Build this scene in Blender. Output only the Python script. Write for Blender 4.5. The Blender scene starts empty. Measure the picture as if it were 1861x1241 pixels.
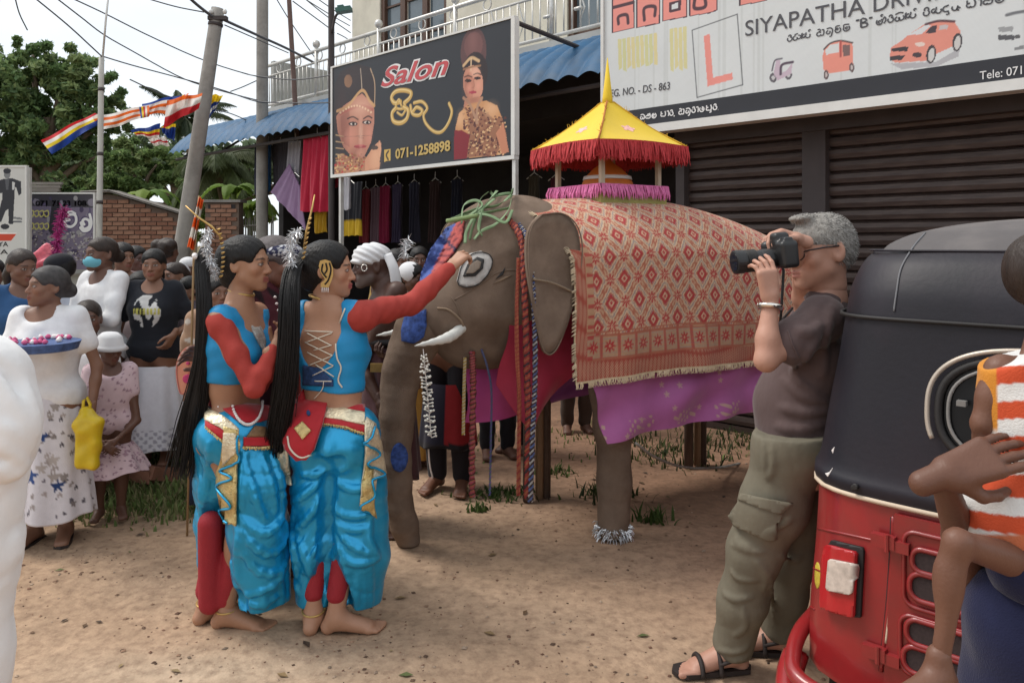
import bpy, bmesh, math, random
import numpy as np
from mathutils import Vector, Matrix
from mathutils.bvhtree import BVHTree
from mathutils.geometry import delaunay_2d_cdt

random.seed(7)
rng = np.random.default_rng(7)
SC = bpy.context.scene
COL = SC.collection
R = math.radians

F, CX, HY, H = 1400.0, 930.5, 441.0, 1.6        # focal length and horizon of the 1861 px wide photograph
cam_d = bpy.data.cameras.new('camera')
cam = bpy.data.objects.new('camera', cam_d)
COL.objects.link(cam)
cam.location = (0, 0, H)
cam.rotation_euler = (R(90), 0, 0)
cam_d.sensor_width = 36
cam_d.lens = 36 * F / 1861
cam_d.shift_y = -(620.5 - HY) / 1861
cam_d.clip_start = 0.05
cam_d.clip_end = 600
SC.camera = cam

SUN_EL, SUN_AZ = R(55), R(-78)                  # azimuth measured from +Y towards +X
world = bpy.data.worlds.new('World')
SC.world = world
world.use_nodes = True
wn, wl = world.node_tree.nodes, world.node_tree.links
bg = wn['Background']
sky = wn.new('ShaderNodeTexSky')
sky.sky_type = 'NISHITA'
sky.sun_disc = False
sky.sun_elevation = SUN_EL
sky.sun_rotation = SUN_AZ
sky.air_density = 1.0
sky.dust_density = 2.5
tc = wn.new('ShaderNodeTexCoord')
mp = wn.new('ShaderNodeMapping')
mp.inputs['Scale'].default_value = (1.0, 1.0, 2.6)
wl.new(tc.outputs['Generated'], mp.inputs['Vector'])
cn = wn.new('ShaderNodeTexNoise')
cn.inputs['Scale'].default_value = 2.6
cn.inputs['Detail'].default_value = 7
cn.inputs['Roughness'].default_value = 0.55
wl.new(mp.outputs['Vector'], cn.inputs['Vector'])
cr = wn.new('ShaderNodeMapRange')
cr.inputs['From Min'].default_value = 0.32
cr.inputs['From Max'].default_value = 0.60
cr.inputs['To Min'].default_value = 0.80
cr.inputs['To Max'].default_value = 0.97
wl.new(cn.outputs['Fac'], cr.inputs['Value'])
cn2 = wn.new('ShaderNodeTexNoise')
cn2.inputs['Scale'].default_value = 5.0
cn2.inputs['Detail'].default_value = 6
wl.new(mp.outputs['Vector'], cn2.inputs['Vector'])
cc = wn.new('ShaderNodeMixRGB')
cc.inputs['Color1'].default_value = (4.6, 4.9, 5.2, 1)
cc.inputs['Color2'].default_value = (6.0, 6.2, 6.3, 1)
wl.new(cn2.outputs['Fac'], cc.inputs['Fac'])
mx = wn.new('ShaderNodeMixRGB')
wl.new(cr.outputs['Result'], mx.inputs['Fac'])
wl.new(sky.outputs['Color'], mx.inputs['Color1'])
wl.new(cc.outputs['Color'], mx.inputs['Color2'])
wl.new(mx.outputs['Color'], bg.inputs['Color'])
bg.inputs['Strength'].default_value = 0.10

sun_d = bpy.data.lights.new('sun', 'SUN')
sun = bpy.data.objects.new('sun', sun_d)
COL.objects.link(sun)
sun_d.energy = 1.2
sun_d.angle = R(22)
sun_d.color = (1.0, 0.95, 0.88)
sd = Vector((math.sin(SUN_AZ) * math.cos(SUN_EL), math.cos(SUN_AZ) * math.cos(SUN_EL), math.sin(SUN_EL)))
sun.rotation_euler = sd.to_track_quat('Z', 'Y').to_euler()
sun.location = (0, 0, 30)

SC.view_settings.view_transform = 'Standard'
SC.view_settings.look = 'None'
SC.view_settings.exposure = 1.0
SC.view_settings.gamma = 1.0
SC.view_settings.use_curve_mapping = False
SC.render.engine = 'CYCLES'
SC.cycles.max_bounces = 6
SC.cycles.diffuse_bounces = 3
SC.cycles.glossy_bounces = 2
SC.cycles.transparent_max_bounces = 4

def V(*a):
 return np.array(a if len(a) > 1 else a[0], dtype=np.float64)

def nrm(v):
 v = np.asarray(v, float)
 return v / (np.linalg.norm(v) + 1e-12)

def P(px, py, z):                                # point at distance z along the view axis seen at pixel px,py
 return V((px - CX) / F * z, z, H - (py - HY) / F * z)

def G(px, py):                                   # point on the ground seen at px,py
 z = F * H / (py - HY)
 return V((px - CX) / F * z, z, 0.0)

def s2l(c):
 c = np.asarray(c, float) / 255.0
 return np.where(c <= 0.04045, c / 12.92, ((c + 0.055) / 1.055) ** 2.4)

_mats = {}
def mat(name, col=(0.5, 0.5, 0.5), rough=0.7, metal=0.0, var=0.15, vscale=6.0, bump=0.0, bscale=60.0, attr=False,
  spec=0.4, sheen=0.0, coat=0.0, stretch=(1, 1, 1), dirt=None, dscale=3.0, damt=0.5, transl=0.0):
 if name in _mats:
  return _mats[name]
 m = bpy.data.materials.new(name)
 m.use_nodes = True
 n, l = m.node_tree.nodes, m.node_tree.links
 b = n['Principled BSDF']
 b.inputs['Roughness'].default_value = rough
 b.inputs['Metallic'].default_value = metal
 b.inputs['Specular IOR Level'].default_value = spec
 if sheen:
  b.inputs['Sheen Weight'].default_value = sheen
  b.inputs['Sheen Roughness'].default_value = 0.4
 if coat:
  b.inputs['Coat Weight'].default_value = coat
  b.inputs['Coat Roughness'].default_value = 0.12
 t = n.new('ShaderNodeTexCoord')
 mpn = n.new('ShaderNodeMapping')
 mpn.inputs['Scale'].default_value = stretch
 l.new(t.outputs['Object'], mpn.inputs['Vector'])
 if attr:
  a = n.new('ShaderNodeAttribute')
  a.attribute_name = 'Col'
  base = a.outputs['Color']
 else:
  rgb = n.new('ShaderNodeRGB')
  rgb.outputs[0].default_value = (*col, 1)
  base = rgb.outputs[0]
 if var:
  nz = n.new('ShaderNodeTexNoise')
  nz.inputs['Scale'].default_value = vscale
  nz.inputs['Detail'].default_value = 5
  nz.inputs['Roughness'].default_value = 0.6
  l.new(mpn.outputs['Vector'], nz.inputs['Vector'])
  mr = n.new('ShaderNodeMapRange')
  mr.inputs['From Min'].default_value = 0.25
  mr.inputs['From Max'].default_value = 0.75
  mr.inputs['To Min'].default_value = 1 - var
  mr.inputs['To Max'].default_value = 1 + var
  l.new(nz.outputs['Fac'], mr.inputs['Value'])
  mu = n.new('ShaderNodeMixRGB')
  mu.blend_type = 'MULTIPLY'
  mu.inputs['Fac'].default_value = 1
  l.new(base, mu.inputs['Color1'])
  l.new(mr.outputs['Result'], mu.inputs['Color2'])
  base = mu.outputs['Color']
 if dirt is not None:
  dz = n.new('ShaderNodeTexNoise')
  dz.inputs['Scale'].default_value = dscale
  dz.inputs['Detail'].default_value = 8
  dz.inputs['Roughness'].default_value = 0.65
  l.new(mpn.outputs['Vector'], dz.inputs['Vector'])
  dr = n.new('ShaderNodeMapRange')
  dr.inputs['From Min'].default_value = 0.45
  dr.inputs['From Max'].default_value = 0.70
  dr.inputs['To Max'].default_value = damt
  l.new(dz.outputs['Fac'], dr.inputs['Value'])
  dm = n.new('ShaderNodeMixRGB')
  dm.inputs['Color2'].default_value = (*dirt, 1)
  l.new(dr.outputs['Result'], dm.inputs['Fac'])
  l.new(base, dm.inputs['Color1'])
  base = dm.outputs['Color']
 l.new(base, b.inputs['Base Color'])
 if transl:
  tr_ = n.new('ShaderNodeBsdfTranslucent'); ms = n.new('ShaderNodeMixShader'); ms.inputs['Fac'].default_value = transl
  l.new(base, tr_.inputs['Color']); l.new(b.outputs[0], ms.inputs[1]); l.new(tr_.outputs[0], ms.inputs[2]); l.new(ms.outputs[0], n['Material Output'].inputs['Surface'])
 if bump:
  bz = n.new('ShaderNodeTexNoise')
  bz.inputs['Scale'].default_value = bscale
  bz.inputs['Detail'].default_value = 4
  l.new(mpn.outputs['Vector'], bz.inputs['Vector'])
  bp = n.new('ShaderNodeBump')
  bp.inputs['Strength'].default_value = bump
  bp.inputs['Distance'].default_value = 0.01
  l.new(bz.outputs['Fac'], bp.inputs['Height'])
  l.new(bp.outputs['Normal'], b.inputs['Normal'])
 _mats[name] = m
 return m

def mesh_from(name, v, f, cols=None, smooth=False):
 me = bpy.data.meshes.new(name)
 v = np.asarray(v, np.float32).reshape(-1, 3)
 if isinstance(f, np.ndarray):
  nf, k = f.shape
  me.vertices.add(len(v)); me.loops.add(nf * k); me.polygons.add(nf)
  me.vertices.foreach_set('co', v.ravel())
  me.loops.foreach_set('vertex_index', f.astype(np.int32).ravel())
  me.polygons.foreach_set('loop_start', np.arange(0, nf * k, k, dtype=np.int32))
  me.update(calc_edges=True)
  me.validate()
 else:
  me.from_pydata(v.tolist(), [], [list(map(int, q)) for q in f])
  me.update()
 if smooth:
  me.polygons.foreach_set('use_smooth', np.ones(len(me.polygons), dtype=bool))
 if cols is not None and len(me.vertices) == len(cols):
  ca = me.color_attributes.new('Col', 'FLOAT_COLOR', 'POINT')
  c = np.ones((len(cols), 4), np.float32)
  c[:, :3] = cols
  ca.data.foreach_set('color', c.ravel())
 return me

def link(name, me, m=None, parent=None, loc=None):
 o = bpy.data.objects.new(name, me)
 COL.objects.link(o)
 if m is not None:
  me.materials.append(m)
 if parent is not None:
  o.parent = parent
 if loc is not None:
  o.location = loc
 return o

def tag(o, label=None, cat=None, group=None, kind=None):
 if label: o['label'] = label
 if cat: o['category'] = cat
 if group: o['group'] = group
 if kind: o['kind'] = kind
 return o

def thing(name, label, cat, loc=(0, 0, 0), rz=0.0, group=None, kind=None):
 o = bpy.data.objects.new(name, None)
 o.empty_display_size = 0.2
 COL.objects.link(o)
 o.location = [float(x) for x in loc]
 o.rotation_euler = (0, 0, rz)
 return tag(o, label, cat, group, kind)

def wobj(name, v, f, m, parent=None, cols=None, smooth=True):
 """vertices in world space; stored relative to an unrotated parent"""
 v = np.asarray(v, float).reshape(-1, 3)
 if parent is not None:
  org = V(*parent.location)
  p = parent.parent
  while p is not None:
   org = org + V(*p.location); p = p.parent
  v = v - org
 return link(name, mesh_from(name, v, f, cols, smooth), m, parent)

class MB:
 """collects shapes into one mesh"""
 def __init__(s):
  s.v, s.f, s.c, s.n = [], [], [], 0
 def add(s, v, f, col=None):
  v = np.asarray(v, float).reshape(-1, 3)
  s.v.append(v)
  s.f += [tuple(int(i) + s.n for i in q) for q in f]
  s.c.append(np.tile(np.asarray(col if col is not None else (0.5, 0.5, 0.5), float), (len(v), 1)) if np.ndim(col) < 2 else np.asarray(col))
  s.n += len(v)
  return s
 def box(s, c, d, rot=None, col=None):
  q = np.array([[x, y, z] for x in (-.5, .5) for y in (-.5, .5) for z in (-.5, .5)]) * np.asarray(d, float)
  if rot is not None:
   q = q @ np.asarray(rot).T
  return s.add(q + np.asarray(c, float), [(0, 1, 3, 2), (4, 6, 7, 5), (0, 4, 5, 1), (2, 3, 7, 6), (0, 2, 6, 4), (1, 5, 7, 3)], col)
 def bb(s, lo, hi, col=None):
  lo, hi = V(lo), V(hi)
  return s.box((lo + hi) / 2, hi - lo, None, col)
 def tube(s, pts, r, n=8, cap=True, col=None, flat=1.0, up=None):
  pts = np.asarray(pts, float)
  m = len(pts)
  r = np.full(m, r, float) if np.ndim(r) == 0 else np.asarray(r, float)
  t = np.gradient(pts, axis=0)
  t /= np.linalg.norm(t, axis=1)[:, None] + 1e-12
  a = V(up) if up is not None else (V(0, 0, 1) if abs(t[0, 2]) < 0.9 else V(1, 0, 0))
  vs = []
  for i in range(m):
   b = nrm(np.cross(t[i], a)); c = np.cross(b, t[i])
   if up is None: a = c
   for k in range(n):
    w = 2 * math.pi * k / n
    vs.append(pts[i] + r[i] * (math.cos(w) * b + flat * math.sin(w) * c))
  fs = [(i * n + k, i * n + (k + 1) % n, (i + 1) * n + (k + 1) % n, (i + 1) * n + k) for i in range(m - 1) for k in range(n)]
  if cap:
   fs += [tuple(range(n))[::-1], tuple(range((m - 1) * n, m * n))]
  if col is not None and np.ndim(col) == 2:
   col = np.repeat(np.asarray(col), n, axis=0)
  return s.add(vs, fs, col)
 def grid(s, fn, nu, nv, closeu=False, col=None):
  """fn(u,v)->xyz with u,v arrays in 0..1"""
  u = np.linspace(0, 1, nu, endpoint=not closeu)
  w = np.linspace(0, 1, nv)
  U, W = np.meshgrid(u, w, indexing='ij')
  p = np.stack(fn(U, W), -1).reshape(-1, 3)
  fs = []
  for i in range(nu if closeu else nu - 1):
   for j in range(nv - 1):
    i2 = (i + 1) % nu
    fs.append((i * nv + j, i2 * nv + j, i2 * nv + j + 1, i * nv + j + 1))
  if callable(col):
   col = col(U.ravel(), W.ravel())
  return s.add(p, fs, col)
 def prism(s, poly, h, org, ex, ey, col=None):
  """polygon (2D) in plane org,ex,ey thickened by h along ex x ey"""
  poly = np.asarray(poly, float)
  ex, ey, org = V(ex), V(ey), V(org)
  nn = np.cross(ex, ey)
  a = org + poly[:, :1] * ex + poly[:, 1:] * ey
  m = len(poly)
  fs = [tuple(range(m))[::-1], tuple(range(m, 2 * m))] + [(i, (i + 1) % m, m + (i + 1) % m, m + i) for i in range(m)]
  return s.add(np.vstack([a, a + nn * h]), fs, col)
 def build(s, name, m, parent=None, smooth=False, cols=True):
  v = np.vstack(s.v)
  me = mesh_from(name, v, s.f, np.vstack(s.c) if cols else None, smooth)
  return link(name, me, m, parent)
 def wbuild(s, name, m, parent=None, smooth=False):
  return wobj(name, np.vstack(s.v), s.f, m, parent, np.vstack(s.c), smooth)

def rotz(a):
 c, s = math.cos(a), math.sin(a)
 return np.array([[c, -s, 0], [s, c, 0], [0, 0, 1.0]])

def rot_axis(ax, a):
 return np.array(Matrix.Rotation(a, 3, Vector(ax)))

def bez(pts, n=24):
 """Catmull-Rom through points"""
 p = np.asarray(pts, float)
 q = np.vstack([2 * p[0] - p[1], p, 2 * p[-1] - p[-2]])
 out = []
 m = len(p) - 1
 for t in np.linspace(0, m - 1e-9, n):
  i = int(t); f = t - i
  a, b, c, d = q[i], q[i + 1], q[i + 2], q[i + 3]
  out.append(0.5 * (2 * b + (c - a) * f + (2 * a - 5 * b + 4 * c - d) * f * f + (3 * b - 3 * c + d - a) * f ** 3))
 return np.array(out)

def surfnet(D, lo, h):
 ins = D < 0
 n = np.zeros(tuple(x - 1 for x in D.shape), np.int8)
 offs = [(i, j, k) for i in (0, 1) for j in (0, 1) for k in (0, 1)]
 sx, sy, sz = n.shape
 for i, j, k in offs:
  n += ins[i:i + sx, j:j + sy, k:k + sz]
 ids = np.argwhere((n > 0) & (n < 8))
 if len(ids) == 0:
  return np.zeros((0, 3)), np.zeros((0, 4), int)
 idx = np.full(n.shape, -1, np.int32)
 idx[ids[:, 0], ids[:, 1], ids[:, 2]] = np.arange(len(ids))
 acc = np.zeros((len(ids), 3)); cnt = np.zeros(len(ids))
 for a in offs:
  for ax in range(3):
   if a[ax]: continue
   b = list(a); b[ax] = 1
   da = D[ids[:, 0] + a[0], ids[:, 1] + a[1], ids[:, 2] + a[2]]
   db = D[ids[:, 0] + b[0], ids[:, 1] + b[1], ids[:, 2] + b[2]]
   c = (da < 0) != (db < 0)
   t = np.clip(da[c] / (da[c] - db[c]), 0, 1)
   p = np.tile(np.array(a, float), (c.sum(), 1))
   p[:, ax] += t
   acc[c] += p; cnt[c] += 1
 v = np.asarray(lo) + h * (ids + acc / cnt[:, None])
 fs = []
 for ax in range(3):
  o = [i for i in range(3) if i != ax]
  s0 = [slice(None)] * 3; s1 = [slice(None)] * 3
  s0[ax] = slice(0, -1); s1[ax] = slice(1, None)
  e = np.argwhere(ins[tuple(s0)] != ins[tuple(s1)])
  e = e[(e[:, o[0]] > 0) & (e[:, o[1]] > 0) & (e[:, o[0]] < D.shape[o[0]] - 1) & (e[:, o[1]] < D.shape[o[1]] - 1)]
  q = []
  for (i, j) in ((-1, -1), (0, -1), (0, 0), (-1, 0)):
   c = e.copy(); c[:, o[0]] += i; c[:, o[1]] += j
   q.append(idx[c[:, 0], c[:, 1], c[:, 2]])
  q = np.stack(q, 1)
  flip = ins[e[:, 0], e[:, 1], e[:, 2]]
  if ax == 1: flip = ~flip
  q[~flip] = q[~flip][:, ::-1]
  fs.append(q)
 f = np.vstack(fs)
 return v, f[(f >= 0).all(1)]

class S:
 """signed-distance sculpture: union / subtract / intersect primitives, meshed as ONE closed surface"""
 def __init__(s):
  s.p = []; s.disp = []
 def _a(s, kind, args, lo, hi, k, op):
  s.p.append((kind, args, np.asarray(lo, float), np.asarray(hi, float), k, op)); return s
 def rc(s, a, b, ra, rb=None, k=0.02, op='u'):
  a, b = V(a), V(b); rb = ra if rb is None else rb
  r = np.array([ra, rb])
  return s._a('rc', (a, b, ra, rb), np.minimum(a - ra, b - rb), np.maximum(a + ra, b + rb), k, op)
 def ell(s, c, r, rot=None, k=0.02, op='u'):
  c = V(c); r = np.full(3, r, float) if np.ndim(r) == 0 else V(r)
  m = r if rot is None else np.full(3, r.max())
  return s._a('ell', (c, r, rot), c - m, c + m, k, op)
 def box(s, c, d, rd=0.01, rot=None, k=0.01, op='u'):
  c = V(c); d = V(d) / 2
  m = d if rot is None else np.full(3, np.linalg.norm(d))
  return s._a('box', (c, d, rd, rot), c - m, c + m, k, op)
 def chain(s, pts, rs, k=0.02, op='u'):
  pts = [V(p) for p in pts]
  rs = [rs] * len(pts) if np.ndim(rs) == 0 else rs
  for i in range(len(pts) - 1):
   s.rc(pts[i], pts[i + 1], rs[i], rs[i + 1], k, op)
  return s
 def half(s, pt, n, k=0.0):                    # keep only where (x-pt).n < 0
  return s._a('half', (V(pt), nrm(n)), V(0, 0, 0), V(0, 0, 0), k, 'i')
 def join(s, o):
  s.p += o.p; return s
 def bounds(s):
  u = [q for q in s.p if q[5] == 'u']
  return np.min([q[2] for q in u], 0), np.max([q[3] for q in u], 0)
 @staticmethod
 def dist(kind, args, X, Y, Z):
  if kind == 'rc':
   a, b, ra, rb = args
   ba = b - a; L = float(ba @ ba) + 1e-12
   px, py, pz = X - a[0], Y - a[1], Z - a[2]
   t = np.clip((px * ba[0] + py * ba[1] + pz * ba[2]) / L, 0, 1)
   return np.sqrt((px - t * ba[0]) ** 2 + (py - t * ba[1]) ** 2 + (pz - t * ba[2]) ** 2) - (ra + (rb - ra) * t)
  if kind == 'ell':
   c, r, rot = args
   px, py, pz = X - c[0], Y - c[1], Z - c[2]
   if rot is not None:
    q = [px * rot[0, i] + py * rot[1, i] + pz * rot[2, i] for i in range(3)]
    px, py, pz = q
   k0 = np.sqrt((px / r[0]) ** 2 + (py / r[1]) ** 2 + (pz / r[2]) ** 2)
   k1 = np.sqrt((px / r[0] ** 2) ** 2 + (py / r[1] ** 2) ** 2 + (pz / r[2] ** 2) ** 2) + 1e-9
   return k0 * (k0 - 1) / k1
  if kind == 'box':
   c, d, rd, rot = args
   px, py, pz = X - c[0], Y - c[1], Z - c[2]
   if rot is not None:
    px, py, pz = [px * rot[0, i] + py * rot[1, i] + pz * rot[2, i] for i in range(3)]
   qx, qy, qz = np.abs(px) - d[0] + rd, np.abs(py) - d[1] + rd, np.abs(pz) - d[2] + rd
   o = np.sqrt(np.maximum(qx, 0) ** 2 + np.maximum(qy, 0) ** 2 + np.maximum(qz, 0) ** 2)
   return o + np.minimum(np.maximum(qx, np.maximum(qy, qz)), 0) - rd
  if kind == 'half':
   p, n = args
   return (X - p[0]) * n[0] + (Y - p[1]) * n[1] + (Z - p[2]) * n[2] + 0 * (X + Y + Z)
 def mesh(s, h, lo=None, hi=None, smooth=0):
  l0, h0 = s.bounds()
  lo = l0 - 3 * h if lo is None else np.maximum(V(lo), l0 - 3 * h)
  hi = h0 + 3 * h if hi is None else np.minimum(V(hi), h0 + 3 * h)
  n = np.maximum(np.ceil((hi - lo) / h).astype(int) + 1, 2)
  ax = [(lo[i] + h * np.arange(n[i])).astype(np.float32) for i in range(3)]
  D = np.full(n, 1.0, np.float32)
  for kind, args, pl, ph, k, op in s.p:
   if op == 'i' or kind == 'half':
    d = S.dist(kind, args, ax[0][:, None, None], ax[1][None, :, None], ax[2][None, None, :])
    D = np.maximum(D, d.astype(np.float32)); continue
   m = k + 3 * h
   i0 = np.clip(np.floor((pl - m - lo) / h).astype(int), 0, n)
   i1 = np.clip(np.ceil((ph + m - lo) / h).astype(int) + 1, 0, n)
   if (i1 <= i0).any(): continue
   sl = tuple(slice(i0[i], i1[i]) for i in range(3))
   d = S.dist(kind, args, ax[0][sl[0]][:, None, None], ax[1][sl[1]][None, :, None], ax[2][sl[2]][None, None, :]).astype(np.float32)
   A = D[sl]
   if op == 'u':
    if k > 0:
     q = np.maximum(k - np.abs(A - d), 0) / k
     D[sl] = np.minimum(A, d) - q * q * k * 0.25
    else:
     D[sl] = np.minimum(A, d)
   elif op == 's':
    if k > 0:
     q = np.maximum(k - np.abs(A + d), 0) / k
     D[sl] = np.maximum(A, -d) + q * q * k * 0.25
    else:
     D[sl] = np.maximum(A, -d)
  for fn in s.disp:
   D = D + fn(ax[0][:, None, None], ax[1][None, :, None], ax[2][None, None, :]).astype(np.float32)
  v, f = surfnet(D, lo, h)
  if smooth and len(v):
   v = lap(v, f, smooth)
  return v, f

def lap(v, f, it=1, lam=0.5):
 e = np.vstack([f[:, [0, 1]], f[:, [1, 2]], f[:, [2, 3]], f[:, [3, 0]]])
 for _ in range(it):
  acc = np.zeros_like(v); cnt = np.zeros(len(v))
  for k in range(3):
   acc[:, k] = np.bincount(e[:, 0], v[e[:, 1], k], len(v)) + np.bincount(e[:, 1], v[e[:, 0], k], len(v))
  cnt = np.bincount(e[:, 0], minlength=len(v)) + np.bincount(e[:, 1], minlength=len(v))
  v = v + lam * (acc / np.maximum(cnt, 1)[:, None] - v)
 return v

def joinm(*parts):
 vs, fs, n = [], [], 0
 for v, f in parts:
  if len(v) == 0: continue
  vs.append(v); fs.append(f + n); n += len(v)
 return np.vstack(vs), np.vstack(fs)

def bvh_of(*objs):
 vs, fs, n = [], [], 0
 for o in objs:
  me = o.data
  c = np.empty(len(me.vertices) * 3, np.float32); me.vertices.foreach_get('co', c)
  mw = np.eye(4)
  q = o; M = Matrix.Identity(4)
  while q is not None:
   M = (Matrix.LocRotScale(q.location, q.rotation_euler, q.scale)) @ M; q = q.parent
  M = np.array(M)
  c = c.reshape(-1, 3) @ M[:3, :3].T + M[:3, 3]
  vs += c.tolist(); fs += [[i + n for i in p.vertices] for p in me.polygons]; n = len(vs)
 return BVHTree.FromPolygons(vs, fs)

CAMP = Vector((0, 0, H))
def cast(bvh, px, py):
 d = Vector(((px - CX) / F, 1, -(py - HY) / F)).normalized()
 loc, no, i, t = bvh.ray_cast(CAMP, d)
 if loc is None: return None, None
 if no.dot(d) > 0: no = -no
 return V(*loc), V(*no)

def patch(name, poly, bvh, m, parent, off=0.004, step=6.0, col=None, colfn=None, thick=0.004, smooth=True):
 """a piece of cloth / trim lying on a surface: an outline laid on it, with a little thickness"""
 poly = np.asarray(poly, float)
 ol = []
 for i in range(len(poly)):
  a, b = poly[i], poly[(i + 1) % len(poly)]
  k = max(1, int(np.linalg.norm(b - a) / step))
  for j in range(k): ol.append(a + (b - a) * j / k)
 ol = np.array(ol)
 lo, hi = ol.min(0), ol.max(0)
 gx, gy = np.meshgrid(np.arange(lo[0] + step / 2, hi[0], step), np.arange(lo[1] + step / 2, hi[1], step))
 gi = np.stack([gx.ravel(), gy.ravel()], 1)
 pts = [Vector(p) for p in np.vstack([ol, gi])] if len(gi) else [Vector(p) for p in ol]
 n = len(ol)
 r = delaunay_2d_cdt(pts, [], [list(range(n))], 1, 1e-4)
 v2, tri = r[0], r[2]
 if not tri: return None
 zs, ps, ns = [], [], []
 for q in v2:
  loc, no = cast(bvh, q.x, q.y)
  ps.append(loc); ns.append(no)
 ok = [i for i in range(len(ps)) if ps[i] is not None]
 if not ok: return None
 okp = np.array([[v2[i].x, v2[i].y] for i in ok])
 med = np.median([ps[i][1] for i in ok])
 out, on = [], []
 for i, q in enumerate(v2):
  if ps[i] is None or abs(ps[i][1] - med) > 0.6:
   j = ok[int(np.argmin(((okp - [q.x, q.y]) ** 2).sum(1)))]
   out.append(P(q.x, q.y, ps[j][1])); on.append(ns[j])
  else:
   out.append(ps[i]); on.append(ns[i])
 out, on = np.array(out), np.array(on)
 top = out + on * (off + thick); bot = out + on * (off - 0.006)
 m0 = len(out)
 fs = [tuple(t) for t in tri] + [tuple(x + m0 for x in t[::-1]) for t in tri]
 cnt = {}
 for t in tri:
  for a, b in zip(t, list(t[1:]) + [t[0]]):
   cnt[(a, b)] = 1
 for (a, b) in cnt:
  if (b, a) not in cnt: fs.append((b, a, a + m0, b + m0))
 c = None
 if colfn is not None:
  q2 = np.array([[q.x, q.y] for q in v2]); cc_ = np.asarray(colfn(q2[:, 0], q2[:, 1])); c = np.vstack([cc_, cc_])
 elif col is not None:
  c = np.tile(np.asarray(col, float), (2 * m0, 1))
 return wobj(name, np.vstack([top, bot]), fs, m, parent, c, smooth)

def line_on(bvh, pxs, off=0.004, n=24):
 q = bez(pxs, n)
 out, last = [], None
 for p in q:
  loc, no = cast(bvh, p[0], p[1])
  if loc is None:
   if last is None: continue
   loc, no = P(p[0], p[1], last[1]), V(0, -1, 0)
  out.append(loc + no * off); last = loc
 return np.array(out)

class Canvas:
 def __init__(s, w, h, nx, ny, col):
  s.w, s.h, s.nx, s.ny = w, h, nx, ny
  s.X, s.Y = np.meshgrid(np.linspace(0, w, nx), np.linspace(0, h, ny), indexing='ij')
  s.C = np.tile(np.asarray(col, float), (nx, ny, 1))
  s.px = max(w / nx, h / ny)
 def _m(s, mask, col):
  s.C = s.C * (1 - mask[..., None]) + np.asarray(col, float) * mask[..., None]
 def ell(s, x, y, rx, ry, col, soft=None, ang=0):
  c, n = math.cos(ang), math.sin(ang)
  dx, dy = s.X - x, s.Y - y
  u, v = (dx * c + dy * n) / rx, (-dx * n + dy * c) / ry
  d = (np.sqrt(u * u + v * v) - 1) * min(rx, ry)
  e = soft or s.px
  s._m(np.clip(0.5 - d / e, 0, 1), col)
 def poly(s, pts, col):
  pts = np.asarray(pts, float)
  ins = np.zeros(s.X.shape, bool)
  j = len(pts) - 1
  for i in range(len(pts)):
   xi, yi = pts[i]; xj, yj = pts[j]
   c = ((yi > s.Y) != (yj > s.Y)) & (s.X < (xj - xi) * (s.Y - yi) / (yj - yi + 1e-12) + xi)
   ins ^= c; j = i
  s._m(ins.astype(float), col)
 def line(s, pts, wd, col):
  pts = np.asarray(pts, float)
  d = np.full(s.X.shape, 9.0)
  for a, b in zip(pts[:-1], pts[1:]):
   ba = b - a; L = ba @ ba + 1e-12
   t = np.clip(((s.X - a[0]) * ba[0] + (s.Y - a[1]) * ba[1]) / L, 0, 1)
   d = np.minimum(d, np.hypot(s.X - a[0] - t * ba[0], s.Y - a[1] - t * ba[1]))
  s._m(np.clip(0.5 + (wd / 2 - d) / s.px, 0, 1), col)
 def noise(s, amt, k=6):
  z = np.zeros(s.X.shape)
  for i in range(k):
   a, b, c = rng.uniform(-1, 1, 3); fq = 2 ** rng.uniform(0, 5)
   z += np.sin(fq * (a * s.X + b * s.Y) * 6.28 + c * 9) / k
  s.C *= (1 + amt * z)[..., None]
 def mesh(s, fn):
  """fn(x,y)->xyz arrays"""
  p = np.stack(fn(s.X, s.Y), -1).reshape(-1, 3)
  i, j = np.meshgrid(np.arange(s.nx - 1), np.arange(s.ny - 1), indexing='ij')
  a = (i * s.ny + j).ravel()
  f = np.stack([a, a + s.ny, a + s.ny + 1, a + 1], 1)
  return p, f, s.C.reshape(-1, 3)

def text_mesh(txt, size, bold=False, width=None, extr=0.002, shear=0.0, offset=0.0):
 cu = bpy.data.curves.new('lettering', 'FONT')
 cu.body = txt; cu.size = size; cu.extrude = extr; cu.shear = shear; cu.offset = offset
 cu.resolution_u = 4
 o = bpy.data.objects.new('lettering', cu)
 COL.objects.link(o)
 bpy.context.view_layer.update()
 dg = bpy.context.evaluated_depsgraph_get()
 me = bpy.data.meshes.new_from_object(o.evaluated_get(dg))
 bpy.data.objects.remove(o); bpy.data.curves.remove(cu)
 c = np.array([v.co[:] for v in me.vertices])
 fs = [tuple(p.vertices) for p in me.polygons]
 bpy.data.meshes.remove(me)
 c[:, 0] -= c[:, 0].min()
 if width: c[:, 0] *= width / c[:, 0].max()
 return c, fs

# ================================================================== THE SETTING
def sstep(x, a, b):
 t = np.clip((x - a) / (b - a), 0, 1)
 return t * t * (3 - 2 * t)

def snoise(x, y, seed, n=7, f0=0.4, f1=3.0):
 r = np.random.default_rng(seed)
 z = 0
 for i in range(n):
  a = r.uniform(0, 6.28); f = f0 * (f1 / f0) ** (i / max(1, n - 1)); p = r.uniform(0, 6.28)
  z = z + np.sin((np.cos(a) * x + np.sin(a) * y) * f * 6.28 + p) / n * 1.6
 return z

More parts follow.
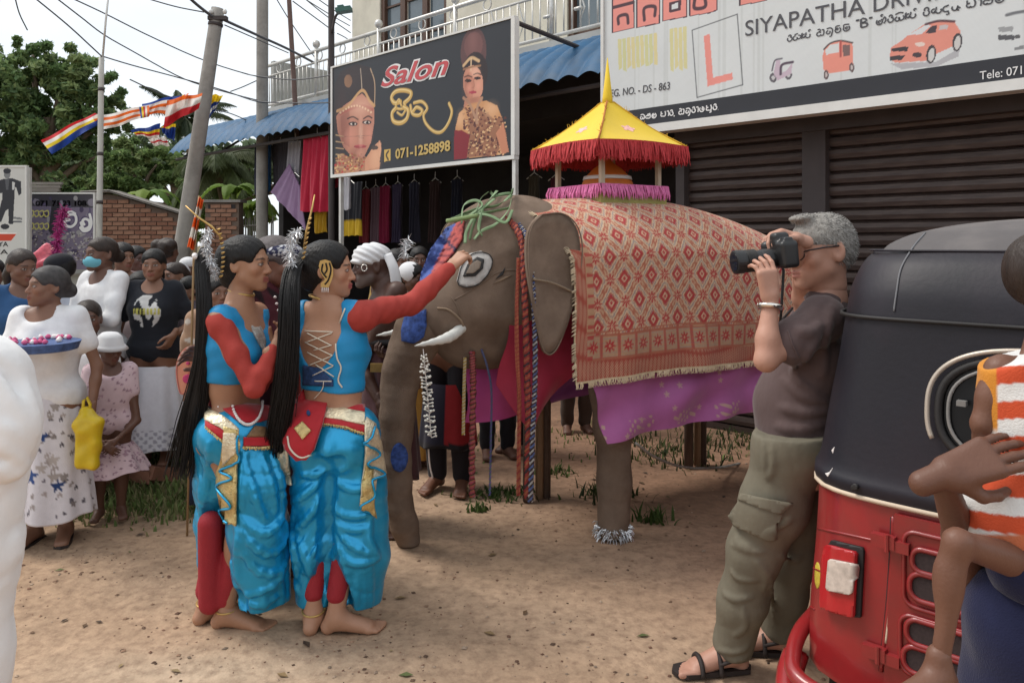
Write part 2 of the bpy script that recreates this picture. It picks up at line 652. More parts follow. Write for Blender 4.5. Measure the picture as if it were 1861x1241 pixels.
def gh(x, y):                                    # height of the ground
 bank = 0.13 * sstep(y, 4.55, 5.2) * sstep(-x, 1.2, 1.9) * (1 + 0.2 * snoise(x, y, 5, 6, .3, 2))
 far = np.minimum(1, np.maximum(0, (6.5 - np.hypot(x, y - 4)) / 6.5))
 return bank + 0.010 * snoise(x, y, 3, 8, 0.3, 2.2) * (0.4 + far) + .007 * far * np.clip(snoise(x, y, 8, 12, 2.0, 5.0), -.5, .25)

def axis(a, b, s, far):
 m = np.arange(a, b + s / 2, s)
 lo = a - np.geomspace(0.1, far, 22)[::-1]; hi = b + np.geomspace(0.1, far, 22)
 return np.concatenate([lo, m, hi])
gx, gy = axis(-5.5, 4.5, 0.05, 300), axis(1.0, 9.5, 0.05, 320)
X, Y = np.meshgrid(gx, gy, indexing='ij')
Z = gh(X, Y)
nx, ny = X.shape
i, j = np.meshgrid(np.arange(nx - 1), np.arange(ny - 1), indexing='ij')
a = (i * ny + j).ravel()
gf = np.stack([a, a + ny, a + ny + 1, a + 1], 1)
t1 = np.clip(0.5 + 0.55 * snoise(X, Y, 11, 9, .12, 1.6), 0, 1)[..., None]
red = (sstep(X * 0.8 + Y * 0.55, 1.9, 3.6) * 0.75)[..., None]
gc = np.array([.45, .315, .215]) * (1 - t1) + np.array([.36, .24, .155]) * t1
gc = gc * (1 - red) + np.array([.27, .15, .098]) * red
grs = (sstep(Y + 0.25 * snoise(X, Y, 21, 8, .3, 3), 4.5, 5.0) * sstep(-X + 0.25 * snoise(X, Y, 22, 8, .3, 3), 1.1, 1.6))[..., None]
gc = gc * (1 - .75 * grs) + np.array([.085, .10, .04]) * .75 * grs
sun_patch = np.exp(-((X + 1.15) / .55) ** 2 - ((Y - 2.86) / .16) ** 2)[..., None]  # sunlit oval on the near earth, painted as a paler ground colour
gc = gc * (1 - .7 * sun_patch) + np.array([.52, .40, .29]) * .7 * sun_patch
m_ground = mat('dry_earth', attr=True, rough=.95, var=.22, vscale=9, bump=.8, bscale=26, dirt=(.17, .105, .072), dscale=20, damt=.6, spec=.15)
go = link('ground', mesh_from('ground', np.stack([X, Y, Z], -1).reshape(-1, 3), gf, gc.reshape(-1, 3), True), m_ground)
tag(go, 'trampled sandy brown earth in front of the shops', None, None, 'structure')

pb = MB()
ico_v = np.array([[0, 0, .8], [.9, 0, .1], [0, .9, .1], [-.9, 0, .1], [0, -.9, .1], [0, 0, -.5]])
ico_f = [(0, 1, 2), (0, 2, 3), (0, 3, 4), (0, 4, 1), (5, 2, 1), (5, 3, 2), (5, 4, 3), (5, 1, 4)]
for q in range(11000):
 y = 1.9 + 5.0 * random.random() ** 1.2; x = random.uniform(-.75, .75) * y
 s = random.choice([.002, .003, .003, .004, .005, .008]) * random.uniform(.7, 1.5)
 if snoise(x, y, 31, 8, .4, 2.5) < random.uniform(-.7, .7): continue
 tint = random.uniform(.6, 1.5)
 c = np.array(random.choice([(.23, .14, .09), (.16, .085, .055), (.30, .22, .16), (.10, .06, .04)])) * tint
 pb.add(ico_v * s * np.array([random.uniform(.7, 1.5), random.uniform(.7, 1.5), .7]) @ rotz(random.uniform(0, 6)).T + [x, y, float(gh(x, y)) + s * .15], ico_f, c)
tag(pb.build('gravel', mat('pebbles', attr=True, rough=.95, var=.2), None), 'loose pebbles and earth crumbs scattered over the ground', None, None, 'stuff')

lf = MB()
for q in range(170):
 y = 2.0 + 5.5 * random.random(); x = random.uniform(-.8, .8) * y
 s = random.uniform(.010, .032); a = random.uniform(0, 6.28)
 q4 = np.array([[-1, 0, 0], [0, -.45, .12], [1, 0, .05], [0, .45, .2]]) * s
 c = random.choice([(.12, .07, .035), (.20, .13, .06), (.07, .045, .03), (.28, .2, .1), (.10, .12, .04)])
 lf.add(q4 @ rotz(a).T + [x, y, float(gh(x, y)) + .004], [(0, 1, 2, 3)], c)
tag(lf.build('leaf_litter', mat('dry_leaf', attr=True, rough=.8, var=.2), None), 'dry brown leaves littering the earth', None, None, 'stuff')

def blades(mb, cx, cy, n, sx, sy, hgt, cols, lean=.5, w=.006):
 for _ in range(n):
  x, y = cx + random.gauss(0, sx), cy + random.gauss(0, sy)
  z = float(gh(x, y)); h = hgt * random.uniform(.4, 1.2); a = random.uniform(0, 6.28); l = random.uniform(.1, lean) * h
  dx, dy = math.cos(a), math.sin(a); ww = w * random.uniform(.6, 1.5)
  b = V(-dy, dx, 0) * ww
  p = V(x, y, z)
  m = p + V(dx * l * .35, dy * l * .35, h * .6); t = p + V(dx * l, dy * l, h)
  mb.add([p - b, p + b, m + b * .7, m - b * .7, t], [(0, 1, 2, 3), (3, 2, 4)], np.array(random.choice(cols)) * random.uniform(.7, 1.3))
GC = [(.15, .21, .07), (.19, .25, .085), (.24, .24, .11), (.12, .17, .055), (.28, .26, .13)]
m_grass = mat('grass_blade', attr=True, rough=.7, var=.1, spec=.2, transl=.4)
gb = MB()
for q in range(210):
 x, y = random.uniform(-4.4, -1.25), random.uniform(4.55, 6.6)
 if random.random() < .25: y = random.uniform(4.5, 4.9)
 blades(gb, x, y, 60, .14, .12, random.uniform(.035, .09), GC, .9, .008)
for q in range(26):
 x, y = random.uniform(-.3, 2.6), random.uniform(5.6, 7.4)
 blades(gb, x, y, 26, .16, .12, random.uniform(.03, .07), GC, .9)
for (px, py, n, hh) in ((300, 880, 260, .05), (420, 860, 100, .05), (240, 900, 200, .05), (200, 930, 120, .04)):
 g_ = G(px, py); blades(gb, g_[0], g_[1], n, .25, .10, hh, GC)
tag(gb.build('grass', m_grass, None), 'rough green grass along the bank and behind the elephant', None, None, 'stuff')

def weed(px, py, n, s, h, label, dark=False):
 g_ = G(px, py)
 r = thing('weed_clump', label, 'weed', (g_[0], g_[1], float(gh(g_[0], g_[1]))), 0, 'weeds sprouting from the bare earth')
 mb = MB()
 cols = [(.05, .07, .025), (.035, .05, .02), (.07, .09, .03)] if dark else [(.07, .115, .03), (.10, .14, .045), (.055, .09, .025)]
 blades(mb, g_[0], g_[1], n, s, s * .8, h, cols, 1.4, .007)
 mb.wbuild('foliage', m_grass, r)
weed(1190, 950, 70, .05, .085, 'spiky green weed tuft in bare earth beside the front foot')
weed(1105, 900, 150, .09, .08, 'dark scrubby weed on bare earth behind the front leg', True)
weed(905, 898, 190, .10, .05, 'low green leafy weed mat near the hanging garlands')
weed(870, 925, 50, .03, .04, 'smallest green weed sprig on the sand before the garlands')
weed(1005, 860, 70, .08, .05, 'flat green weed patch behind the wooden leg post')
weed(1230, 820, 240, .30, .085, 'wide tangle of weeds under the purple cloth', True)
weed(1330, 800, 130, .25, .08, 'weeds growing around the rear leg of the elephant', True)
weed(225, 870, 220, .16, .13, 'brownish leafy weeds on the bank by the yellow bag', True)

UA = math.atan2(-.690, .723)
U3, N3 = V(.723, -.690, 0), V(.690, .723, 0)
def FP(px, py, d):
 k = (px - CX) / F
 z = d / (.690 * k + .723)
 return z * (.723 * k - .690), H - (py - HY) / F * z
def C_(px, d): return FP(px, HY, d)[0]
_org = {}
def fthing(name, label, cat, c, d, group=None, h=0.0, kind=None):
 o = thing(name, label, cat, c * U3 + d * N3 + V(0, 0, h), UA, group, kind)
 _org[o.name] = V(c, d, h)
 return o
def fb(mb, name, m, parent, smooth=False):
 p = parent
 while p.parent is not None: p = p.parent
 o = _org[p.name]
 mb.v = [v - o for v in mb.v]
 return mb.build(name, m, parent, smooth)

m_cream = mat('cream_plaster', (.60, .57, .48), rough=.85, var=.08, vscale=2.5, dirt=(.30, .28, .24), dscale=1.6, damt=.4)
m_grey_wall = mat('grey_plaster', (.42, .42, .40), rough=.85, var=.1, vscale=3, dirt=(.25, .25, .24), dscale=2, damt=.5)
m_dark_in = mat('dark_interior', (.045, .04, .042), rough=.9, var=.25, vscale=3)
m_concrete = mat('concrete', (.30, .285, .265), rough=.9, var=.18, vscale=5, bump=.3, bscale=40, dirt=(.16, .15, .14), dscale=4, damt=.6)
m_col = mat('dark_column', (.060, .050, .050), rough=.7, var=.2, vscale=4)
m_wood = mat('dark_wood', (.085, .045, .030), rough=.5, var=.25, vscale=4, stretch=(6, 6, 1))
m_glass = mat('window_glass', (.10, .13, .15), rough=.08, var=.1, spec=.8)
m_steel = mat('painted_steel', (.62, .62, .60), rough=.4, metal=.3, var=.12, vscale=8, dirt=(.30, .20, .13), dscale=5, damt=.35)

CL = -12.2                                       # left end of the building
CR = 2.4
bld = fthing('shop_building', 'two storey cream shop building with balcony and dark open shopfront', 'building', CL, 6.6)
mb = MB(); mb.bb((CL, 6.55, 3.70), (CR, 9.6, 3.86)); fb(mb, 'balcony_slab', m_grey_wall, bld)
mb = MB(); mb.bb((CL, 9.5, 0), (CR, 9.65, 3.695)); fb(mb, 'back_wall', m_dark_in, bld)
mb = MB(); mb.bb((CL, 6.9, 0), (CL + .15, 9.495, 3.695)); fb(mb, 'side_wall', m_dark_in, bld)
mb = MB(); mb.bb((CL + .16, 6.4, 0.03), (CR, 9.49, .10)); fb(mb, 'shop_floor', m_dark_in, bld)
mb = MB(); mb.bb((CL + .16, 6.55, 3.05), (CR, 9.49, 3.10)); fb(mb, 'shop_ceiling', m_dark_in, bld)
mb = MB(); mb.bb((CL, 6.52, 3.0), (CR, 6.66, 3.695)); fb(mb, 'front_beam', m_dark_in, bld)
uw0 = C_(640, 7.9)
w0, w1, w2, w3 = C_(690, 7.9), C_(811, 7.9), C_(1030, 7.9), C_(1102, 7.9)
mb = MB()
for a_, b_ in ((uw0, w0), (w1, w2), (w3, CR)):
 mb.bb((a_, 7.9, 3.86), (b_, 8.1, 7.6))
for a_, b_ in ((w0, w1), (w2, w3)):
 mb.bb((a_, 7.9, 6.4), (b_, 8.1, 7.6))
fb(mb, 'upper_wall', m_cream, bld)
mb = MB(); mb.bb((uw0, 8.105, 3.86), (uw0 + .2, 12, 7.6)); fb(mb, 'upper_side_wall', m_cream, bld)
for a_, b_, nn in ((w0, w1, 3), (w2, w3, 1)):
 mb = MB()
 mb.bb((a_, 7.93, 3.87), (a_ + .09, 8.0, 6.4)); mb.bb((b_ - .09, 7.93, 3.87), (b_, 8.0, 6.4)); mb.bb((a_ + .09, 7.93, 6.3), (b_ - .09, 8.0, 6.4))
 for k in range(1, nn):
  x = a_ + (b_ - a_) * k / nn
  mb.bb((x - .06, 7.94, 3.87), (x + .06, 8.0, 6.3))
 fr = fb(mb, 'window', m_wood, bld)
 for k in range(nn):
  x0 = a_ + (b_ - a_) * k / nn + .075; x1 = a_ + (b_ - a_) * (k + 1) / nn - .075
  mb = MB(); mb.bb((x0, 8.0, 3.88), (x1, 8.02, 6.3)); fb(mb, 'pane', m_glass, fr)
  for hh in (4.35, 4.95, 5.55):
   mb = MB(); mb.bb((x0, 7.97, hh), (x1, 7.995, hh + .03)); fb(mb, 'glazing_bar', m_wood, fr)
mb = MB(); mb.bb((CL, 6.75, 3.865), (CL + .10, 8.0, 4.72))
fb(mb, 'side_parapet', m_grey_wall, bld)
for k in range(9): fb(MB().bb((CL + .101, 6.8 + k * .13, 3.87), (CL + .115, 6.84 + k * .13, 4.70)), 'parapet_rib', m_grey_wall, bld)
c1a, c1b = C_(1236, 6.0), C_(1251, 6.0)
c2a, c2b = C_(1464, 6.0), C_(1506, 6.0)
for a_, b_ in ((c1a, c1b), (c2a, c2b)):
 mb = MB(); mb.bb((a_, 5.92, 0), (b_, 6.15, 2.70)); fb(mb, 'column', m_col, bld)
mb = MB(); mb.bb((c1a, 5.90, 2.46), (CR, 6.16, 2.98)); fb(mb, 'fascia', m_col, bld)
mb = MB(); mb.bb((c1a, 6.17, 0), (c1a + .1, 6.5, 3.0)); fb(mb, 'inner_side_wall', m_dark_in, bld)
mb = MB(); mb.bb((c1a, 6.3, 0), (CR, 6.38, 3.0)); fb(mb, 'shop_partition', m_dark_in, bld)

m_shutter = mat('brown_shutter', (.062, .043, .038), rough=.45, metal=.2, var=.3, vscale=3, stretch=(1, 1, 8), dirt=(.13, .10, .085), dscale=6, damt=.35)
def shutter(ca, cb, label):
 r = fthing('roller_shutter', label, 'roller shutter', (ca + cb) / 2, 6.03, 'roller shutters under the driving school sign')
 prof = [(0, 0), (.030, .012), (.036, .045), (.030, .078), (.008, .086), (0, .094)]
 mb = MB()
 poly = [(-p[0], p[1]) for p in prof] + [(.01, .094), (.01, 0)]
 w = (cb - ca) / 2
 v, n = [], len(poly)
 for x in (-w, w):
  v += [(x, p[0], p[1]) for p in poly]
 f = [(k, (k + 1) % n, n + (k + 1) % n, n + k) for k in range(n)] + [tuple(range(n))[::-1], tuple(range(n, 2 * n))]
 me = mesh_from('slat', v, f)
 me.materials.append(m_shutter)
 for k in range(26):
  o = bpy.data.objects.new('slat', me); COL.objects.link(o); o.parent = r
  o.location = (0, random.uniform(-.003, .003), .06 + k * .0945)
  o.rotation_euler = (random.uniform(-.03, .03), 0, 0)
 mb = MB(); mb.box((0, 0, .03), (2 * w, .05, .055)); mb.build('bottom_rail', m_shutter, r)
shutter(c1b + .003, c2a - .003, 'brown roller shutter left of the dark column, behind the canopy')
shutter(c2b + .003, 1.2, 'brown roller shutter right of the dark column, behind the black hood')

m_rail = m_steel
rl = fthing('balcony_railing', 'pale steel balcony railing with thin balusters above blue roof', 'railing', CL, 6.6, None, 3.86)
RE = C_(1104, 6.6)
mb = MB(); mb.tube([(CL, 6.62, 4.60), (RE + .6, 6.62, 4.60)], .030, 8); fb(mb, 'handrail', m_rail, rl, True)
mb = MB(); mb.tube([(CL, 6.62, 4.42), (RE + .6, 6.62, 4.42)], .017, 6); fb(mb, 'middle_rail', m_rail, rl, True)
mb = MB(); mb.tube([(CL, 6.62, 3.93), (RE + .6, 6.62, 3.93)], .022, 6); fb(mb, 'bottom_rail', m_rail, rl, True)
mb = MB(); mb.tube([(0, 0, .07), (0, 0, .56)], .0095, 6)
bal_me = mesh_from('baluster', np.vstack(mb.v), mb.f, None, True); bal_me.materials.append(m_rail)
nb = int((RE + .6 - CL) / .118)
for k in range(nb):
 c = CL + .07 + k * .118
 o = bpy.data.objects.new('baluster', bal_me); COL.objects.link(o); o.parent = rl
 o.location = (c - CL, .02, 0)
for k in range(6):
 c = CL + .02 + k * 1.62
 mb = MB(); mb.tube([(c, 6.62, 3.86), (c, 6.62, 4.66)], .03, 8)
 mb.tube([(c, 6.62, 4.64), (c, 6.62, 4.67), (c, 6.62, 4.71), (c, 6.62, 4.75), (c, 6.62, 4.77)], [.02, .05, .06, .045, .01], 10)
 fb(mb, 'post', m_rail, rl, True)
for k in range(14):
 c = CL + .5 + k * .62; mb = MB()
 t_ = np.linspace(0, 6.3, 13)
 mb.tube(np.stack([c + .07 * np.cos(t_), 6.62 + 0 * t_, 4.51 + .07 * np.sin(t_)], 1), .010, 5, False)
 fb(mb, 'ring', m_rail, rl, True)
for k in range(5):                               # diamond motifs at the right end
 c = RE - 1.75 + k * .45; mb = MB()
 mb.tube([(c, 6.60, 4.40), (c + .09, 6.60, 4.16), (c, 6.60, 3.95), (c - .09, 6.60, 4.16), (c, 6.60, 4.40)], .010, 5, False)
 mb.tube([(c - .05, 6.60, 4.16), (c + .05, 6.60, 4.16)], .02, 6)
 fb(mb, 'scroll', m_rail, rl, True)

m_blue = mat('blue_roof', (.022, .095, .20), rough=.55, var=.25, vscale=3, dirt=(.075, .11, .15), dscale=4, damt=.5, spec=.25)
aw = fthing('awning_roof', 'blue tile profile sheet roof sloping out below the balcony', 'roof', -13.6, 6.6, None, 3.1)
def aw_prof(t):                                  # t 0 top .. 1 eave
 return 6.56 - 1.0 * np.sin(t * 1.45) / math.sin(1.45) * (0.55 + .45 * t), 3.72 - .60 * (1 - np.cos(t * 1.35)) / (1 - math.cos(1.35))
sheets = np.arange(-13.6, -3.7, .72)
for k, c0 in enumerate(sheets):
 mb = MB()
 def fn(u, w, c0=c0):
  d_, h_ = aw_prof(w)
  ph = u * .73 / .243 * 6.2832
  h2 = h_ + .042 * np.abs(np.sin(ph / 2)) + .010 * ((w * 9) % 1.0) - .004 * (k % 2)
  return c0 + u * .73, d_ - .004 * (k % 2), h2 + 0 * u
 mb.grid(fn, 37, 28)
 fb(mb, 'roof_sheet', m_blue, aw, True)
mb = MB(); mb.tube([(-13.55, 5.70, 3.05), (-3.9, 5.70, 3.05)], .025, 6); fb(mb, 'eave_pipe', m_col, aw)
for c in np.arange(-13.3, -4, 1.5):
 mb = MB(); mb.tube([(c, 5.72, 3.08), (c, 6.5, 3.60)], .02, 6); fb(mb, 'rafter', m_col, aw)
lt = fthing('lean_to_roof', 'small rusty tin roof edge below left end of blue roof', 'roof', -12.9, 7.6, None, 2.5)
mb = MB()
mb.grid(lambda u, w: (-13.9 + 1.6 * u, 7.0 + 1.6 * w, 2.35 + .45 * w + .35 * u + .02 * np.sin(u * 60)), 40, 4)
fb(mb, 'roof_sheet', mat('rusty_tin', (.16, .12, .10), rough=.8, var=.3, vscale=6), lt)

def arc(cx, cy, r, a0, a1, ry=None, n=14):
 t = np.radians(np.linspace(a0, a1, n)); ry = ry or r
 return np.stack([cx + r * np.cos(t), cy + ry * np.sin(t)], 1).tolist()
SG = {  # strokes in a box 1 high, width first
 'ra': (.62, [arc(.3, .35, .27, 140, 400) + [(.34, .62)], arc(.32, .72, .14, -60, 200)]),
 'ja': (.95, [arc(.28, .34, .25, 100, 380), arc(.72, .40, .22, 180, 470), [(.28, .6), (.28, .8), (.6, .85)]]),
 'ya': (.95, [arc(.24, .42, .2, 60, 330), arc(.68, .36, .25, 190, 400), [(.24, .22), (.44, .5), (.48, .8)]]),
 'yee': (1.15, [arc(.30, .42, .2, 60, 330), arc(.74, .36, .25, 190, 400), [(.30, .22), (.5, .5), (.54, .8)], arc(.94, .95, .1, 0, 270), [(.04, .1), (.04, .7), (.16, .75)]]),
 'a': (1.0, [arc(.3, .3, .24, 30, 340), arc(.3, .72, .16, -90, 150), [(.52, .1), (.8, .1), (.85, .7), (.62, .75)]]),
 'na': (.85, [arc(.28, .30, .2, 90, 400), [(.1, .75), (.5, .8), (.75, .55), (.7, .15), (.5, .1)]]),
 'nu': (.9, [arc(.28, .30, .2, 90, 400), [(.1, .75), (.5, .8), (.75, .55), (.7, .15), (.6, -.2), (.4, -.25)]]),
 'ma': (.85, [arc(.38, .35, .3, 120, 420), arc(.3, .5, .1, 0, 360), [(.12, .6), (.2, .85), (.6, .85)]]),
 'tha': (.9, [arc(.4, .38, .33, 160, 400), arc(.42, .40, .12, 0, 320), [(.1, .5), (.15, .85), (.7, .8)]]),
 'sha': (1.1, [arc(.35, .35, .3, 130, 420), arc(.35, .35, .12, 0, 300), [(.68, .5), (.9, .8), (1.0, .4), (.8, .1)], arc(.6, 1.0, .09, 0, 300)]),
 'ni': (1.0, [arc(.3, .3, .22, 90, 400), arc(.7, .35, .25, 150, 420), [(.1, .8), (.5, .95), (.9, .85)]]),
 'ri': (.7, [arc(.3, .35, .27, 140, 400), arc(.32, .72, .2, -60, 220)]),
 'du': (.8, [arc(.35, .4, .28, 60, 300), [(.5, .2), (.6, -.15), (.35, -.2)], [(.35, .68), (.6, .75)]]),
 'ru': (.75, [arc(.3, .35, .27, 140, 400), arc(.6, .2, .14, 0, 300)]),
 'pa': (.9, [arc(.25, .32, .2, 60, 330), [(.1, .5), (.1, .85)], [(.25, .12), (.7, .12), (.8, .5), (.7, .85)]]),
 'aa': (.45, [[(.05, .75), (.3, .8), (.35, .4), (.3, .05)]]),
 'sa': (.95, [arc(.25, .32, .2, 60, 330), [(.25, .12), (.72, .12), (.82, .5), (.7, .85)], arc(.5, .6, .13, 0, 360)]),
 'la': (.95, [arc(.42, .38, .35, 100, 430), arc(.40, .40, .15, 0, 300)]),
 'dha': (.95, [arc(.4, .38, .33, 130, 450), arc(.55, .42, .12, 0, 360)]),
 'pu': (.95, [arc(.25, .32, .2, 60, 330), [(.1, .5), (.1, .85)], [(.25, .12), (.7, .12), (.8, .5), (.7, .85)], [(.7, .12), (.75, -.15), (.5, -.2)]]),
 'vi': (.95, [arc(.42, .38, .35, 190, 470), arc(.36, .30, .13, 0, 300), arc(.4, .85, .3, 20, 160)]),
 'lk': (1.0, [arc(.42, .38, .37, 100, 430), arc(.40, .40, .16, 0, 300), [(.80, .55), (.92, .95)]]),
 'q': (.3, [[(.08, .95), (.05, .75)], [(.2, .95), (.17, .75)]]),
 'B': (.7, [[(.1, 0), (.1, .9), (.45, .85), (.5, .6), (.12, .48), (.55, .4), (.55, .05), (.1, 0)]]),
 ',': (.25, [[(.1, .05), (.04, -.15)]]), '.': (.25, [[(.08, .02), (.12, .02)]]), ' ': (.45, []),
}
def glyphs(word, h, m, name, parent, c, z, d, wid=.12, width=None, th=.002, slope=0.0):
 """letters drawn as strips standing 2 mm proud of a board at depth d (facade frame)"""
 tot = sum(SG[g][0] for g in word) * h * 1.06
 sx = (width / tot) if width else 1.0
 x = c
 mb = MB()
 for g in word:
  w_, st = SG[g]
  for s_ in st:
   p = bez(s_, max(6, len(s_) * 2)) if len(s_) > 2 else np.asarray(s_, float)
   t = np.gradient(p, axis=0); t /= np.linalg.norm(t, axis=1)[:, None] + 1e-9
   nn = np.stack([-t[:, 1], t[:, 0]], 1) * wid / 2
   L, Rr = p - nn, p + nn
   v = [(x + q[0] * h * sx, d - th, z + q[1] * h) for q in L] + [(x + q[0] * h * sx, d - th, z + q[1] * h) for q in Rr]
   k = len(p)
   mb.add(v, [(i, i + 1, k + i + 1, k + i) for i in range(k - 1)])
  x += w_ * h * 1.06 * sx
 return fb(mb, name, m, parent) if mb.v else None

def ltext(txt, px0, py0, px1, py1, cap_px, d, m, parent, th=.003, shear=0, offset=0, slope=0.0, name='lettering'):
 c0, h0 = FP(px0, py0, d); c1, h1 = FP(px1, py1, d)
 z = d / (.690 * (px0 - CX) / F + .723)
 cap = cap_px / F * z
 v, f = text_mesh(txt, cap / .70, width=c1 - c0, shear=shear, offset=offset, extr=.0015)
 sl = (h1 - h0) / (c1 - c0)
 w = np.stack([c0 + v[:, 0], d - th + v[:, 2] * 1.0, h0 + v[:, 1] + sl * v[:, 0]], 1)
 mb = MB(); mb.add(w, f)
 return fb(mb, name, m, parent)

m_print = mat('printed_sheet', attr=True, rough=.35, var=.05, vscale=2, spec=.4)
m_white_frame = mat('white_frame', (.66, .66, .64), rough=.45, var=.08)
m_ink = mat('black_ink', (.022, .023, .03), rough=.4, var=.05)
m_gold_ink = mat('gold_ink', (.52, .37, .12), rough=.4, var=.1)
m_red_ink = mat('red_ink', (.50, .07, .08), rough=.4, var=.1)
m_white_ink = mat('white_ink', (.72, .72, .72), rough=.4, var=.05)

SDD = 5.0
sc0, sc1 = C_(605, SDD), C_(930, SDD)
sh0 = FP(930, 283, SDD)[1]; sh1 = FP(930, 35, SDD)[1]
cv = Canvas(sc1 - sc0, sh1 - sh0, 390, 170, s2l((42, 44, 50)))
def Zp(pts, k=3.579, ox=440, oy=0, d=SDD, c0=None, h0=None):
 o = []
 for x, y in pts:
  c, h = FP(ox + x / k, oy + y / k, d)
  o.append((c - (sc0 if c0 is None else c0), h - (sh0 if h0 is None else h0)))
 return o
def ep(x, y, rx, ry, a=0, n=26):
 t = np.linspace(0, 2 * math.pi, n, endpoint=False); ca, sa = math.cos(a), math.sin(a)
 return [(x + rx * math.cos(w) * ca - ry * math.sin(w) * sa, y + rx * math.cos(w) * sa + ry * math.sin(w) * ca) for w in t]
def cp(poly, col): cv.poly(Zp(poly), s2l(col))
def cl(pts, w, col): cv.line(Zp(bez(pts, 4 * len(pts)) if len(pts) > 2 else pts), w, s2l(col))
cp([(600, 560), (640, 470), (740, 420), (830, 440), (868, 520), (862, 700), (740, 640), (620, 760), (602, 900)], (48, 38, 40))
cp(ep(690, 530, 26, 42), (150, 110, 80)); cl([(770, 450), (776, 520), (780, 600)], .012, (200, 180, 160))
cl([(835, 450), (862, 540), (862, 690)], .014, (190, 160, 130))
cp([(612, 760), (660, 690), (780, 610), (858, 690), (860, 800), (838, 930), (790, 1030), (730, 1040), (660, 960), (622, 860)], (186, 128, 108))
cp([(640, 760), (700, 720), (700, 960), (650, 930)], (165, 108, 92))
cp([(600, 1090), (640, 1000), (740, 1040), (800, 1020), (900, 1060), (890, 1115), (600, 1140)], (176, 124, 96))
cl([(618, 725), (690, 690), (780, 590), (830, 660), (860, 690)], .034, (196, 152, 104))
cl([(640, 745), (700, 715), (782, 690), (850, 715)], .030, (172, 96, 84))
for k_ in range(12): cp(ep(640 + k_ * 18, 735 - 45 * math.sin(k_ / 11 * 3.1), 6, 7), (226, 196, 160))
cl([(685, 775), (720, 762), (755, 780)], .016, (50, 30, 30)); cl([(790, 775), (820, 758), (845, 770)], .016, (50, 30, 30))
for ex in ((722, 808), (812, 798)):
 cp(ep(ex[0], ex[1], 30, 14), (70, 50, 50)); cp(ep(ex[0], ex[1] + 1, 19, 8), (215, 200, 190)); cp(ep(ex[0] + 2, ex[1] + 1, 9, 8), (30, 22, 20))
cl([(775, 810), (772, 870), (760, 895), (790, 900)], .010, (150, 92, 80))
cp(ep(768, 955, 40, 13), (178, 78, 84)); cl([(728, 955), (768, 960), (808, 952)], .007, (120, 40, 50))
cp([(800, 1040), (850, 960), (880, 930), (905, 930), (900, 1010), (890, 1090), (800, 1110)], (205, 148, 118))
cl([(893, 925), (900, 970), (895, 1010)], .03, (214, 158, 128)); cp(ep(860, 962, 26, 15), (60, 50, 50))
for k_ in range(130): cp(ep(random.uniform(605, 800), random.uniform(1000, 1125), random.uniform(4, 9), 6), random.choice([(216, 176, 120), (120, 70, 60), (160, 110, 70), (190, 60, 60)]))
for k_ in range(6): cl([(610, 880 + k_ * 42), (660, 890 + k_ * 40)], .010, (216, 186, 140))
cp(ep(1505, 340, 84, 160, .06), (92, 62, 62)); cp(ep(1505, 300, 60, 90, .1), (112, 74, 72)); cp(ep(1520, 470, 78, 130), (46, 34, 36))
cp(ep(1502, 545, 66, 118, -.06), (206, 146, 122)); cp(ep(1480, 560, 30, 90), (190, 128, 106))
cp([(1450, 640), (1560, 630), (1570, 700), (1440, 700)], (190, 130, 104))
cp([(1388, 830), (1410, 740), (1470, 680), (1590, 658), (1660, 690), (1700, 800), (1735, 990), (1640, 1015), (1385, 1035)], (200, 146, 100))
cp([(1470, 760), (1540, 690), (1640, 780), (1690, 760), (1720, 880), (1650, 1010), (1440, 1030), (1470, 880)], (150, 102, 76))
for k_ in range(330):
 x_, y_ = random.uniform(1440, 1715), random.uniform(690, 1015)
 if x_ > 1600 and y_ < 760: continue
 cp(ep(x_, y_, random.uniform(4, 10), random.uniform(4, 9)), random.choice([(92, 48, 44), (120, 70, 56), (216, 176, 130), (170, 120, 86), (80, 40, 40)]))
cp([(1380, 850), (1430, 850), (1480, 880), (1462, 1030), (1376, 1042)], (128, 30, 42))
cp([(1650, 870), (1700, 800), (1735, 990), (1690, 1005)], (192, 128, 98))
cl([(1440, 430), (1490, 380), (1540, 400)], .03, (206, 172, 130)); cl([(1490, 385), (1488, 460)], .016, (216, 186, 150))
cl([(1440, 455), (1490, 440), (1550, 430)], .018, (150, 110, 80))
cl([(1440, 640), (1480, 680), (1530, 800)], .03, (176, 136, 110)); cl([(1560, 640), (1530, 700), (1525, 800)], .03, (176, 136, 110))
for ex in ((1470, 528), (1530, 512)):
 cl([(ex[0] - 24, ex[1] - 24), (ex[0], ex[1] - 32), (ex[0] + 24, ex[1] - 24)], .012, (50, 30, 30))
 cp(ep(ex[0], ex[1], 22, 11), (60, 40, 40)); cp(ep(ex[0], ex[1], 7, 7), (20, 15, 15))
cp(ep(1500, 603, 26, 10), (170, 60, 76)); cl([(1505, 520), (1510, 565), (1492, 575)], .008, (160, 104, 88))
def gold(pts, w=.048):
 cl(pts, w, (196, 158, 84)); cl([(x_ - 3, y_ - 4) for x_, y_ in pts], w * .3, (226, 200, 140))
gold([(1030, 665), (990, 672), (972, 635), (1000, 598), (1055, 590), (1098, 605), (1090, 640), (1055, 672)])
gold([(1055, 672), (1062, 700), (1030, 712), (1000, 700), (1020, 650), (1036, 690)], .028)
gold([(1000, 705), (975, 740), (985, 790), (1030, 802), (1070, 775), (1080, 720), (1050, 700)])
gold([(1010, 735), (1040, 752), (1062, 722)], .026)
gold([(1095, 690), (1108, 742), (1150, 752), (1172, 722), (1136, 700), (1112, 728)], .038)
gold([(1118, 672), (1170, 664), (1204, 706), (1180, 752), (1196, 806), (1246, 856), (1296, 860), (1340, 806), (1364, 730), (1346, 676)], .034)
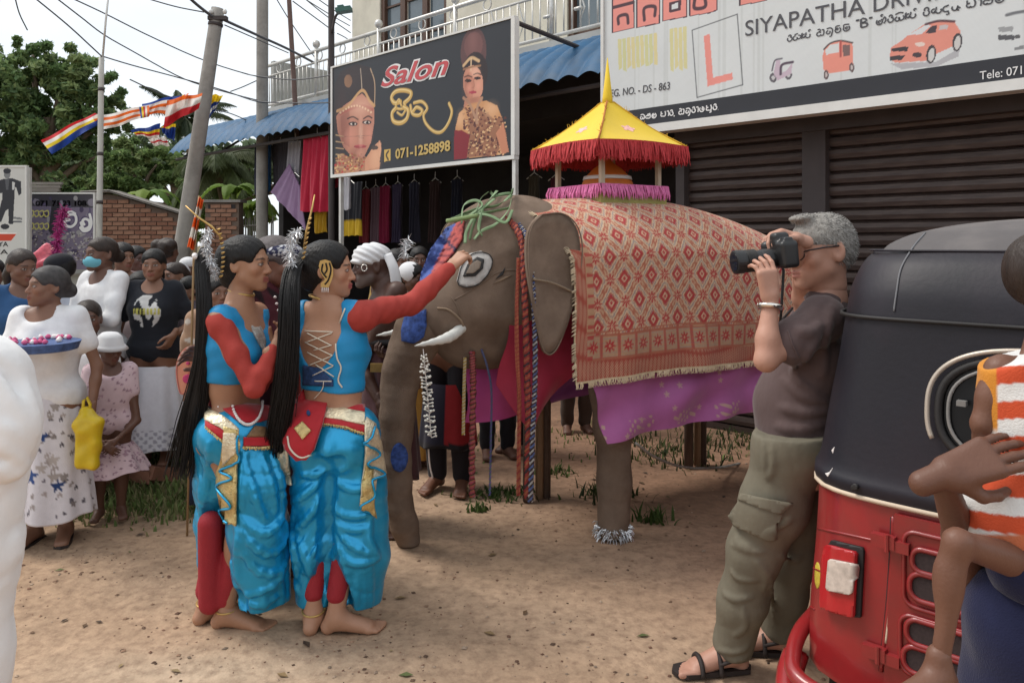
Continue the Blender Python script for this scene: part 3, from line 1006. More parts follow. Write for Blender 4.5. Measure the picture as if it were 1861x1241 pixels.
cp([(925, 978), (966, 970), (966, 1046), (925, 1054)], (206, 170, 90)); cl([(952, 985), (938, 1010), (950, 1040)], .022, (42, 40, 44))
for yy in (493, 895): cl([(595, yy), (860, yy - 12)], .004, (60, 50, 52))
def soft(x, y, rx, ry, col, s_=.10, k=.45):
 (c, h), (c2, _) = Zp([(x, y)])[0], Zp([(x + rx, y)])[0]
 r1 = abs(c2 - c); r2 = r1 * ry / rx; d = np.hypot((cv.X - c) / r1, (cv.Y - h) / r2); m = k * np.clip(1.25 - d, 0, 1) ** .8
 cv._m(np.where(cv.C.sum(-1) > .25, m, m * .25), s2l(col))
soft(648, 860, 40, 150, (120, 70, 62)); soft(770, 700, 70, 40, (232, 184, 160)); soft(708, 890, 40, 36, (222, 150, 132)); soft(826, 880, 26, 36, (222, 150, 132)); soft(772, 870, 14, 60, (236, 190, 168)); soft(740, 1010, 60, 26, (120, 70, 60)); soft(770, 1000, 30, 16, (222, 160, 136)); soft(870, 1030, 40, 50, (236, 186, 150))
soft(1452, 560, 26, 90, (140, 84, 70)); soft(1515, 470, 34, 24, (240, 196, 172)); soft(1475, 575, 20, 20, (232, 160, 140)); soft(1536, 562, 18, 20, (232, 160, 140)); soft(1500, 655, 40, 18, (140, 90, 76)); soft(1620, 710, 50, 40, (236, 190, 150)); soft(1420, 770, 30, 40, (236, 190, 150)); soft(1500, 260, 30, 70, (140, 96, 92)); soft(720, 500, 60, 60, (84, 62, 58))
sg = fthing('salon_sign', 'black salon signboard with two bridal portraits on steel posts', 'sign', (sc0 + sc1) / 2, SDD)
v, f, c = cv.mesh(lambda x, y: (sc0 + x, SDD + 0 * x, sh0 + y))
v = v - _org[sg.name]
link('printed_face', mesh_from('printed_face', v, f, c), m_print, sg)
mb = MB(); mb.bb((sc0, SDD + .004, sh0), (sc1, SDD + .05, sh1)); fb(mb, 'board', m_col, sg)
for lo_, hi_ in (((sc0 - .03, SDD - .012, sh0 - .035), (sc1 + .04, SDD + .05, sh0)), ((sc0 - .03, SDD - .012, sh1), (sc1 + .04, SDD + .05, sh1 + .02)),
                 ((sc0 - .03, SDD - .012, sh0 + .001), (sc0, SDD + .05, sh1 - .001)), ((sc1, SDD - .012, sh0 + .001), (sc1 + .045, SDD + .05, sh1 - .001))):
 mb = MB(); mb.bb(lo_, hi_); fb(mb, 'frame', m_white_frame, sg)
ltext('Salon', 440 + 905 / 3.579, 570 / 3.579, 440 + 1350 / 3.579, 484 / 3.579, 34, SDD, m_white_ink, sg, .004, .35, .018)
ltext('Salon', 440 + 908 / 3.579, 568 / 3.579, 440 + 1346 / 3.579, 482 / 3.579, 33, SDD, m_red_ink, sg, .008, .35, .004)
ltext('071-1258898', 440 + 1000 / 3.579, 1034 / 3.579, 440 + 1356 / 3.579, 980 / 3.579, 17, SDD, m_gold_ink, sg, .005, 0, .004)
for c_, top in ((sc1 + .02, sh0 - .036), (C_(617, SDD), sh0 - .036)):
 mb = MB(); mb.bb((c_ - .02, SDD + .005, 0), (c_ + .02, SDD + .045, top)); fb(mb, 'post', m_steel, sg)
mb = MB(); mb.tube([(sc1 + .02, SDD + .05, sh1 - .03), (sc1 - .05, 6.58, sh1 - .1)], .022, 6); fb(mb, 'stay_bar', m_col, sg)
mb = MB(); mb.tube([(sc0 + .4, SDD + .05, sh1 - .03), (sc0 + .4, 6.58, sh1 - .1)], .022, 6); fb(mb, 'stay_bar', m_col, sg)

DD = 5.5
dc0, dc1 = C_(1099, DD), .9
hb = FP(1380, 210, DD)[1]; hs = FP(1380, 203, DD)[1]; hk = FP(1380, 168, DD)[1]; ht = 4.25
cv = Canvas(dc1 - dc0, ht - hk, 1000, 264, s2l((205, 209, 210)))
def D4(pts): return [(lambda q: (q[0] - dc0, q[1] - hk))(FP(x, y, DD)) for x, y in pts]
def dp(poly, col): cv.poly(D4(poly), s2l(col))
def dl(pts, w, col): cv.line(D4(bez(pts, 4 * len(pts)) if len(pts) > 2 else pts), w, s2l(col))
def z4(pts): return [(1380 + x / 3.869, y / 3.869) for x, y in pts]
def z3(pts): return [(900 + x / 3.722, y / 3.722) for x, y in pts]
for k_ in range(26):                              # rain streaks down the sheet
 x_ = random.uniform(0, dc1 - dc0); cv.line([(x_, 0), (x_ + .01, ht - hk)], random.uniform(.004, .03), s2l((196, 200, 200)))
for a_, b_ in (((830, 270), 9), ((1180, 200), 4)):
 for k_ in range(b_):
  x0 = a_[0] + k_ * 30; cv_ = (206 + random.randint(-6, 6), 200, 150)
  dp(z3([(x0, a_[1] - k_ * 5), (x0 + 24, a_[1] - k_ * 5 - 4), (x0 + 30, 455 - k_ * 5 + random.randint(0, 40)), (x0 + 6, 480 - k_ * 5)]), cv_)
for q in ([(790, -60), (940, -90), (945, 195), (790, 230)], [(955, -90), (1120, -120), (1115, 165), (955, 195)],
          [(1130, -120), (1300, -150), (1300, 120), (1130, 150)], [(1312, -150), (1510, -180), (1505, 75), (1450, 95), (1312, 115)], [(1650, -180), (1861, -220), (1840, 10), (1650, 45)]):
 cx_, cy_ = np.mean(q, 0)
 dp(z3(q), (70, 50, 60)); dp(z3([(cx_ + (x - cx_) * .90, cy_ + (y - cy_) * .95) for x, y in q]), (224, 142, 132))
for pts in ([(800, 55), (935, 20)], [(835, 165), (835, 118), (890, 105), (900, 160)], [(1010, 140), (1010, 60), (1080, 50), (1080, 110)], [(1350, 0), (1350, 60), (1420, 50), (1420, -10)], [(800, -10), (940, -40)]):
 dl(z3(pts), .030, (80, 54, 62))
dp(z3([(1175, 20), (1260, 0), (1255, 75), (1175, 90)]), (80, 54, 62)); dp(z3([(1195, 35), (1238, 22), (1236, 60), (1195, 70)]), (205, 209, 210))
for a_, b_ in (((1258, 56), (1340, 27)), ((1340, 27), (1350, 155)), ((1350, 155), (1267, 178)), ((1267, 178), (1258, 56))): dl([a_, b_], .008, (70, 72, 76))
dp([(1279, 66), (1290, 63), (1296, 142), (1331, 133), (1332, 145), (1286, 158)], (224, 142, 132))
for x_, y_ in ((98, 550), (205, 530)):
 dp(z4(ep(x_, y_, 26, 34)), (96, 92, 98)); dp(z4(ep(x_, y_, 12, 16)), (190, 188, 190))
dp(z4([(100, 520), (120, 420), (150, 430), (150, 520), (190, 500), (235, 440), (225, 520), (130, 570)]), (190, 172, 186))
dl(z4([(90, 500), (110, 430), (160, 415)]), .012, (90, 86, 96)); dl(z4([(150, 525), (160, 460), (235, 440)]), .02, (84, 70, 84))
dp(z4([(455, 360), (490, 310), (570, 290), (655, 305), (662, 470), (640, 500), (490, 520), (450, 490), (445, 400)]), (222, 142, 126))
dp(z4([(462, 360), (500, 318), (560, 305), (562, 370), (470, 390)]), (206, 208, 208)); dp(z4([(585, 320), (640, 318), (640, 390), (590, 400)]), (120, 96, 94))
dl(z4([(455, 350), (500, 308), (570, 290), (655, 305)]), .012, (80, 70, 70)); dl(z4([(572, 295), (572, 400)]), .014, (170, 80, 76))
for x_, y_ in ((470, 530), (650, 478)):
 dp(z4(ep(x_, y_, 18, 34)), (100, 84, 84)); dp(z4(ep(x_, y_, 8, 17)), (190, 180, 178))
dp(z4([(920, 450), (1240, 440), (1410, 340), (1400, 400), (1250, 470), (1000, 490)]), (172, 172, 176))
dp(z4([(925, 340), (1000, 290), (1060, 240), (1170, 170), (1260, 150), (1370, 155), (1412, 220), (1410, 280), (1360, 330), (1250, 380), (1180, 430), (960, 445), (915, 420)]), (216, 140, 124))
dp(z4([(1045, 250), (1170, 180), (1210, 182), (1140, 245)]), (206, 208, 210)); dp(z4([(1165, 240), (1215, 185), (1250, 183), (1240, 235)]), (70, 60, 66)); dp(z4([(1262, 215), (1270, 180), (1330, 178), (1320, 210)]), (190, 180, 180))
dl(z4([(1170, 175), (1260, 152), (1370, 155)]), .016, (90, 60, 66))
dp(z4([(930, 345), (1050, 330), (1040, 365), (930, 365)]), (60, 56, 60)); dp(z4([(918, 400), (1030, 390), (1000, 425), (920, 430)]), (64, 58, 62)); dp(z4(ep(1110, 390, 34, 18)), (70, 60, 64)); dp(z4(ep(1130, 315, 36, 16)), (220, 200, 190))
for x_, y_ in ((1208, 385), (1392, 300)):
 dp(z4(ep(x_, y_, 34, 66, .15)), (66, 60, 64)); dp(z4(ep(x_ + 2, y_ + 4, 22, 48, .15)), (196, 194, 192))
dp(z4([(1680, 250), (1790, 250), (1790, 285), (1680, 285)]), (84, 84, 88)); dp(z4([(1680, 195), (1790, 190), (1780, 225), (1685, 230)]), (150, 152, 154)); dp(z4(ep(1815, 262, 22, 14)), (90, 90, 92))
dl(z4([(1740, 110), (1800, 95), (1861, 85)]), .02, (110, 112, 116)); dp(z4([(1790, 340), (1861, 320), (1861, 350), (1790, 360)]), (130, 132, 134))
cv.noise(.03)
ds = fthing('driving_school_sign', 'long white driving school signboard with red L plate and vehicles', 'sign', (dc0 + dc1) / 2, DD, None, 2.4)
v, f, c = cv.mesh(lambda x, y: (dc0 + x, DD + 0 * x, hk + y))
link('printed_face', mesh_from('printed_face', v - _org[ds.name], f, c), m_print, ds)
mb = MB(); mb.bb((dc0, DD + .004, hb), (dc1, DD + .12, ht)); fb(mb, 'board', m_col, ds)
mb = MB(); mb.bb((dc0, DD - .002, hs + .001), (dc1, DD + .003, hk - .001)); fb(mb, 'black_strip', m_ink, ds)
mb = MB(); mb.bb((dc0, DD - .03, hb - .04), (dc1, DD + .11, hs)); fb(mb, 'bottom_trim', m_white_frame, ds)
mb = MB(); mb.bb((dc0 - .03, DD - .02, hb - .04), (dc0 - .001, DD + .12, ht)); fb(mb, 'edge_trim', m_white_frame, ds)
m_ink2 = mat('grey_ink', (.075, .075, .085), rough=.4, var=.1)
ltext('SIYAPATHA', 1355, 67, 1572, 26, 28, DD, m_ink2, ds, .003)
ltext('DRIVING SCHOOL', 1588, 23, 2010, -60, 28, DD, m_ink2, ds, .003)
ltext('REG. NO. - DS - 863', 1102, 178, 1218, 163, 13, DD, m_ink2, ds, .003, .12)
ltext('Tele: 071 - 8', 1781, 146, 1892, 131, 15, DD, m_white_ink, ds, .006)
c_, h_ = FP(1431, 78, DD); c_e, _ = FP(1548, 55, DD)
glyphs(['ra', 'ja', 'yee', ' ', 'a', 'nu', 'ma', 'tha'], .058, m_ink2, 'lettering', ds, c_, h_, DD, .15, c_e - c_, .003)
c_, h_ = FP(1556, 53, DD); c_e, _ = FP(1587, 48, DD)
glyphs(['q', 'B', 'q'], .064, m_ink2, 'lettering', ds, c_, h_, DD, .17, c_e - c_, .003)
c_, h_ = FP(1592, 48, DD); c_e, _ = FP(1830, 3, DD)
glyphs(['sha', 'ra', 'ni', 'yee', ' ', 'ri', 'ya', 'du', 'ru', ' ', 'pa', 'aa', 'sa', 'la'], .062, m_ink2, 'lettering', ds, c_, h_, DD, .15, c_e - c_, .003)
c_, h_ = FP(1164, 219, DD); c_e, _ = FP(1308, 203, DD)
glyphs(['na', 'sa', 'la', ' ', 'pa', 'aa', 'ra', ',', ' ', 'a', 'nu', 'ra', 'aa', 'dha', 'pu', 'ra', '.'], .056, m_white_ink, 'lettering', ds, c_, h_, DD, .17, c_e - c_, .006)

# ================================================================== TREES, POLES, WALLS BEHIND THE CROWD
m_leaf = mat('leaf', attr=True, rough=.6, var=.12, vscale=1.5, spec=.2, transl=.42)
m_bark = mat('bark', (.16, .12, .085), rough=.9, var=.25, vscale=8, bump=.4)
LC = [(.075, .125, .05), (.10, .155, .06), (.125, .175, .07), (.065, .105, .047), (.155, .20, .085)]

def leaf_cloud(mb, blobs, n, size, cols, seed, flat=.75):
 r = np.random.default_rng(seed)
 w = np.array([b[1] ** 2 for b in blobs]); w = w / w.sum()
 cl_ = {}
 for i, (c, rad) in enumerate(blobs):
  k = int(n * w[i])
  nc = max(10, int(24 * rad))
  d = r.normal(size=(nc, 3)); d /= np.linalg.norm(d, axis=1)[:, None]
  cen = c + d * rad * r.uniform(.45, 1.0, (nc, 1)) * [1, 1, .85]
  cr_ = rad * r.uniform(.14, .30, nc)
  ct = r.uniform(0, 1, nc)
  which = r.integers(0, nc, k)
  off = r.normal(size=(k, 3)); off /= np.linalg.norm(off, axis=1)[:, None]
  p = cen[which] + off * (cr_[which] * r.uniform(.3, 1.0, k) ** .5)[:, None] * [1, 1, flat]
  nrm_ = r.normal(size=(k, 3)) + [0, 0, .9]
  nrm_ /= np.linalg.norm(nrm_, axis=1)[:, None]
  t = np.cross(nrm_, r.normal(size=(k, 3))); t /= np.linalg.norm(t, axis=1)[:, None]
  b = np.cross(nrm_, t)
  s = size * r.uniform(.6, 1.35, k)[:, None]
  q = np.stack([p - t * s, p - b * s * .42 + nrm_ * s * .12, p + t * s, p + b * s * .42 + nrm_ * s * .12], 1)
  ci = np.clip((ct[which] * len(cols) + r.normal(size=k) * .8).astype(int), 0, len(cols) - 1)
  cc_ = np.array(cols)[ci] * r.uniform(1.1, 2.0, (k, 1))
  mb.v.append(q.reshape(-1, 3)); mb.c.append(np.repeat(cc_, 4, axis=0))
  a_ = mb.n + 4 * np.arange(k)
  mb.f += np.stack([a_, a_ + 1, a_ + 2, a_ + 3], 1).tolist(); mb.n += 4 * k

def tree(name, label, z, blobs_px, n, size, cols, seed, trunk_px, tr=.18, group='trees behind the crowd'):
 blobs = [(P(b[0], b[1], z + (b[3] if len(b) > 3 else 0)), b[2] * z / F) for b in blobs_px]
 base = P(trunk_px, HY, z); base[2] = 0
 r = thing(name, label, 'tree', base, 0, group)
 mb = MB()
 top = np.mean([b[0] for b in blobs], 0)
 mb.tube(bez([base, base * .5 + V(top[0], top[1], base[2] + top[2]) * .5 + V(.1, 0, 0), top], 9), np.linspace(tr, tr * .4, 9), 8)
 for c, rad in blobs:
  s_ = base + (top - base) * random.uniform(.45, .8)
  mb.tube(bez([s_, (s_ + c) / 2 + V(0, 0, .2), c], 6), np.linspace(tr * .4, tr * .1, 6), 6)
 mb.wbuild('trunk', m_bark, r, True)
 mb = MB(); leaf_cloud(mb, blobs, n, size, cols, seed)
 v = np.vstack(mb.v)
 wobj('crown', v, np.array(mb.f), m_leaf, r, np.vstack(mb.c), False)
 return r

tree('broadleaf_tree', 'tall dense dark green tree at the left against the sky', 24,
     [(60, 150, 75), (120, 130, 62), (20, 230, 85), (150, 195, 60), (100, 250, 80), (190, 160, 42), (205, 215, 38), (30, 330, 70), (110, 350, 70), (-40, 130, 80), (60, 100, 45), (-60, 260, 90), (175, 285, 50)], 36000, .115, LC, 1, 80, .35)
tree('bushy_tree', 'mid green bushy tree beside the pale pole', 19,
     [(235, 315, 55), (285, 300, 48), (210, 380, 50), (265, 375, 55), (320, 345, 50), (180, 345, 40), (240, 275, 30)], 15000, .10, [(.09, .14, .05), (.12, .17, .06), (.07, .11, .04), (.16, .20, .085)], 2, 260, .2)
tree('bushy_tree', 'yellowish green bushy tree left of the blue roof', 17,
     [(390, 375, 42), (440, 345, 34), (355, 400, 40), (425, 400, 40), (470, 390, 34)], 9000, .09, [(.13, .19, .05), (.17, .23, .06), (.10, .15, .045), (.22, .26, .09)], 3, 400, .15)
tree('distant_tree', 'low grey green tree far behind the brick hut', 34,
     [(330, 300, 60), (400, 290, 48), (470, 300, 50), (260, 290, 60), (150, 330, 80), (530, 320, 50), (40, 360, 80)], 11000, .22, [(.09, .12, .07), (.115, .15, .085), (.075, .10, .06)], 4, 330, .3)

def palm(label, z, px, py, nfr, ln, droop, seed, cols, tr=.13):
 r_ = random.Random(seed)
 base = P(px + 10, HY, z); base[2] = 0
 top = P(px, py, z)
 r = thing('coconut_palm', label, 'palm tree', base, 0, 'coconut palms')
 mb = MB(); mb.tube(bez([base, (base + top) / 2 + V(.25, 0, 0), top], 12), np.linspace(tr, tr * .6, 12), 8)
 mb.wbuild('trunk', m_bark, r, True)
 mb = MB()
 for k in range(nfr):
  a = k * 2.399 + r_.uniform(-.3, .3); el = r_.uniform(-.35, 1.15)
  L = ln * r_.uniform(.8, 1.15)
  d = V(math.cos(a) * math.cos(el), math.sin(a) * math.cos(el), math.sin(el))
  pts = [top]; v = d.copy()
  for s_ in range(10):
   v = nrm(v + V(0, 0, -droop * .09 * (1 + s_ * .16))); pts.append(pts[-1] + v * L / 10)
  pts = np.array(pts); c = np.array(r_.choice(cols)) * r_.uniform(.7, 1.2)
  mb.tube(pts, np.linspace(.03, .008, 11), 4, False, c * 1.2)
  for s_ in np.linspace(.12, 1, 34):
   i = min(9, int(s_ * 10)); p = pts[i] + (pts[i + 1] - pts[i]) * (s_ * 10 - i) if s_ < 1 else pts[10]
   t = nrm(pts[min(10, i + 1)] - pts[i]); sd_ = nrm(np.cross(t, V(0, 0, 1)))
   ll = L * .23 * math.sin(math.pi * min(.96, .18 + s_ * .8)) * r_.uniform(.8, 1.1)
   for sg_ in (-1, 1):
    e = p + (sd_ * sg_ * .75 + t * .55 + V(0, 0, -.45 - .3 * droop)) * ll
    w = t * .028
    mb.add([p - w, p + w, (p + e) / 2 + w * .9 + V(0, 0, .03), e, (p + e) / 2 - w * .9 + V(0, 0, .03)], [(0, 1, 2, 3, 4)], c * r_.uniform(.8, 1.2))
 mb.wbuild('fronds', m_leaf, r)
 return r
palm('tall coconut palm showing above the striped flags', 24, 335, 215, 22, 1.6, .8, 5, [(.05, .075, .03), (.07, .09, .04), (.04, .06, .03)])
palm('lower coconut palm with hanging fronds beside leaning pole', 16, 392, 300, 20, 1.5, 1.5, 6, [(.09, .12, .05), (.12, .14, .07), (.07, .09, .04)])
def banana(px, py, z, label, seed):
 r_ = random.Random(seed)
 b = P(px, HY, z); b[2] = 0; top = P(px, py + 25, z)
 r = thing('banana_plant', label, 'plant', b, 0, 'banana plants by the brick hut')
 mb = MB(); mb.tube([b, top], [.09, .05], 8); mb.wbuild('stem', mat('banana_stem', (.14, .17, .06), rough=.6), r, True)
 for k in range(7):
  a = k * 2.4 + r_.uniform(-.4, .4); d = V(math.cos(a), math.sin(a), 0)
  L = r_.uniform(.55, .85); pts = []
  for t in np.linspace(0, 1, 9):
   pts.append(top + d * L * t * .8 + V(0, 0, L * (1.0 * t - 1.15 * t * t)))
  pts = np.array(pts); sd_ = np.cross(d, V(0, 0, 1))
  mb = MB()
  def fn(u, w):
   i = np.clip((w * 8).astype(int), 0, 7); f = (w * 8 - i)[..., None]
   p = pts[i] * (1 - f) + pts[i + 1] * f
   wd = .13 * np.sin(np.clip(w * .95 + .05, 0, 1) * math.pi) ** .6
   q = p + sd_ * ((u - .5) * 2 * wd)[..., None] + V(0, 0, 1) * (-np.abs(u - .5) * .1 + .01 * np.sin(w * 60))[..., None]
   return q[..., 0], q[..., 1], q[..., 2]
  c = np.array(r_.choice([(.15, .24, .045), (.20, .28, .06), (.11, .19, .04)]))
  mb.grid(fn, 7, 22, False, np.tile(c, (7 * 22, 1))); mb.wbuild('leaf', m_leaf, r, True)
banana(425, 325, 14.5, 'bright green banana plant above the brick pier', 1)
banana(265, 335, 15, 'banana plant rising behind the low brick hut roof', 2)
banana(455, 355, 14, 'small banana plant by the thick concrete pole', 3)

m_mortar = mat('mortar', (.17, .125, .10), rough=.95, var=.2, vscale=6)
m_brick = mat('brick', (.27, .125, .08), rough=.9, var=.35, vscale=5, bump=.3, dirt=(.13, .075, .055), dscale=7, damt=.6)
m_brick2 = mat('pale_brick', (.33, .175, .115), rough=.9, var=.3, vscale=5, bump=.3)
def brick_wall(parent, xl, xr, ztop, zmin, y, bl, bh):
 """ztop(x): height of wall top"""
 mb = MB(); xs = np.linspace(xl, xr, 12); n = len(xs)
 v = [(x, y, 0) for x in xs] + [(x, y, ztop(x)) for x in xs] + [(x, y + .2, 0) for x in xs] + [(x, y + .2, ztop(x)) for x in xs]
 f = [(i, i + 1, n + i + 1, n + i) for i in range(n - 1)] + [(2 * n + i + 1, 2 * n + i, 3 * n + i, 3 * n + i + 1) for i in range(n - 1)]
 f += [(n + i, n + i + 1, 3 * n + i + 1, 3 * n + i) for i in range(n - 1)] + [(0, n, 3 * n, 2 * n), (n - 1, 3 * n - 1, 4 * n - 1, 2 * n - 1)]
 mb.add(v, f); mb.wbuild('wall', m_mortar, parent)
 b = MB(); b.box((0, 0, 0), (bl - .014, .03, bh - .014)); me = [mesh_from('brick', b.v[0], b.f), mesh_from('brick', b.v[0], b.f)]
 me[0].materials.append(m_brick); me[1].materials.append(m_brick2)
 org = V(*parent.location); k = 0
 rows = int((max(ztop(xl), ztop(xr), ztop((xl + xr) / 2)) - zmin) / bh)
 for r_ in range(rows):
  z = zmin + (r_ + .5) * bh
  x = xl + bl * (.5 if r_ % 2 else 0) + bl / 2
  while x < xr - bl / 2:
   if z + bh / 2 < ztop(x) - .01 and k < 290:
    o = bpy.data.objects.new('brick', random.choice(me)); COL.objects.link(o); o.parent = parent
    o.location = V(x, y - .004 + random.uniform(-.004, .002), z) - org
    o.rotation_euler = (0, random.uniform(-.02, .02), 0); k += 1
   x += bl
zb = 11.5
e0, e1 = P(165, 0, zb)[0], P(332, 0, zb)[0]
hut = thing('brick_hut', 'low red brick hut with sloping tin roof behind the crowd', 'hut', V(e0, zb, 0), 0)
def hz(x):
 px = CX + x / zb * F
 return H - ((353 + max(0, px - 205) * .31 + max(0, 205 - px) * .05) - HY) / F * zb
brick_wall(hut, e0, e1, hz, H - .28, zb, .165, .066)
mb = MB()
mb.grid(lambda u, w: (e0 - .1 + (e1 - e0 + .2) * u, zb - .12 + .34 * w, np.vectorize(hz)(e0 - .1 + (e1 - e0 + .2) * u) + .03 + .012 * np.sin(w * 40)), 12, 30)
v = np.vstack(mb.v); mb.v = [v]
mb.add(v + [0, 0, .02], mb.f); mb.wbuild('roof', mat('grey_tin', (.20, .18, .16), rough=.7, var=.25), hut)
pz = 11.9
p0, p1 = P(373, 0, pz)[0], P(434, 0, pz)[0]
pier = thing('brick_pier', 'red brick wall end with dark vent holes near thick pole', 'wall', V(p0, pz, 0), 0)
ptop = H - (368 - HY) / F * pz
brick_wall(pier, p0, p1, lambda x: ptop, H - .2, pz, .165, .066)
for k in range(4):
 x = p0 + .05 + k * .115
 mb = MB(); mb.bb((x, pz - .012, ptop - .12), (x + .07, pz - .006, ptop - .035)); mb.wbuild('vent', m_dark_in, pier)
mb = MB(); mb.bb((p0 - .04, pz - .05, ptop), (p1 + .04, pz + .25, ptop + .04)); mb.wbuild('coping', m_concrete, pier)
fz = 12.3
fe = thing('wattle_fence', 'grey woven stick fence between brick pier and concrete pole', 'fence', P(455, HY, fz) * [1, 1, 0], 0)
for k in range(16):
 mb = MB(); x = P(434, 0, fz)[0] + k * .036
 mb.tube([(x, fz, 0), (x + random.uniform(-.02, .02), fz, 1.98 + random.uniform(-.06, .05))], .012, 5); mb.wbuild('stick', m_concrete, fe)
mb = MB()
for k in range(9): mb.tube([(P(430, 0, fz)[0], fz - .02, .5 + k * .17), (P(486, 0, fz)[0], fz - .02, .52 + k * .17)], .012, 5)
mb.wbuild('weaving', m_concrete, fe)
wz = 9.9
bw = thing('boundary_wall', 'low grey plastered wall behind the waiting crowd', 'wall', P(120, HY, wz) * [1, 1, 0], 0)
mb = MB(); mb.bb((P(-160, 0, wz)[0], wz, 0), (P(186, 0, wz)[0], wz + .15, H - (478 - HY) / F * wz)); mb.wbuild('panel', m_grey_wall, bw)
mb = MB(); mb.bb((P(-160, 0, wz)[0], wz - .04, H - (500 - HY) / F * wz), (P(186, 0, wz)[0], wz - .002, H - (496 - HY) / F * wz)); mb.wbuild('ledge', m_concrete, bw)
sh = thing('tin_shed', 'old grey boarded shed roof showing above the purple board', 'shed', P(80, HY, 10.6) * [1, 1, 0], 0)
for k in range(4):
 y0 = 331 + k * 6
 mb = MB(); a_, b_ = P(46, y0, 10.6), P(112 - k * 2, y0 + 5, 10.6); mb.bb((a_[0], 10.6 - .01 * k, b_[2]), (b_[0], 10.64 - .01 * k, a_[2])); mb.wbuild('board', mat('old_board', (.22, .20, .18), rough=.9, var=.3, vscale=3, stretch=(1, 1, 12)), sh)
mb = MB(); a_, b_ = P(48, 360, 10.66), P(108, 352, 10.66); mb.bb((a_[0], 10.66, 0), (b_[0], 10.8, a_[2] + .05)); mb.wbuild('wall', m_dark_in, sh)

def board(label, px0, py0, px1, py1, z, paint, nx=150, ny=150, extra=None, name='advert_board'):
 a_, b_ = P(px0, py1, z), P(px1, py0, z)
 w, h = b_[0] - a_[0], b_[2] - a_[2]
 r = thing(name, label, 'sign', (a_[0] + w / 2, z, 0), 0, None)
 c = Canvas(w, h, nx, ny, s2l((200, 200, 196)))
 k = z / F
 def q(pts): return [((x - px0) * k, (py1 - y) * k) for x, y in pts]
 paint(c, q, k)
 v, f, col = c.mesh(lambda x, y: (a_[0] + x, z + 0 * x, a_[2] + y))
 wobj('printed_face', v, f, m_print, r, col, False)
 mb = MB(); mb.bb((a_[0], z + .003, a_[2]), (b_[0], z + .03, b_[2])); mb.wbuild('backing', m_col, r)
 for lo_, hi_ in (((a_[0] - .02, z - .01, a_[2]), (a_[0], z + .03, b_[2])), ((b_[0], z - .01, a_[2]), (b_[0] + .02, z + .03, b_[2])), ((a_[0] - .02, z - .01, b_[2]), (b_[0] + .02, z + .03, b_[2] + .02))):
  mb = MB(); mb.bb(lo_, hi_); mb.wbuild('frame', m_white_frame, r)
 for x in (a_[0] - .01, b_[0] + .01):
  mb = MB(); mb.bb((x - .02, z + .032, 0), (x + .02, z + .07, b_[2])); mb.wbuild('post', m_steel, r)
 return r
def paint_man(c, q, k):
 g = s2l((196, 197, 196)); blk = s2l((38, 40, 48)); gr = s2l((120, 122, 124))
 c.poly(q([(-90, 300), (-20, 300), (-20, 470), (-90, 470)]), s2l((150, 152, 152)))
 c.poly(q(ep(13, 317, 6, 8)), gr); c.poly(q(ep(13, 311, 7, 5)), blk)
 c.poly(q([(4, 326), (22, 324), (38, 330), (39, 352), (34, 356), (30, 342), (27, 340), (26, 366), (4, 366)]), blk)
 c.poly(q([(-6, 330), (4, 326), (6, 350), (0, 352)]), blk); c.poly(q([(9, 325), (17, 325), (15, 345), (11, 345)]), s2l((80, 82, 88)))
 c.poly(q([(22, 330), (27, 332), (26, 345), (22, 345)]), g)
 c.poly(q([(3, 364), (26, 362), (24, 400), (16, 402), (15, 380), (10, 384), (2, 404), (-6, 402)]), blk)
 c.poly(q(ep(9, 412, 8, 5)), blk); c.poly(q(ep(20, 404, 5, 4)), blk)
 c.poly(q([(24, 394), (40, 396), (40, 400), (24, 398)]), gr); c.poly(q([(24, 401), (40, 402), (40, 405), (24, 404)]), s2l((90, 92, 98)))
 c.poly(q([(-90, 425), (30, 425), (20, 438), (-90, 436)]), s2l((196, 66, 40))); c.poly(q([(-90, 421), (-90, 425), (30, 425), (30, 423)]), s2l((230, 226, 220)))
bd = board('pale advert board with dark walking man and red stripe', -90, 304, 46, 480, 8.6, paint_man, 220, 170)
for t_, y in (('UNIYA', 448), ('SIYA', 462)):
 a_ = P(-26, y, 8.6); b_ = P(15, y, 8.6)
 v, f = text_mesh(t_, .075, width=b_[0] - a_[0]); mb = MB(); mb.add(np.stack([a_[0] + v[:, 0], 8.595 + 0 * v[:, 0], a_[2] + v[:, 1]], 1), f); mb.wbuild('lettering', m_ink, bd)
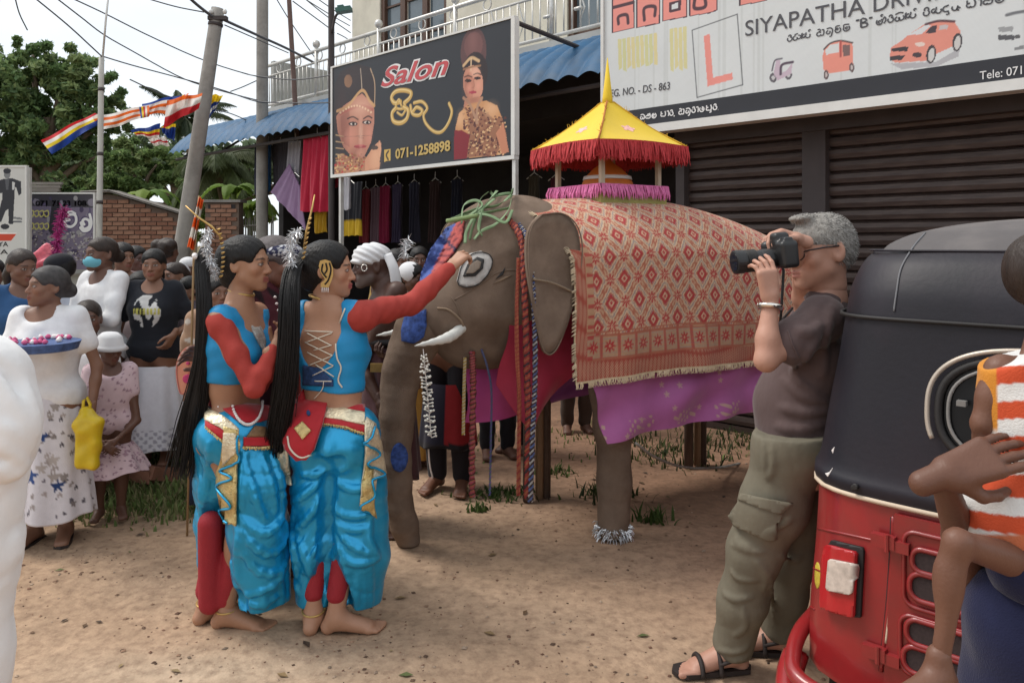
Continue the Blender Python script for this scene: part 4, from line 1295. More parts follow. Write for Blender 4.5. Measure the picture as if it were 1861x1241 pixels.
def paint_purple(c, q, k):
 c.C[:] = s2l((116, 108, 128))
 c.poly(q([(50, 350), (172, 350), (172, 378), (50, 374)]), s2l((64, 62, 70)))
 r_ = random.Random(4)
 for _ in range(60): c.poly(q(ep(r_.uniform(52, 172), r_.uniform(360, 470), r_.uniform(2, 8), r_.uniform(2, 7))), s2l(r_.choice([(92, 84, 112), (130, 124, 138), (70, 62, 90), (150, 148, 150)])))
 for _ in range(240): c.poly(q(ep(r_.uniform(56, 168), r_.uniform(422, 482), r_.uniform(.8, 2.2), r_.uniform(.8, 2.0))), s2l(r_.choice([(180, 176, 172), (70, 62, 76), (150, 140, 140), (100, 90, 84)])))
 c.poly(q([(95, 362), (110, 368), (100, 430), (88, 420)]), s2l((56, 54, 62)))
 for (x0, y0) in ((54, 385), (54, 408)):
  for i_ in range(4):
   c.line(bez(q([(x0 + i_ * 9, y0), (x0 + i_ * 9 + 6, y0 - 2), (x0 + i_ * 9 + 7, y0 + 6), (x0 + i_ * 9 + 2, y0 + 9), (x0 + i_ * 9, y0 + 5)]), 14), .012, s2l((206, 200, 110)))
 wh = s2l((226, 226, 226))
 for w_, col in ((.052, s2l((72, 58, 100))), (.032, wh)):
  c.line(bez(q([(120, 396), (128, 390), (137, 392), (138, 404), (130, 412), (120, 410), (118, 402), (126, 400)]), 26), w_, col)
  c.line(bez(q([(119, 390), (128, 384), (137, 388)]), 10), w_ * .7, col)
  c.line(bez(q([(147, 405), (152, 416), (162, 412), (162, 402), (155, 398), (150, 402), (153, 408)]), 26), w_, col)
  c.line(bez(q([(146, 414), (152, 420), (162, 417), (166, 405), (163, 390)]), 18), w_, col)
pbd = board('weathered purple advert board with white numbers along its top', 52, 353, 170, 490, 9.2, paint_purple, 220, 240)
for t_, xa, xb in (('071', 65, 86), ('71', 95, 107), ('23', 114, 128), ('108.', 136, 160)):
 a_ = P(xa, 374, 9.2); b_ = P(xb, 374, 9.2)
 v, f = text_mesh(t_, .085, width=b_[0] - a_[0], offset=.002); mb = MB(); mb.add(np.stack([a_[0] + v[:, 0], 9.195 + 0 * v[:, 0], a_[2] + v[:, 1]], 1), f); mb.wbuild('lettering', m_white_ink, pbd)

def pole(name, label, pts, r0, r1, m, n=12, cat='pole', bands=()):
 pts = np.array(pts); base = pts[0].copy()
 r = thing(name, label, cat, base, 0)
 mb = MB(); mb.tube(np.linspace(pts[0], pts[-1], 14), np.linspace(r0, r1, 14), n); mb.wbuild('shaft', m, r, True)
 for t in bands:
  p = pts[0] + (pts[-1] - pts[0]) * t; d = nrm(pts[-1] - pts[0]); rr = (r0 + (r1 - r0) * t) * 1.12
  mb = MB(); mb.tube([p - d * .02, p + d * .02], rr, n); mb.wbuild('band', m_col, r, True)
 return r
def gp(px, py0, z):                              # foot of a pole straight below
 a_ = P(px, py0, z); a_[2] = 0; return a_
m_pale = mat('pale_paint', (.50, .50, .47), rough=.7, var=.12, vscale=3, stretch=(4, 4, .6), dirt=(.22, .20, .18), dscale=5, damt=.5)
wp = pole('white_pole', 'slim pale painted pole with thin pipe extending on top', [gp(177, 441, 9), P(184.5, 104, 9)], .036, .030, m_pale, 10, 'pole', (.55, .7, .9))
mb = MB(); mb.tube([P(186, 112, 9.04), P(192, 40, 9.04), P(199, -30, 9.04)], .012, 6); mb.wbuild('pipe', m_steel, wp, True)
lp = pole('leaning_pole', 'weathered grey concrete pole leaning right, wires at its top', [P(300, 660, 10), P(396, 16, 10)], .115, .082, m_concrete, 10, 'pole', (.955,))
mb = MB(); mb.box(P(396, 34, 9.95), (.24, .08, .05)); mb.wbuild('crossarm', m_col, lp)
for dx in (-.09, .09):
 mb = MB(); c_ = P(396, 30, 9.9) + [dx, 0, .03]; mb.tube([c_, c_ + [0, 0, .03], c_ + [0, 0, .06]], [.02, .03, .015], 8); mb.wbuild('insulator', m_white_frame, lp, True)
pole('concrete_pole', 'thick upright grey concrete pole at the shop corner', [gp(476, 441, 11.8), P(477, -40, 11.8)], .092, .088, m_concrete, 12)
pole('rusty_pipe', 'thin brown pipe standing beside the balcony corner', [P(540, 250, 12.2), P(523, -40, 12.2)], .042, .036, mat('rust', (.16, .10, .085), rough=.7, var=.25))
sl = pole('street_lamp', 'dark post carrying a green street lamp above the salon sign', [gp(603, 441, 10.2), P(602, -40, 10.2)], .045, .04, m_col, 10, 'street lamp')
mb = MB(); mb.tube(bez([P(603, 60, 10.15), P(610, 30, 10.1), P(622, 22, 10.0)], 8), .018, 6); mb.wbuild('arm', m_col, sl, True)
mb = MB(); mb.box(P(625, 19, 9.98), (.20, .14, .055), rot_axis((0, 1, 0), -.15)); mb.box(P(620, 15, 9.98), (.08, .10, .05), rot_axis((0, 1, 0), -.15)); mb.wbuild('lamp_head', mat('lamp_green', (.04, .12, .10), rough=.4), sl)

m_cable = mat('cable', (.10, .10, .11), rough=.6, var=.1)
CLB = '''dropping behind the tall tree at the far left|sloping down to the top of the pale pole|lowest of the two long sags crossing the sky to the concrete pole|highest long sag crossing the sky to the concrete pole|short and faint running into the leaning pole top|just under the thick bundle right of the leaning pole|from the pale pole tip across to the concrete pole|passing over the coconut palm crown|short slanting piece left of the concrete pole|steepest one running to the cream wall corner|left of the rusty pipe in the fan of lines|slanting down behind the balcony corner|uppermost right in the fan beside the street lamp|short piece beside the street lamp post|middle one of the fan above the balcony|level along the salon sign upper edge|level across the balcony railing below the other'''.split('|')
def cable(pts, z0, z1, r=.0085, k=3.722, ox=0, oy=0, label=None):
 label = label or 'thin overhead cable ' + CLB.pop(0)
 q = bez([(ox + x / k, oy + y / k) for x, y in pts], 22) if len(pts) > 2 else np.linspace(V(ox + pts[0][0] / k, oy + pts[0][1] / k), V(ox + pts[1][0] / k, oy + pts[1][1] / k), 8)
 zz = np.linspace(z0, z1, len(q))
 mb = MB(); mb.tube([P(a_[0], a_[1], z_) for a_, z_ in zip(q, zz)], r, 5)
 v = np.vstack(mb.v)
 return tag(link('overhead_cable', mesh_from('overhead_cable', v, mb.f, None, True), m_cable), label, 'cable', 'overhead cables crossing the sky')
cable([(95, -40), (130, 90), (185, 205)], 20, 22, .018)
cable([(200, -40), (450, 165), (620, 320), (690, 385)], 8.0, 9.0)
cable([(330, -50), (550, 120), (700, 235), (900, 350), (1190, 510), (1400, 590), (1740, 680)], 8.5, 11.7)
cable([(420, -40), (700, 90), (1000, 240), (1380, 410), (1740, 520), (1861, 520)], 8.6, 11.9)
cable([(900, -40), (1020, 0), (1200, 50), (1380, 85)], 9.2, 10)
cable([(1240, -50), (1340, 40), (1450, 125)], 9.4, 9.95, .02, label='thick dark cable bundle running up from leaning pole top')
cable([(1520, 140), (1740, 240), (1950, 335), (2150, 440)], 9.95, 12.6, .02, label='thick dark cable bundle running right from leaning pole top')
cable([(1520, 172), (1740, 268), (1950, 360)], 9.95, 12.2)
cable([(700, 385), (900, 445), (1200, 525), (1500, 610), (1740, 690), (1861, 692)], 9, 11.8)
cable([(880, 540), (1100, 640), (1400, 730), (1560, 770), (1700, 830)], 9.5, 12.5)
cable([(1560, 620), (1640, 590), (1740, 545)], 11, 11.8)
for pts, za, zb_ in (([(380, -30), (540, 100), (705, 215)], 11, 13.5), ([(330, 10), (560, 180), (600, 215)], 11, 13), ([(215, -20), (300, 120), (400, 270), (490, 400)], 12, 13), ([(470, -20), (600, 70), (705, 135)], 12, 14),
     ([(620, 220), (660, 240), (705, 268)], 12, 13.8), ([(400, -10), (560, 90), (700, 170)], 12, 14), ([(0, 475), (90, 495), (340, 520), (590, 490)], 11.5, 9.4), ([(0, 630), (100, 660), (300, 672), (580, 670)], 11.5, 9.6)):
 cable(pts, za, zb_, .0085, 3.579, 440, 0)

FLAG = [s2l(c) for c in ((40, 70, 150), (236, 206, 40), (206, 44, 52), (238, 236, 230), (232, 110, 40))]
m_flag = mat('flag_cloth', attr=True, rough=.75, var=.06, transl=.35)
def flag(corners, z, label, order=(0, 1, 2, 3, 4), wave=.06, seed=0, cross=True, zs=None):
 """corners px: top-left, top-right, bottom-right, bottom-left"""
 c = [V(x / 3.722, y / 3.722) for x, y in corners]
 r_ = random.Random(seed); ph = r_.uniform(0, 6)
 base = P(*np.mean(c, 0), z)
 root = thing('striped_flag', label, 'flag', base, 0, 'striped flags strung between the poles')
 nu, nv = 60, 30
 mb = MB()
 def fn(u, w):
  x = (1 - w) * ((1 - u) * c[0][0] + u * c[1][0]) + w * ((1 - u) * c[3][0] + u * c[2][0])
  y = (1 - w) * ((1 - u) * c[0][1] + u * c[1][1]) + w * ((1 - u) * c[3][1] + u * c[2][1])
  y = y + 2.2 * np.sin(u * 7 + ph) * np.sin(u * 3.1)
  zz = z + wave * np.sin(u * 9 + w * 4 + ph) + .03 * np.sin(u * 21 + ph)
  return (x - CX) / F * zz, zz, H - (y - HY) / F * zz
 def cf(u, w):
  k = np.clip((w * 5).astype(int), 0, 4); col = np.array([FLAG[order[i]] for i in range(5)])[k]
  if cross:
   m = u > .82; k2 = np.clip(((u - .82) / .18 * 5).astype(int), 0, 4); col[m] = np.array(FLAG)[k2][m]
  return col
 mb.grid(fn, nu, nv, False, cf); mb.wbuild('cloth', m_flag, root, True)
flag([(275, 950), (640, 765), (735, 800), (350, 1045)], 9.3, 'large flag trailing left past the pale pole', (2, 3, 1, 0, 0), .07, 1, False)
flag([(620, 790), (1010, 715), (1010, 790), (690, 880)], 9.2, 'narrow twisted flag right of the pale pole', (3, 4, 3, 4, 3), .05, 2)
flag([(960, 705), (1280, 630), (1180, 770), (960, 780)], 9.4, 'white and orange flag flapping under the palm', (0, 3, 4, 3, 4), .05, 3)
flag([(1130, 680), (1370, 630), (1345, 735), (1105, 870)], 9.3, 'red white and orange flag beside the leaning pole', (4, 3, 3, 2, 2), .06, 4, False)
flag([(880, 885), (1085, 835), (1075, 935), (930, 920)], 9.3, 'small low flag with blue and yellow top stripes', (0, 0, 1, 2, 3), .04, 5, False)
flag([(1090, 860), (1190, 840), (1180, 960), (1100, 900)], 9.5, 'small crumpled flag of yellow and dark blue', (1, 0, 0, 0, 0), .04, 6, False)
flag([(1420, 645), (1510, 645), (1470, 720), (1400, 830)], 10.3, 'yellow and grey flag fluttering behind the leaning pole', (1, 1, 0, 3, 0), .04, 7, False)
flag([(1345, 1335), (1378, 1350), (1312, 1690), (1265, 1672)], 4.2, 'small orange and white flag rising behind the left dancer pin', (4, 3, 4, 3, 4), .02, 9, False)
fr_ = bpy.data.objects[sorted(o.name for o in bpy.data.objects if o.name.startswith('striped_flag'))[-1]]
mb = MB(); mb.tube([P(362, 356, 4.21), P(352, 470, 4.21), gp(340, 441, 4.21)], .006, 6); mb.wbuild('stick', mat('flag_stick', (.30, .20, .10)), fr_, True)
flag([(1000, 940), (1120, 925), (1150, 990), (1040, 985)], 9.4, 'pale crumpled flag hanging lowest of the string', (3, 3, 2, 3, 3), .04, 8, False)

# ================================================================== PEOPLE: anatomy
m_skin = mat('skin', attr=True, rough=.5, var=.07, vscale=18, bump=.10, bscale=160, spec=.42)
m_hair = mat('hair', (.009, .008, .008), rough=.5, var=.3, vscale=60, stretch=(1, 1, .12), bump=.4, bscale=160, spec=.3)
m_hair_br = mat('hair_brown', (.03, .02, .016), rough=.45, var=.3, vscale=60, stretch=(1, 1, .12), bump=.4, bscale=160, spec=.3)
SKIN = dict(dark=(.125, .060, .040), mid=(.21, .105, .066), brown=(.13, .062, .038), tan=(.30, .155, .095), fair=(.46, .25, .175))

class Head:
 def __init__(s, c, fwd, up=(0, 0, 1), s_=1.0):
  s.c = V(c); s.s = s_
  s.f = nrm(fwd); s.u = nrm(V(up) - s.f * (V(up) @ s.f)); s.x = np.cross(s.f, s.u)   # x: the person's right
  s.R = np.stack([s.x, s.f, s.u], 1)
 def p(s, x, y, z): return s.c + s.s * (x * s.x + y * s.f + z * s.u)
 def loc(s, v): return ((np.asarray(v) - s.c) @ s.R) / s.s
 def sdf(s, neck=None, nr=.05, fem=True, smile=.0):
  S_ = S(); e = s.s; p = s.p
  S_.ell(p(0, -.012, .034), V(.073, .094, .077) * e, s.R, k=.02 * e)
  S_.ell(p(0, -.030, .0), V(.064, .070, .068) * e, s.R, k=.03 * e)
  S_.ell(p(0, .030, -.026), V(.060, .058, .078) * e, s.R, k=.03 * e)
  for q in (-1, 1):
   S_.rc(p(q * .044, .012, -.058), p(q * .010, .064, -.094), .020 * e, .016 * e, k=.03 * e)
   S_.ell(p(q * .040, .056, -.024), V(.022, .020, .020) * e, s.R, k=.02 * e)
  S_.rc(p(-.030, .077, .020), p(.030, .077, .020), .012 * e, k=.014 * e)
  S_.ell(p(0, .076, -.098), V(.018, .016, .014) * e, s.R, k=.016 * e)
  S_.ell(p(0, .072, -.064), V(.030, .022, .024) * e, s.R, k=.02 * e)
  for q in (-1, 1):
   S_.ell(p(q * .032, .097, .001), V(.019, .014, .011) * e, s.R, k=.012 * e, op='s')
   S_.ell(p(q * .0315, .0735, .001), V(.014, .014, .0125) * e, s.R, k=.003 * e)
   S_.rc(p(q * .018, .083, .0095), p(q * .044, .077, .0085), .0042 * e, .0036 * e, k=.004 * e)
  S_.rc(p(0, .084, .006), p(0, .104, -.032), .0075 * e, .0115 * e, k=.012 * e)
  for q in (-1, 1): S_.ell(p(q * .0125, .094, -.0365), V(.0085, .011, .0075) * e, s.R, k=.007 * e)
  S_.chain([p(-.021 - .004 * smile, .085, -.0615 + .005 * smile), p(0, .0955, -.0605), p(.021 + .004 * smile, .085, -.0615 + .005 * smile)], [.0035 * e, .0068 * e, .0035 * e], k=.005 * e)
  S_.chain([p(-.019, .084, -.0685), p(0, .0935, -.0720), p(.019, .084, -.0685)], [.0035 * e, .0082 * e, .0035 * e], k=.005 * e)
  S_.chain([p(-.024, .091, -.0655 + .004 * smile), p(0, .1035, -.0665), p(.024, .091, -.0655 + .004 * smile)], .0022 * e, k=.003 * e, op='s')
  for q in (-1, 1):
   rr = s.R @ rot_axis((0, 0, 1), q * .35)
   S_.ell(p(q * .073, -.016, -.006), V(.0085, .020, .033) * e, rr, k=.008 * e)
   S_.ell(p(q * .080, -.011, -.002), V(.006, .010, .018) * e, rr, k=.006 * e, op='s')
  if neck is not None:
   S_.rc(p(0, -.022, -.055), V(neck), nr * e, nr * 1.12 * e, k=.03 * e)
  return S_
 def colors(s, v, skin, brow=(.015, .011, .010), lip=None, eyes=True, grey=False, beard=None):
  skin = V(skin); c = np.tile(skin, (len(v), 1))
  q = s.loc(v); x, y, z = q[:, 0], q[:, 1], q[:, 2]
  lip = skin * V(.95, .55, .6) if lip is None else V(lip)
  def mixw(w, col): c[:] = c * (1 - w[:, None]) + V(col) * w[:, None]
  front = sstep(y, .05, .065)
  mixw(front * .25 * sstep(.05 - np.abs(np.hypot(x * .8 - np.sign(x) * .03, z + .03)), 0, .04), skin * V(1.15, .85, .8))
  zl = z + .0655 - .010 * np.abs(x) / .02 * 0.0
  mixw(sstep(.0145 - np.abs(zl), 0, .006) * sstep(.026 - np.abs(x), 0, .006) * sstep(y, .078, .084) * .9, lip)
  mixw(sstep(.0022 - np.abs(z + .0660), -.001, .002) * sstep(.024 - np.abs(x), 0, .004) * sstep(y, .075, .08) * .6, lip * .4)
  bz = .0245 - 3.5 * (np.abs(x) - .030) ** 2 / .02 * .1
  mixw(sstep(.0050 - np.abs(z - bz), 0, .003) * sstep(np.abs(x), .011, .016) * sstep(.052 - np.abs(x), 0, .008) * sstep(y, .05, .06) * .85, brow)
  if eyes:
   ex = np.abs(x) - .0315
   lens = 1 - (ex / .0145) ** 2 - ((z + .0005) / .0058) ** 2
   vis = sstep(y, .070, .076)
   mixw(sstep(1 - (ex / .0195) ** 2 - (z / .0105) ** 2, 0, .3) * vis * .8, skin * .35)
   mixw(sstep(lens, 0, .3) * vis, (.40, .36, .34))
   mixw(sstep(.0062 - np.hypot(ex, z - .0005), 0, .0015) * vis, (.018, .011, .009))
  if beard is not None:
   w = sstep(-z, .035, .05) * sstep(y, -.01, .02) * (1 - sstep(.020 - np.abs(zl), 0, .006) * sstep(.026 - np.abs(x), 0, .006))
   mixw(w * .35, beard)
  return c
 def hair_cap(s, S_, g=.010, line=.0, low=-.05, face=True):
  e, p = s.s, s.p
  S_.ell(p(0, -.012, .036), (V(.073, .094, .077) + g) * e, s.R, k=.02 * e)
  S_.ell(p(0, -.034, -.004), (V(.064, .070, .064) + g) * e, s.R, k=.03 * e)
  if face:
   S_.ell(p(0, .105, -.030 + line), V(.070, .085, .090) * e, s.R, k=.012 * e, op='s')
   for q in (-1, 1): S_.ell(p(q * .085, .020, -.030), V(.030, .048, .050) * e, s.R, k=.01 * e, op='s')
   S_.ell(p(0, .03, -.13), V(.12, .10, .075) * e, s.R, k=.01 * e, op='s')
  return S_

def hand_sdf(w, d, n, side, s=1.0, curl=(.25, .3, .35, .4), thumb=.4, spread=.10, rel=1.0):
 """w wrist, d towards the fingers, n the way the palm faces, side 'R' or 'L'"""
 d = nrm(d); n = nrm(V(n) - d * (V(n) @ d)); l = np.cross(n, d) * (-1 if side == 'R' else 1)
 S_ = S()
 S_.rc(w - d * .035 * s, w + d * .012 * s, .026 * s * .85, .024 * s, k=.01)
 for o_, e_ in ((.024, .027), (.008, .009), (-.008, -.009), (-.022, -.026)):
  S_.rc(w + l * o_ * .7 * s + d * .012 * s, w + l * e_ * s + d * .085 * s, .015 * s, .0125 * s, k=.012 * s)
 for i, (o_, L) in enumerate(((.028, .072), (.0095, .080), (-.0095, .074), (-.027, .058))):
  a = (1.5 - i) * spread
  dd = nrm(d * math.cos(a) + l * math.sin(a)); c = curl[i] if np.ndim(curl) else curl
  p = w + l * o_ * s + d * .085 * s; r0 = (.0092, .0095, .0090, .0080)[i] * s
  ax = nrm(np.cross(dd, n)); ang = 0
  for j, fr in enumerate((.45, .31, .26)):
   ang += c * (1, 1.25, .9)[j]
   v = dd * math.cos(ang) + n * math.sin(ang)
   q = p + v * L * fr * s
   S_.rc(p, q, r0, r0 * .88, k=.003 * s); r0 *= .88; p = q
 t0 = w + l * .018 * s + d * .020 * s + n * .006 * s
 v = nrm(l * .80 + d * .62 + n * thumb * .5)
 t1 = t0 + v * .042 * s; v2 = nrm(l * (.55 - thumb * .5) + d * .85 + n * thumb * .6)
 t2 = t1 + v2 * .032 * s; v3 = nrm(l * (.3 - thumb * .6) + d + n * thumb * .7)
 t3 = t2 + v3 * .026 * s
 S_.rc(t0, t1, .0155 * s, .0115 * s, k=.012 * s); S_.rc(t1, t2, .0112 * s, .0098 * s, k=.004 * s); S_.rc(t2, t3, .0098 * s, .0078 * s, k=.003 * s)
 return S_

def foot_sdf(ank, tdir, s=1.0, toes=True, zg=0.0):
 S_ = S(); d = nrm(V(tdir) * [1, 1, 0]); l = np.cross(d, V(0, 0, 1)); a = V(ank); b = V(a[0], a[1], zg)
 S_.rc(a + V(0, 0, .05 * s), a, .034 * s, .036 * s, k=.02)
 S_.rc(a, b - d * .035 * s + V(0, 0, .030 * s), .034 * s, .031 * s, k=.03 * s)
 for o_ in (-.020, .0, .022):
  S_.rc(a + d * .01 * s - V(0, 0, .02 * s), b + d * .130 * s + l * o_ * s + V(0, 0, .020 * s), .028 * s, .0185 * s, k=.03 * s)
 if toes:
  for i, o_ in enumerate((-.032, -.014, .002, .018, .032)):
   q = b + d * (.128 + .0) * s + l * o_ * s + V(0, 0, .017 * s)
   L = (.062, .060, .054, .046, .036)[i] * s
   S_.rc(q, q + d * L - V(0, 0, .005 * s), .013 * s, (.0125, .0095, .009, .0085, .008)[i] * s, k=.006 * s)
 S_.half(V(0, 0, zg + .001), (0, 0, -1))
 return S_

def stand(x, y, h=1.58, yaw=0.0, zg=0.0, head_yaw=0.0, head_pitch=0.0, bend=0.0, child=False, hs=None):
 """standing skeleton; yaw 0 faces the camera (-Y), +90 faces +X"""
 s = h / 1.60
 M = rotz(R(yaw)); o = V(x, y, zg)
 def w(a, b, c): return o + M @ V(a * s, b * s, c * s)
 hk = hs or (1.0 if not child else 1.32)
 hh = .105 * hk
 ht = 1.60 - hh                               # head centre height
 nk = ht - .135 * hk
 J = dict(s=s, hs=s * hk if not child else s * hk, zg=zg)
 for S_, q in (('L', 1), ('R', -1)):          # facing -Y the person's left is +X
  J['hip' + S_] = w(q * .085, 0, .84 * (nk / 1.36)); J['knee' + S_] = w(q * .088, -.012, .45 * (nk / 1.36)); J['ank' + S_] = w(q * .085, .025, .075)
  J['toe' + S_] = nrm(M @ V(q * .22, -1, 0))
  J['sh' + S_] = w(q * .155, .012, nk - .045); J['elb' + S_] = w(q * .215, .03, nk - .325); J['wri' + S_] = w(q * .205, -.045, nk - .56)
 J['pel'] = w(0, .005, .875 * (nk / 1.36)); J['wai'] = w(0, .0, 1.03 * (nk / 1.36)); J['che'] = w(0, .005, nk - .155); J['nec'] = w(0, .012, nk)
 J['f'] = M @ V(0, -1, 0)
 hy = R(yaw + head_yaw); f = V(math.sin(hy), -math.cos(hy), 0)
 f = nrm(f * math.cos(R(head_pitch)) + V(0, 0, math.sin(R(head_pitch))))
 J['head'] = Head(w(0, -.008, ht), f, (0, 0, 1), s * hk)
 return J

def torso(S_, J, g=0.0, fem=True, w=1.0, neckfill=True, belly=0.0, lowpel=True):
 s = J['s']; X = nrm(J['shR'] - J['shL']); ch, wa, pe, ne = J['che'], J['wai'], J['pel'], J['nec']
 up = nrm(ne - pe); f = nrm(np.cross(up, X));
 if f @ J['f'] < 0: f = -f
 sw = np.linalg.norm(J['shR'] - J['shL']) / 2
 S_.rc(J['shL'] * .86 + ne * .14, J['shR'] * .86 + ne * .14, .050 * s * w + g, k=.05 * s)
 if neckfill: S_.rc(ne + up * .0, ch + up * .06 * s, .052 * s + g, .085 * s * w + g, k=.05 * s)
 S_.rc(ch - X * sw * .48, ch + X * sw * .48, .098 * s * w + g, k=.06 * s)
 m_ = (ch + wa) / 2; wx = .075 if fem else .09
 S_.rc(m_ - X * wx * .75 * s * w, m_ + X * wx * .75 * s * w, .090 * s * w + g, k=.06 * s)
 S_.rc(wa - X * wx * .68 * s * w, wa + X * wx * .68 * s * w, .084 * s * w + g + belly * .3, k=.06 * s)
 if belly: S_.ell(wa + f * (.05 * s + belly * .4) + up * .02, V(.11 * s + belly * .3, .07 * s + belly, .12 * s), np.stack([X, f, up], 1), k=.08 * s)
 if lowpel:
  S_.rc(pe - X * .075 * s * w, pe + X * .075 * s * w, .100 * s * w + g, k=.06 * s)
  for q in (-1, 1): S_.ell(pe + X * q * .07 * s - f * .045 * s - up * .045 * s, .085 * s * w + g, k=.06 * s)
 if fem and fem != 'flat':
  for q in (-1, 1): S_.ell(ch + X * q * .070 * s + f * .072 * s - up * .045 * s, .062 * s * w + g, k=.045 * s)
 return S_

def arm(S_, J, sd, g=0.0, w=1.0, t0=0.0, t1=2.0, k=.03):
 """t: 0 shoulder .. 1 elbow .. 2 wrist"""
 s = J['s']; a, b, c = J['sh' + sd], J['elb' + sd], J['wri' + sd]
 if t0 < 1:
  e = min(t1, 1.0); S_.rc(a, a + (b - a) * e, .047 * s * w + g, (.047 + (.036 - .047) * e) * s * w + g, k=k * s)
  if t1 >= .5: S_.ell(a * .5 + b * .5, (.041 * s * w + g), k=.03 * s)
 if t1 > 1:
  e = t1 - 1; m_ = b + (c - b) * min(.35, e)
  S_.rc(b, m_, .036 * s * w + g, .037 * s * w + g, k=.02 * s)
  if e > .35: S_.rc(m_, b + (c - b) * e, .037 * s * w + g, (.037 - .0125 * (e - .35) / .65) * s * w + g, k=.02 * s)
 return S_

def leg(S_, J, sd, g=0.0, w=1.0, t1=2.0):
 s = J['s']; a, b, c = J['hip' + sd], J['knee' + sd], J['ank' + sd]
 S_.rc(a, b, .082 * s * w + g, .050 * s * w + g, k=.04 * s)
 if t1 > 1:
  e = t1 - 1; d = nrm(c - b); back = V(*(-J['f']))
  S_.rc(b, b + (c - b) * e, .050 * s * w + g, (.050 - .016 * e) * s * w + g, k=.03 * s)
  if t1 > 1.5: S_.ell(b + (c - b) * .30 + back * .016 * s, V(.046, .046, .10) * s * w + g, k=.04 * s)
 return S_

def body(J, root, skin, h=.011, hh=.0055, fem=True, w=1.0, hands=None, toes=True, feet=True, smile=0, name='body', belly=0, lip=None, beard=None, brow=(.015, .011, .010), hres=.0045, armw=1.0, nr=None, eyes=True):
 """one continuous figure: torso, limbs, head, hands and feet"""
 hd = J['head']
 B = S(); torso(B, J, 0, fem, w, True, belly)
 for sd in 'LR':
  arm(B, J, sd, 0, armw); leg(B, J, sd, 0, w)
 nr = nr or (.044 if fem else .053)
 B.rc(hd.p(0, -.022, -.07), J['nec'], nr * hd.s, nr * 1.12 * hd.s, k=.03)
 parts = [B.mesh(h, smooth=1)]
 Hs = hd.sdf(J['nec'] * .55 + hd.p(0, -.022, -.055) * .45, nr, fem, smile)
 hv, hf = Hs.mesh(hh); parts.append((hv, hf)); nh0 = len(parts[0][0]); nh1 = nh0 + len(hv)
 for sd in 'LR':
  q = (hands or {}).get(sd)
  if q is None:
   d = nrm(J['wri' + sd] - J['elb' + sd]); n = nrm(J['sh' + ('L' if sd == 'R' else 'R')] - J['sh' + sd])
   q = dict(d=d, n=n, curl=.25)
  if q == 'none': continue
  q = dict(q); d = q.pop('d'); n = q.pop('n')
  parts.append(hand_sdf(J['wri' + sd], d, n, sd, J['s'] * q.pop('size', 1.0), **q).mesh(hres))
  if feet: parts.append(foot_sdf(J['ank' + sd], J['toe' + sd], J['s'], toes, J['zg']).mesh(.006 if toes else .009))
 v, f = joinm(*parts)
 c = np.tile(V(skin), (len(v), 1))
 c[nh0:nh1] = hd.colors(hv, skin, brow, lip, eyes, beard=beard)
 return wobj(name, v, f, m_skin, root, c, True)

def sdf_obj(name, S_, h, m, root, smooth=1, col=None, colfn=None, disp=None):
 v, f = S_.mesh(h, smooth=smooth)
 if disp is not None: v = v + disp(v)
 c = colfn(v) if colfn is not None else (np.tile(V(col), (len(v), 1)) if col is not None else None)
 return wobj(name, v, f, m, root, c, True)

def folds(amp, dirs, seed=0, zf=1.0):
 """cloth wrinkle field for S.disp"""
 r_ = np.random.default_rng(seed); ph = r_.uniform(0, 6.28, 8)
 def fn(x, y, z):
  d = 0
  for i, (a, b, c, fq) in enumerate(dirs):
   u = a * x + b * y + c * z
   d = d + np.sin(6.28 * fq * u + ph[i] + 1.2 * np.sin(6.28 * fq * .37 * (b * x - a * y + .6 * z) + ph[-1 - i]))
  return amp * d / len(dirs)
 return fn

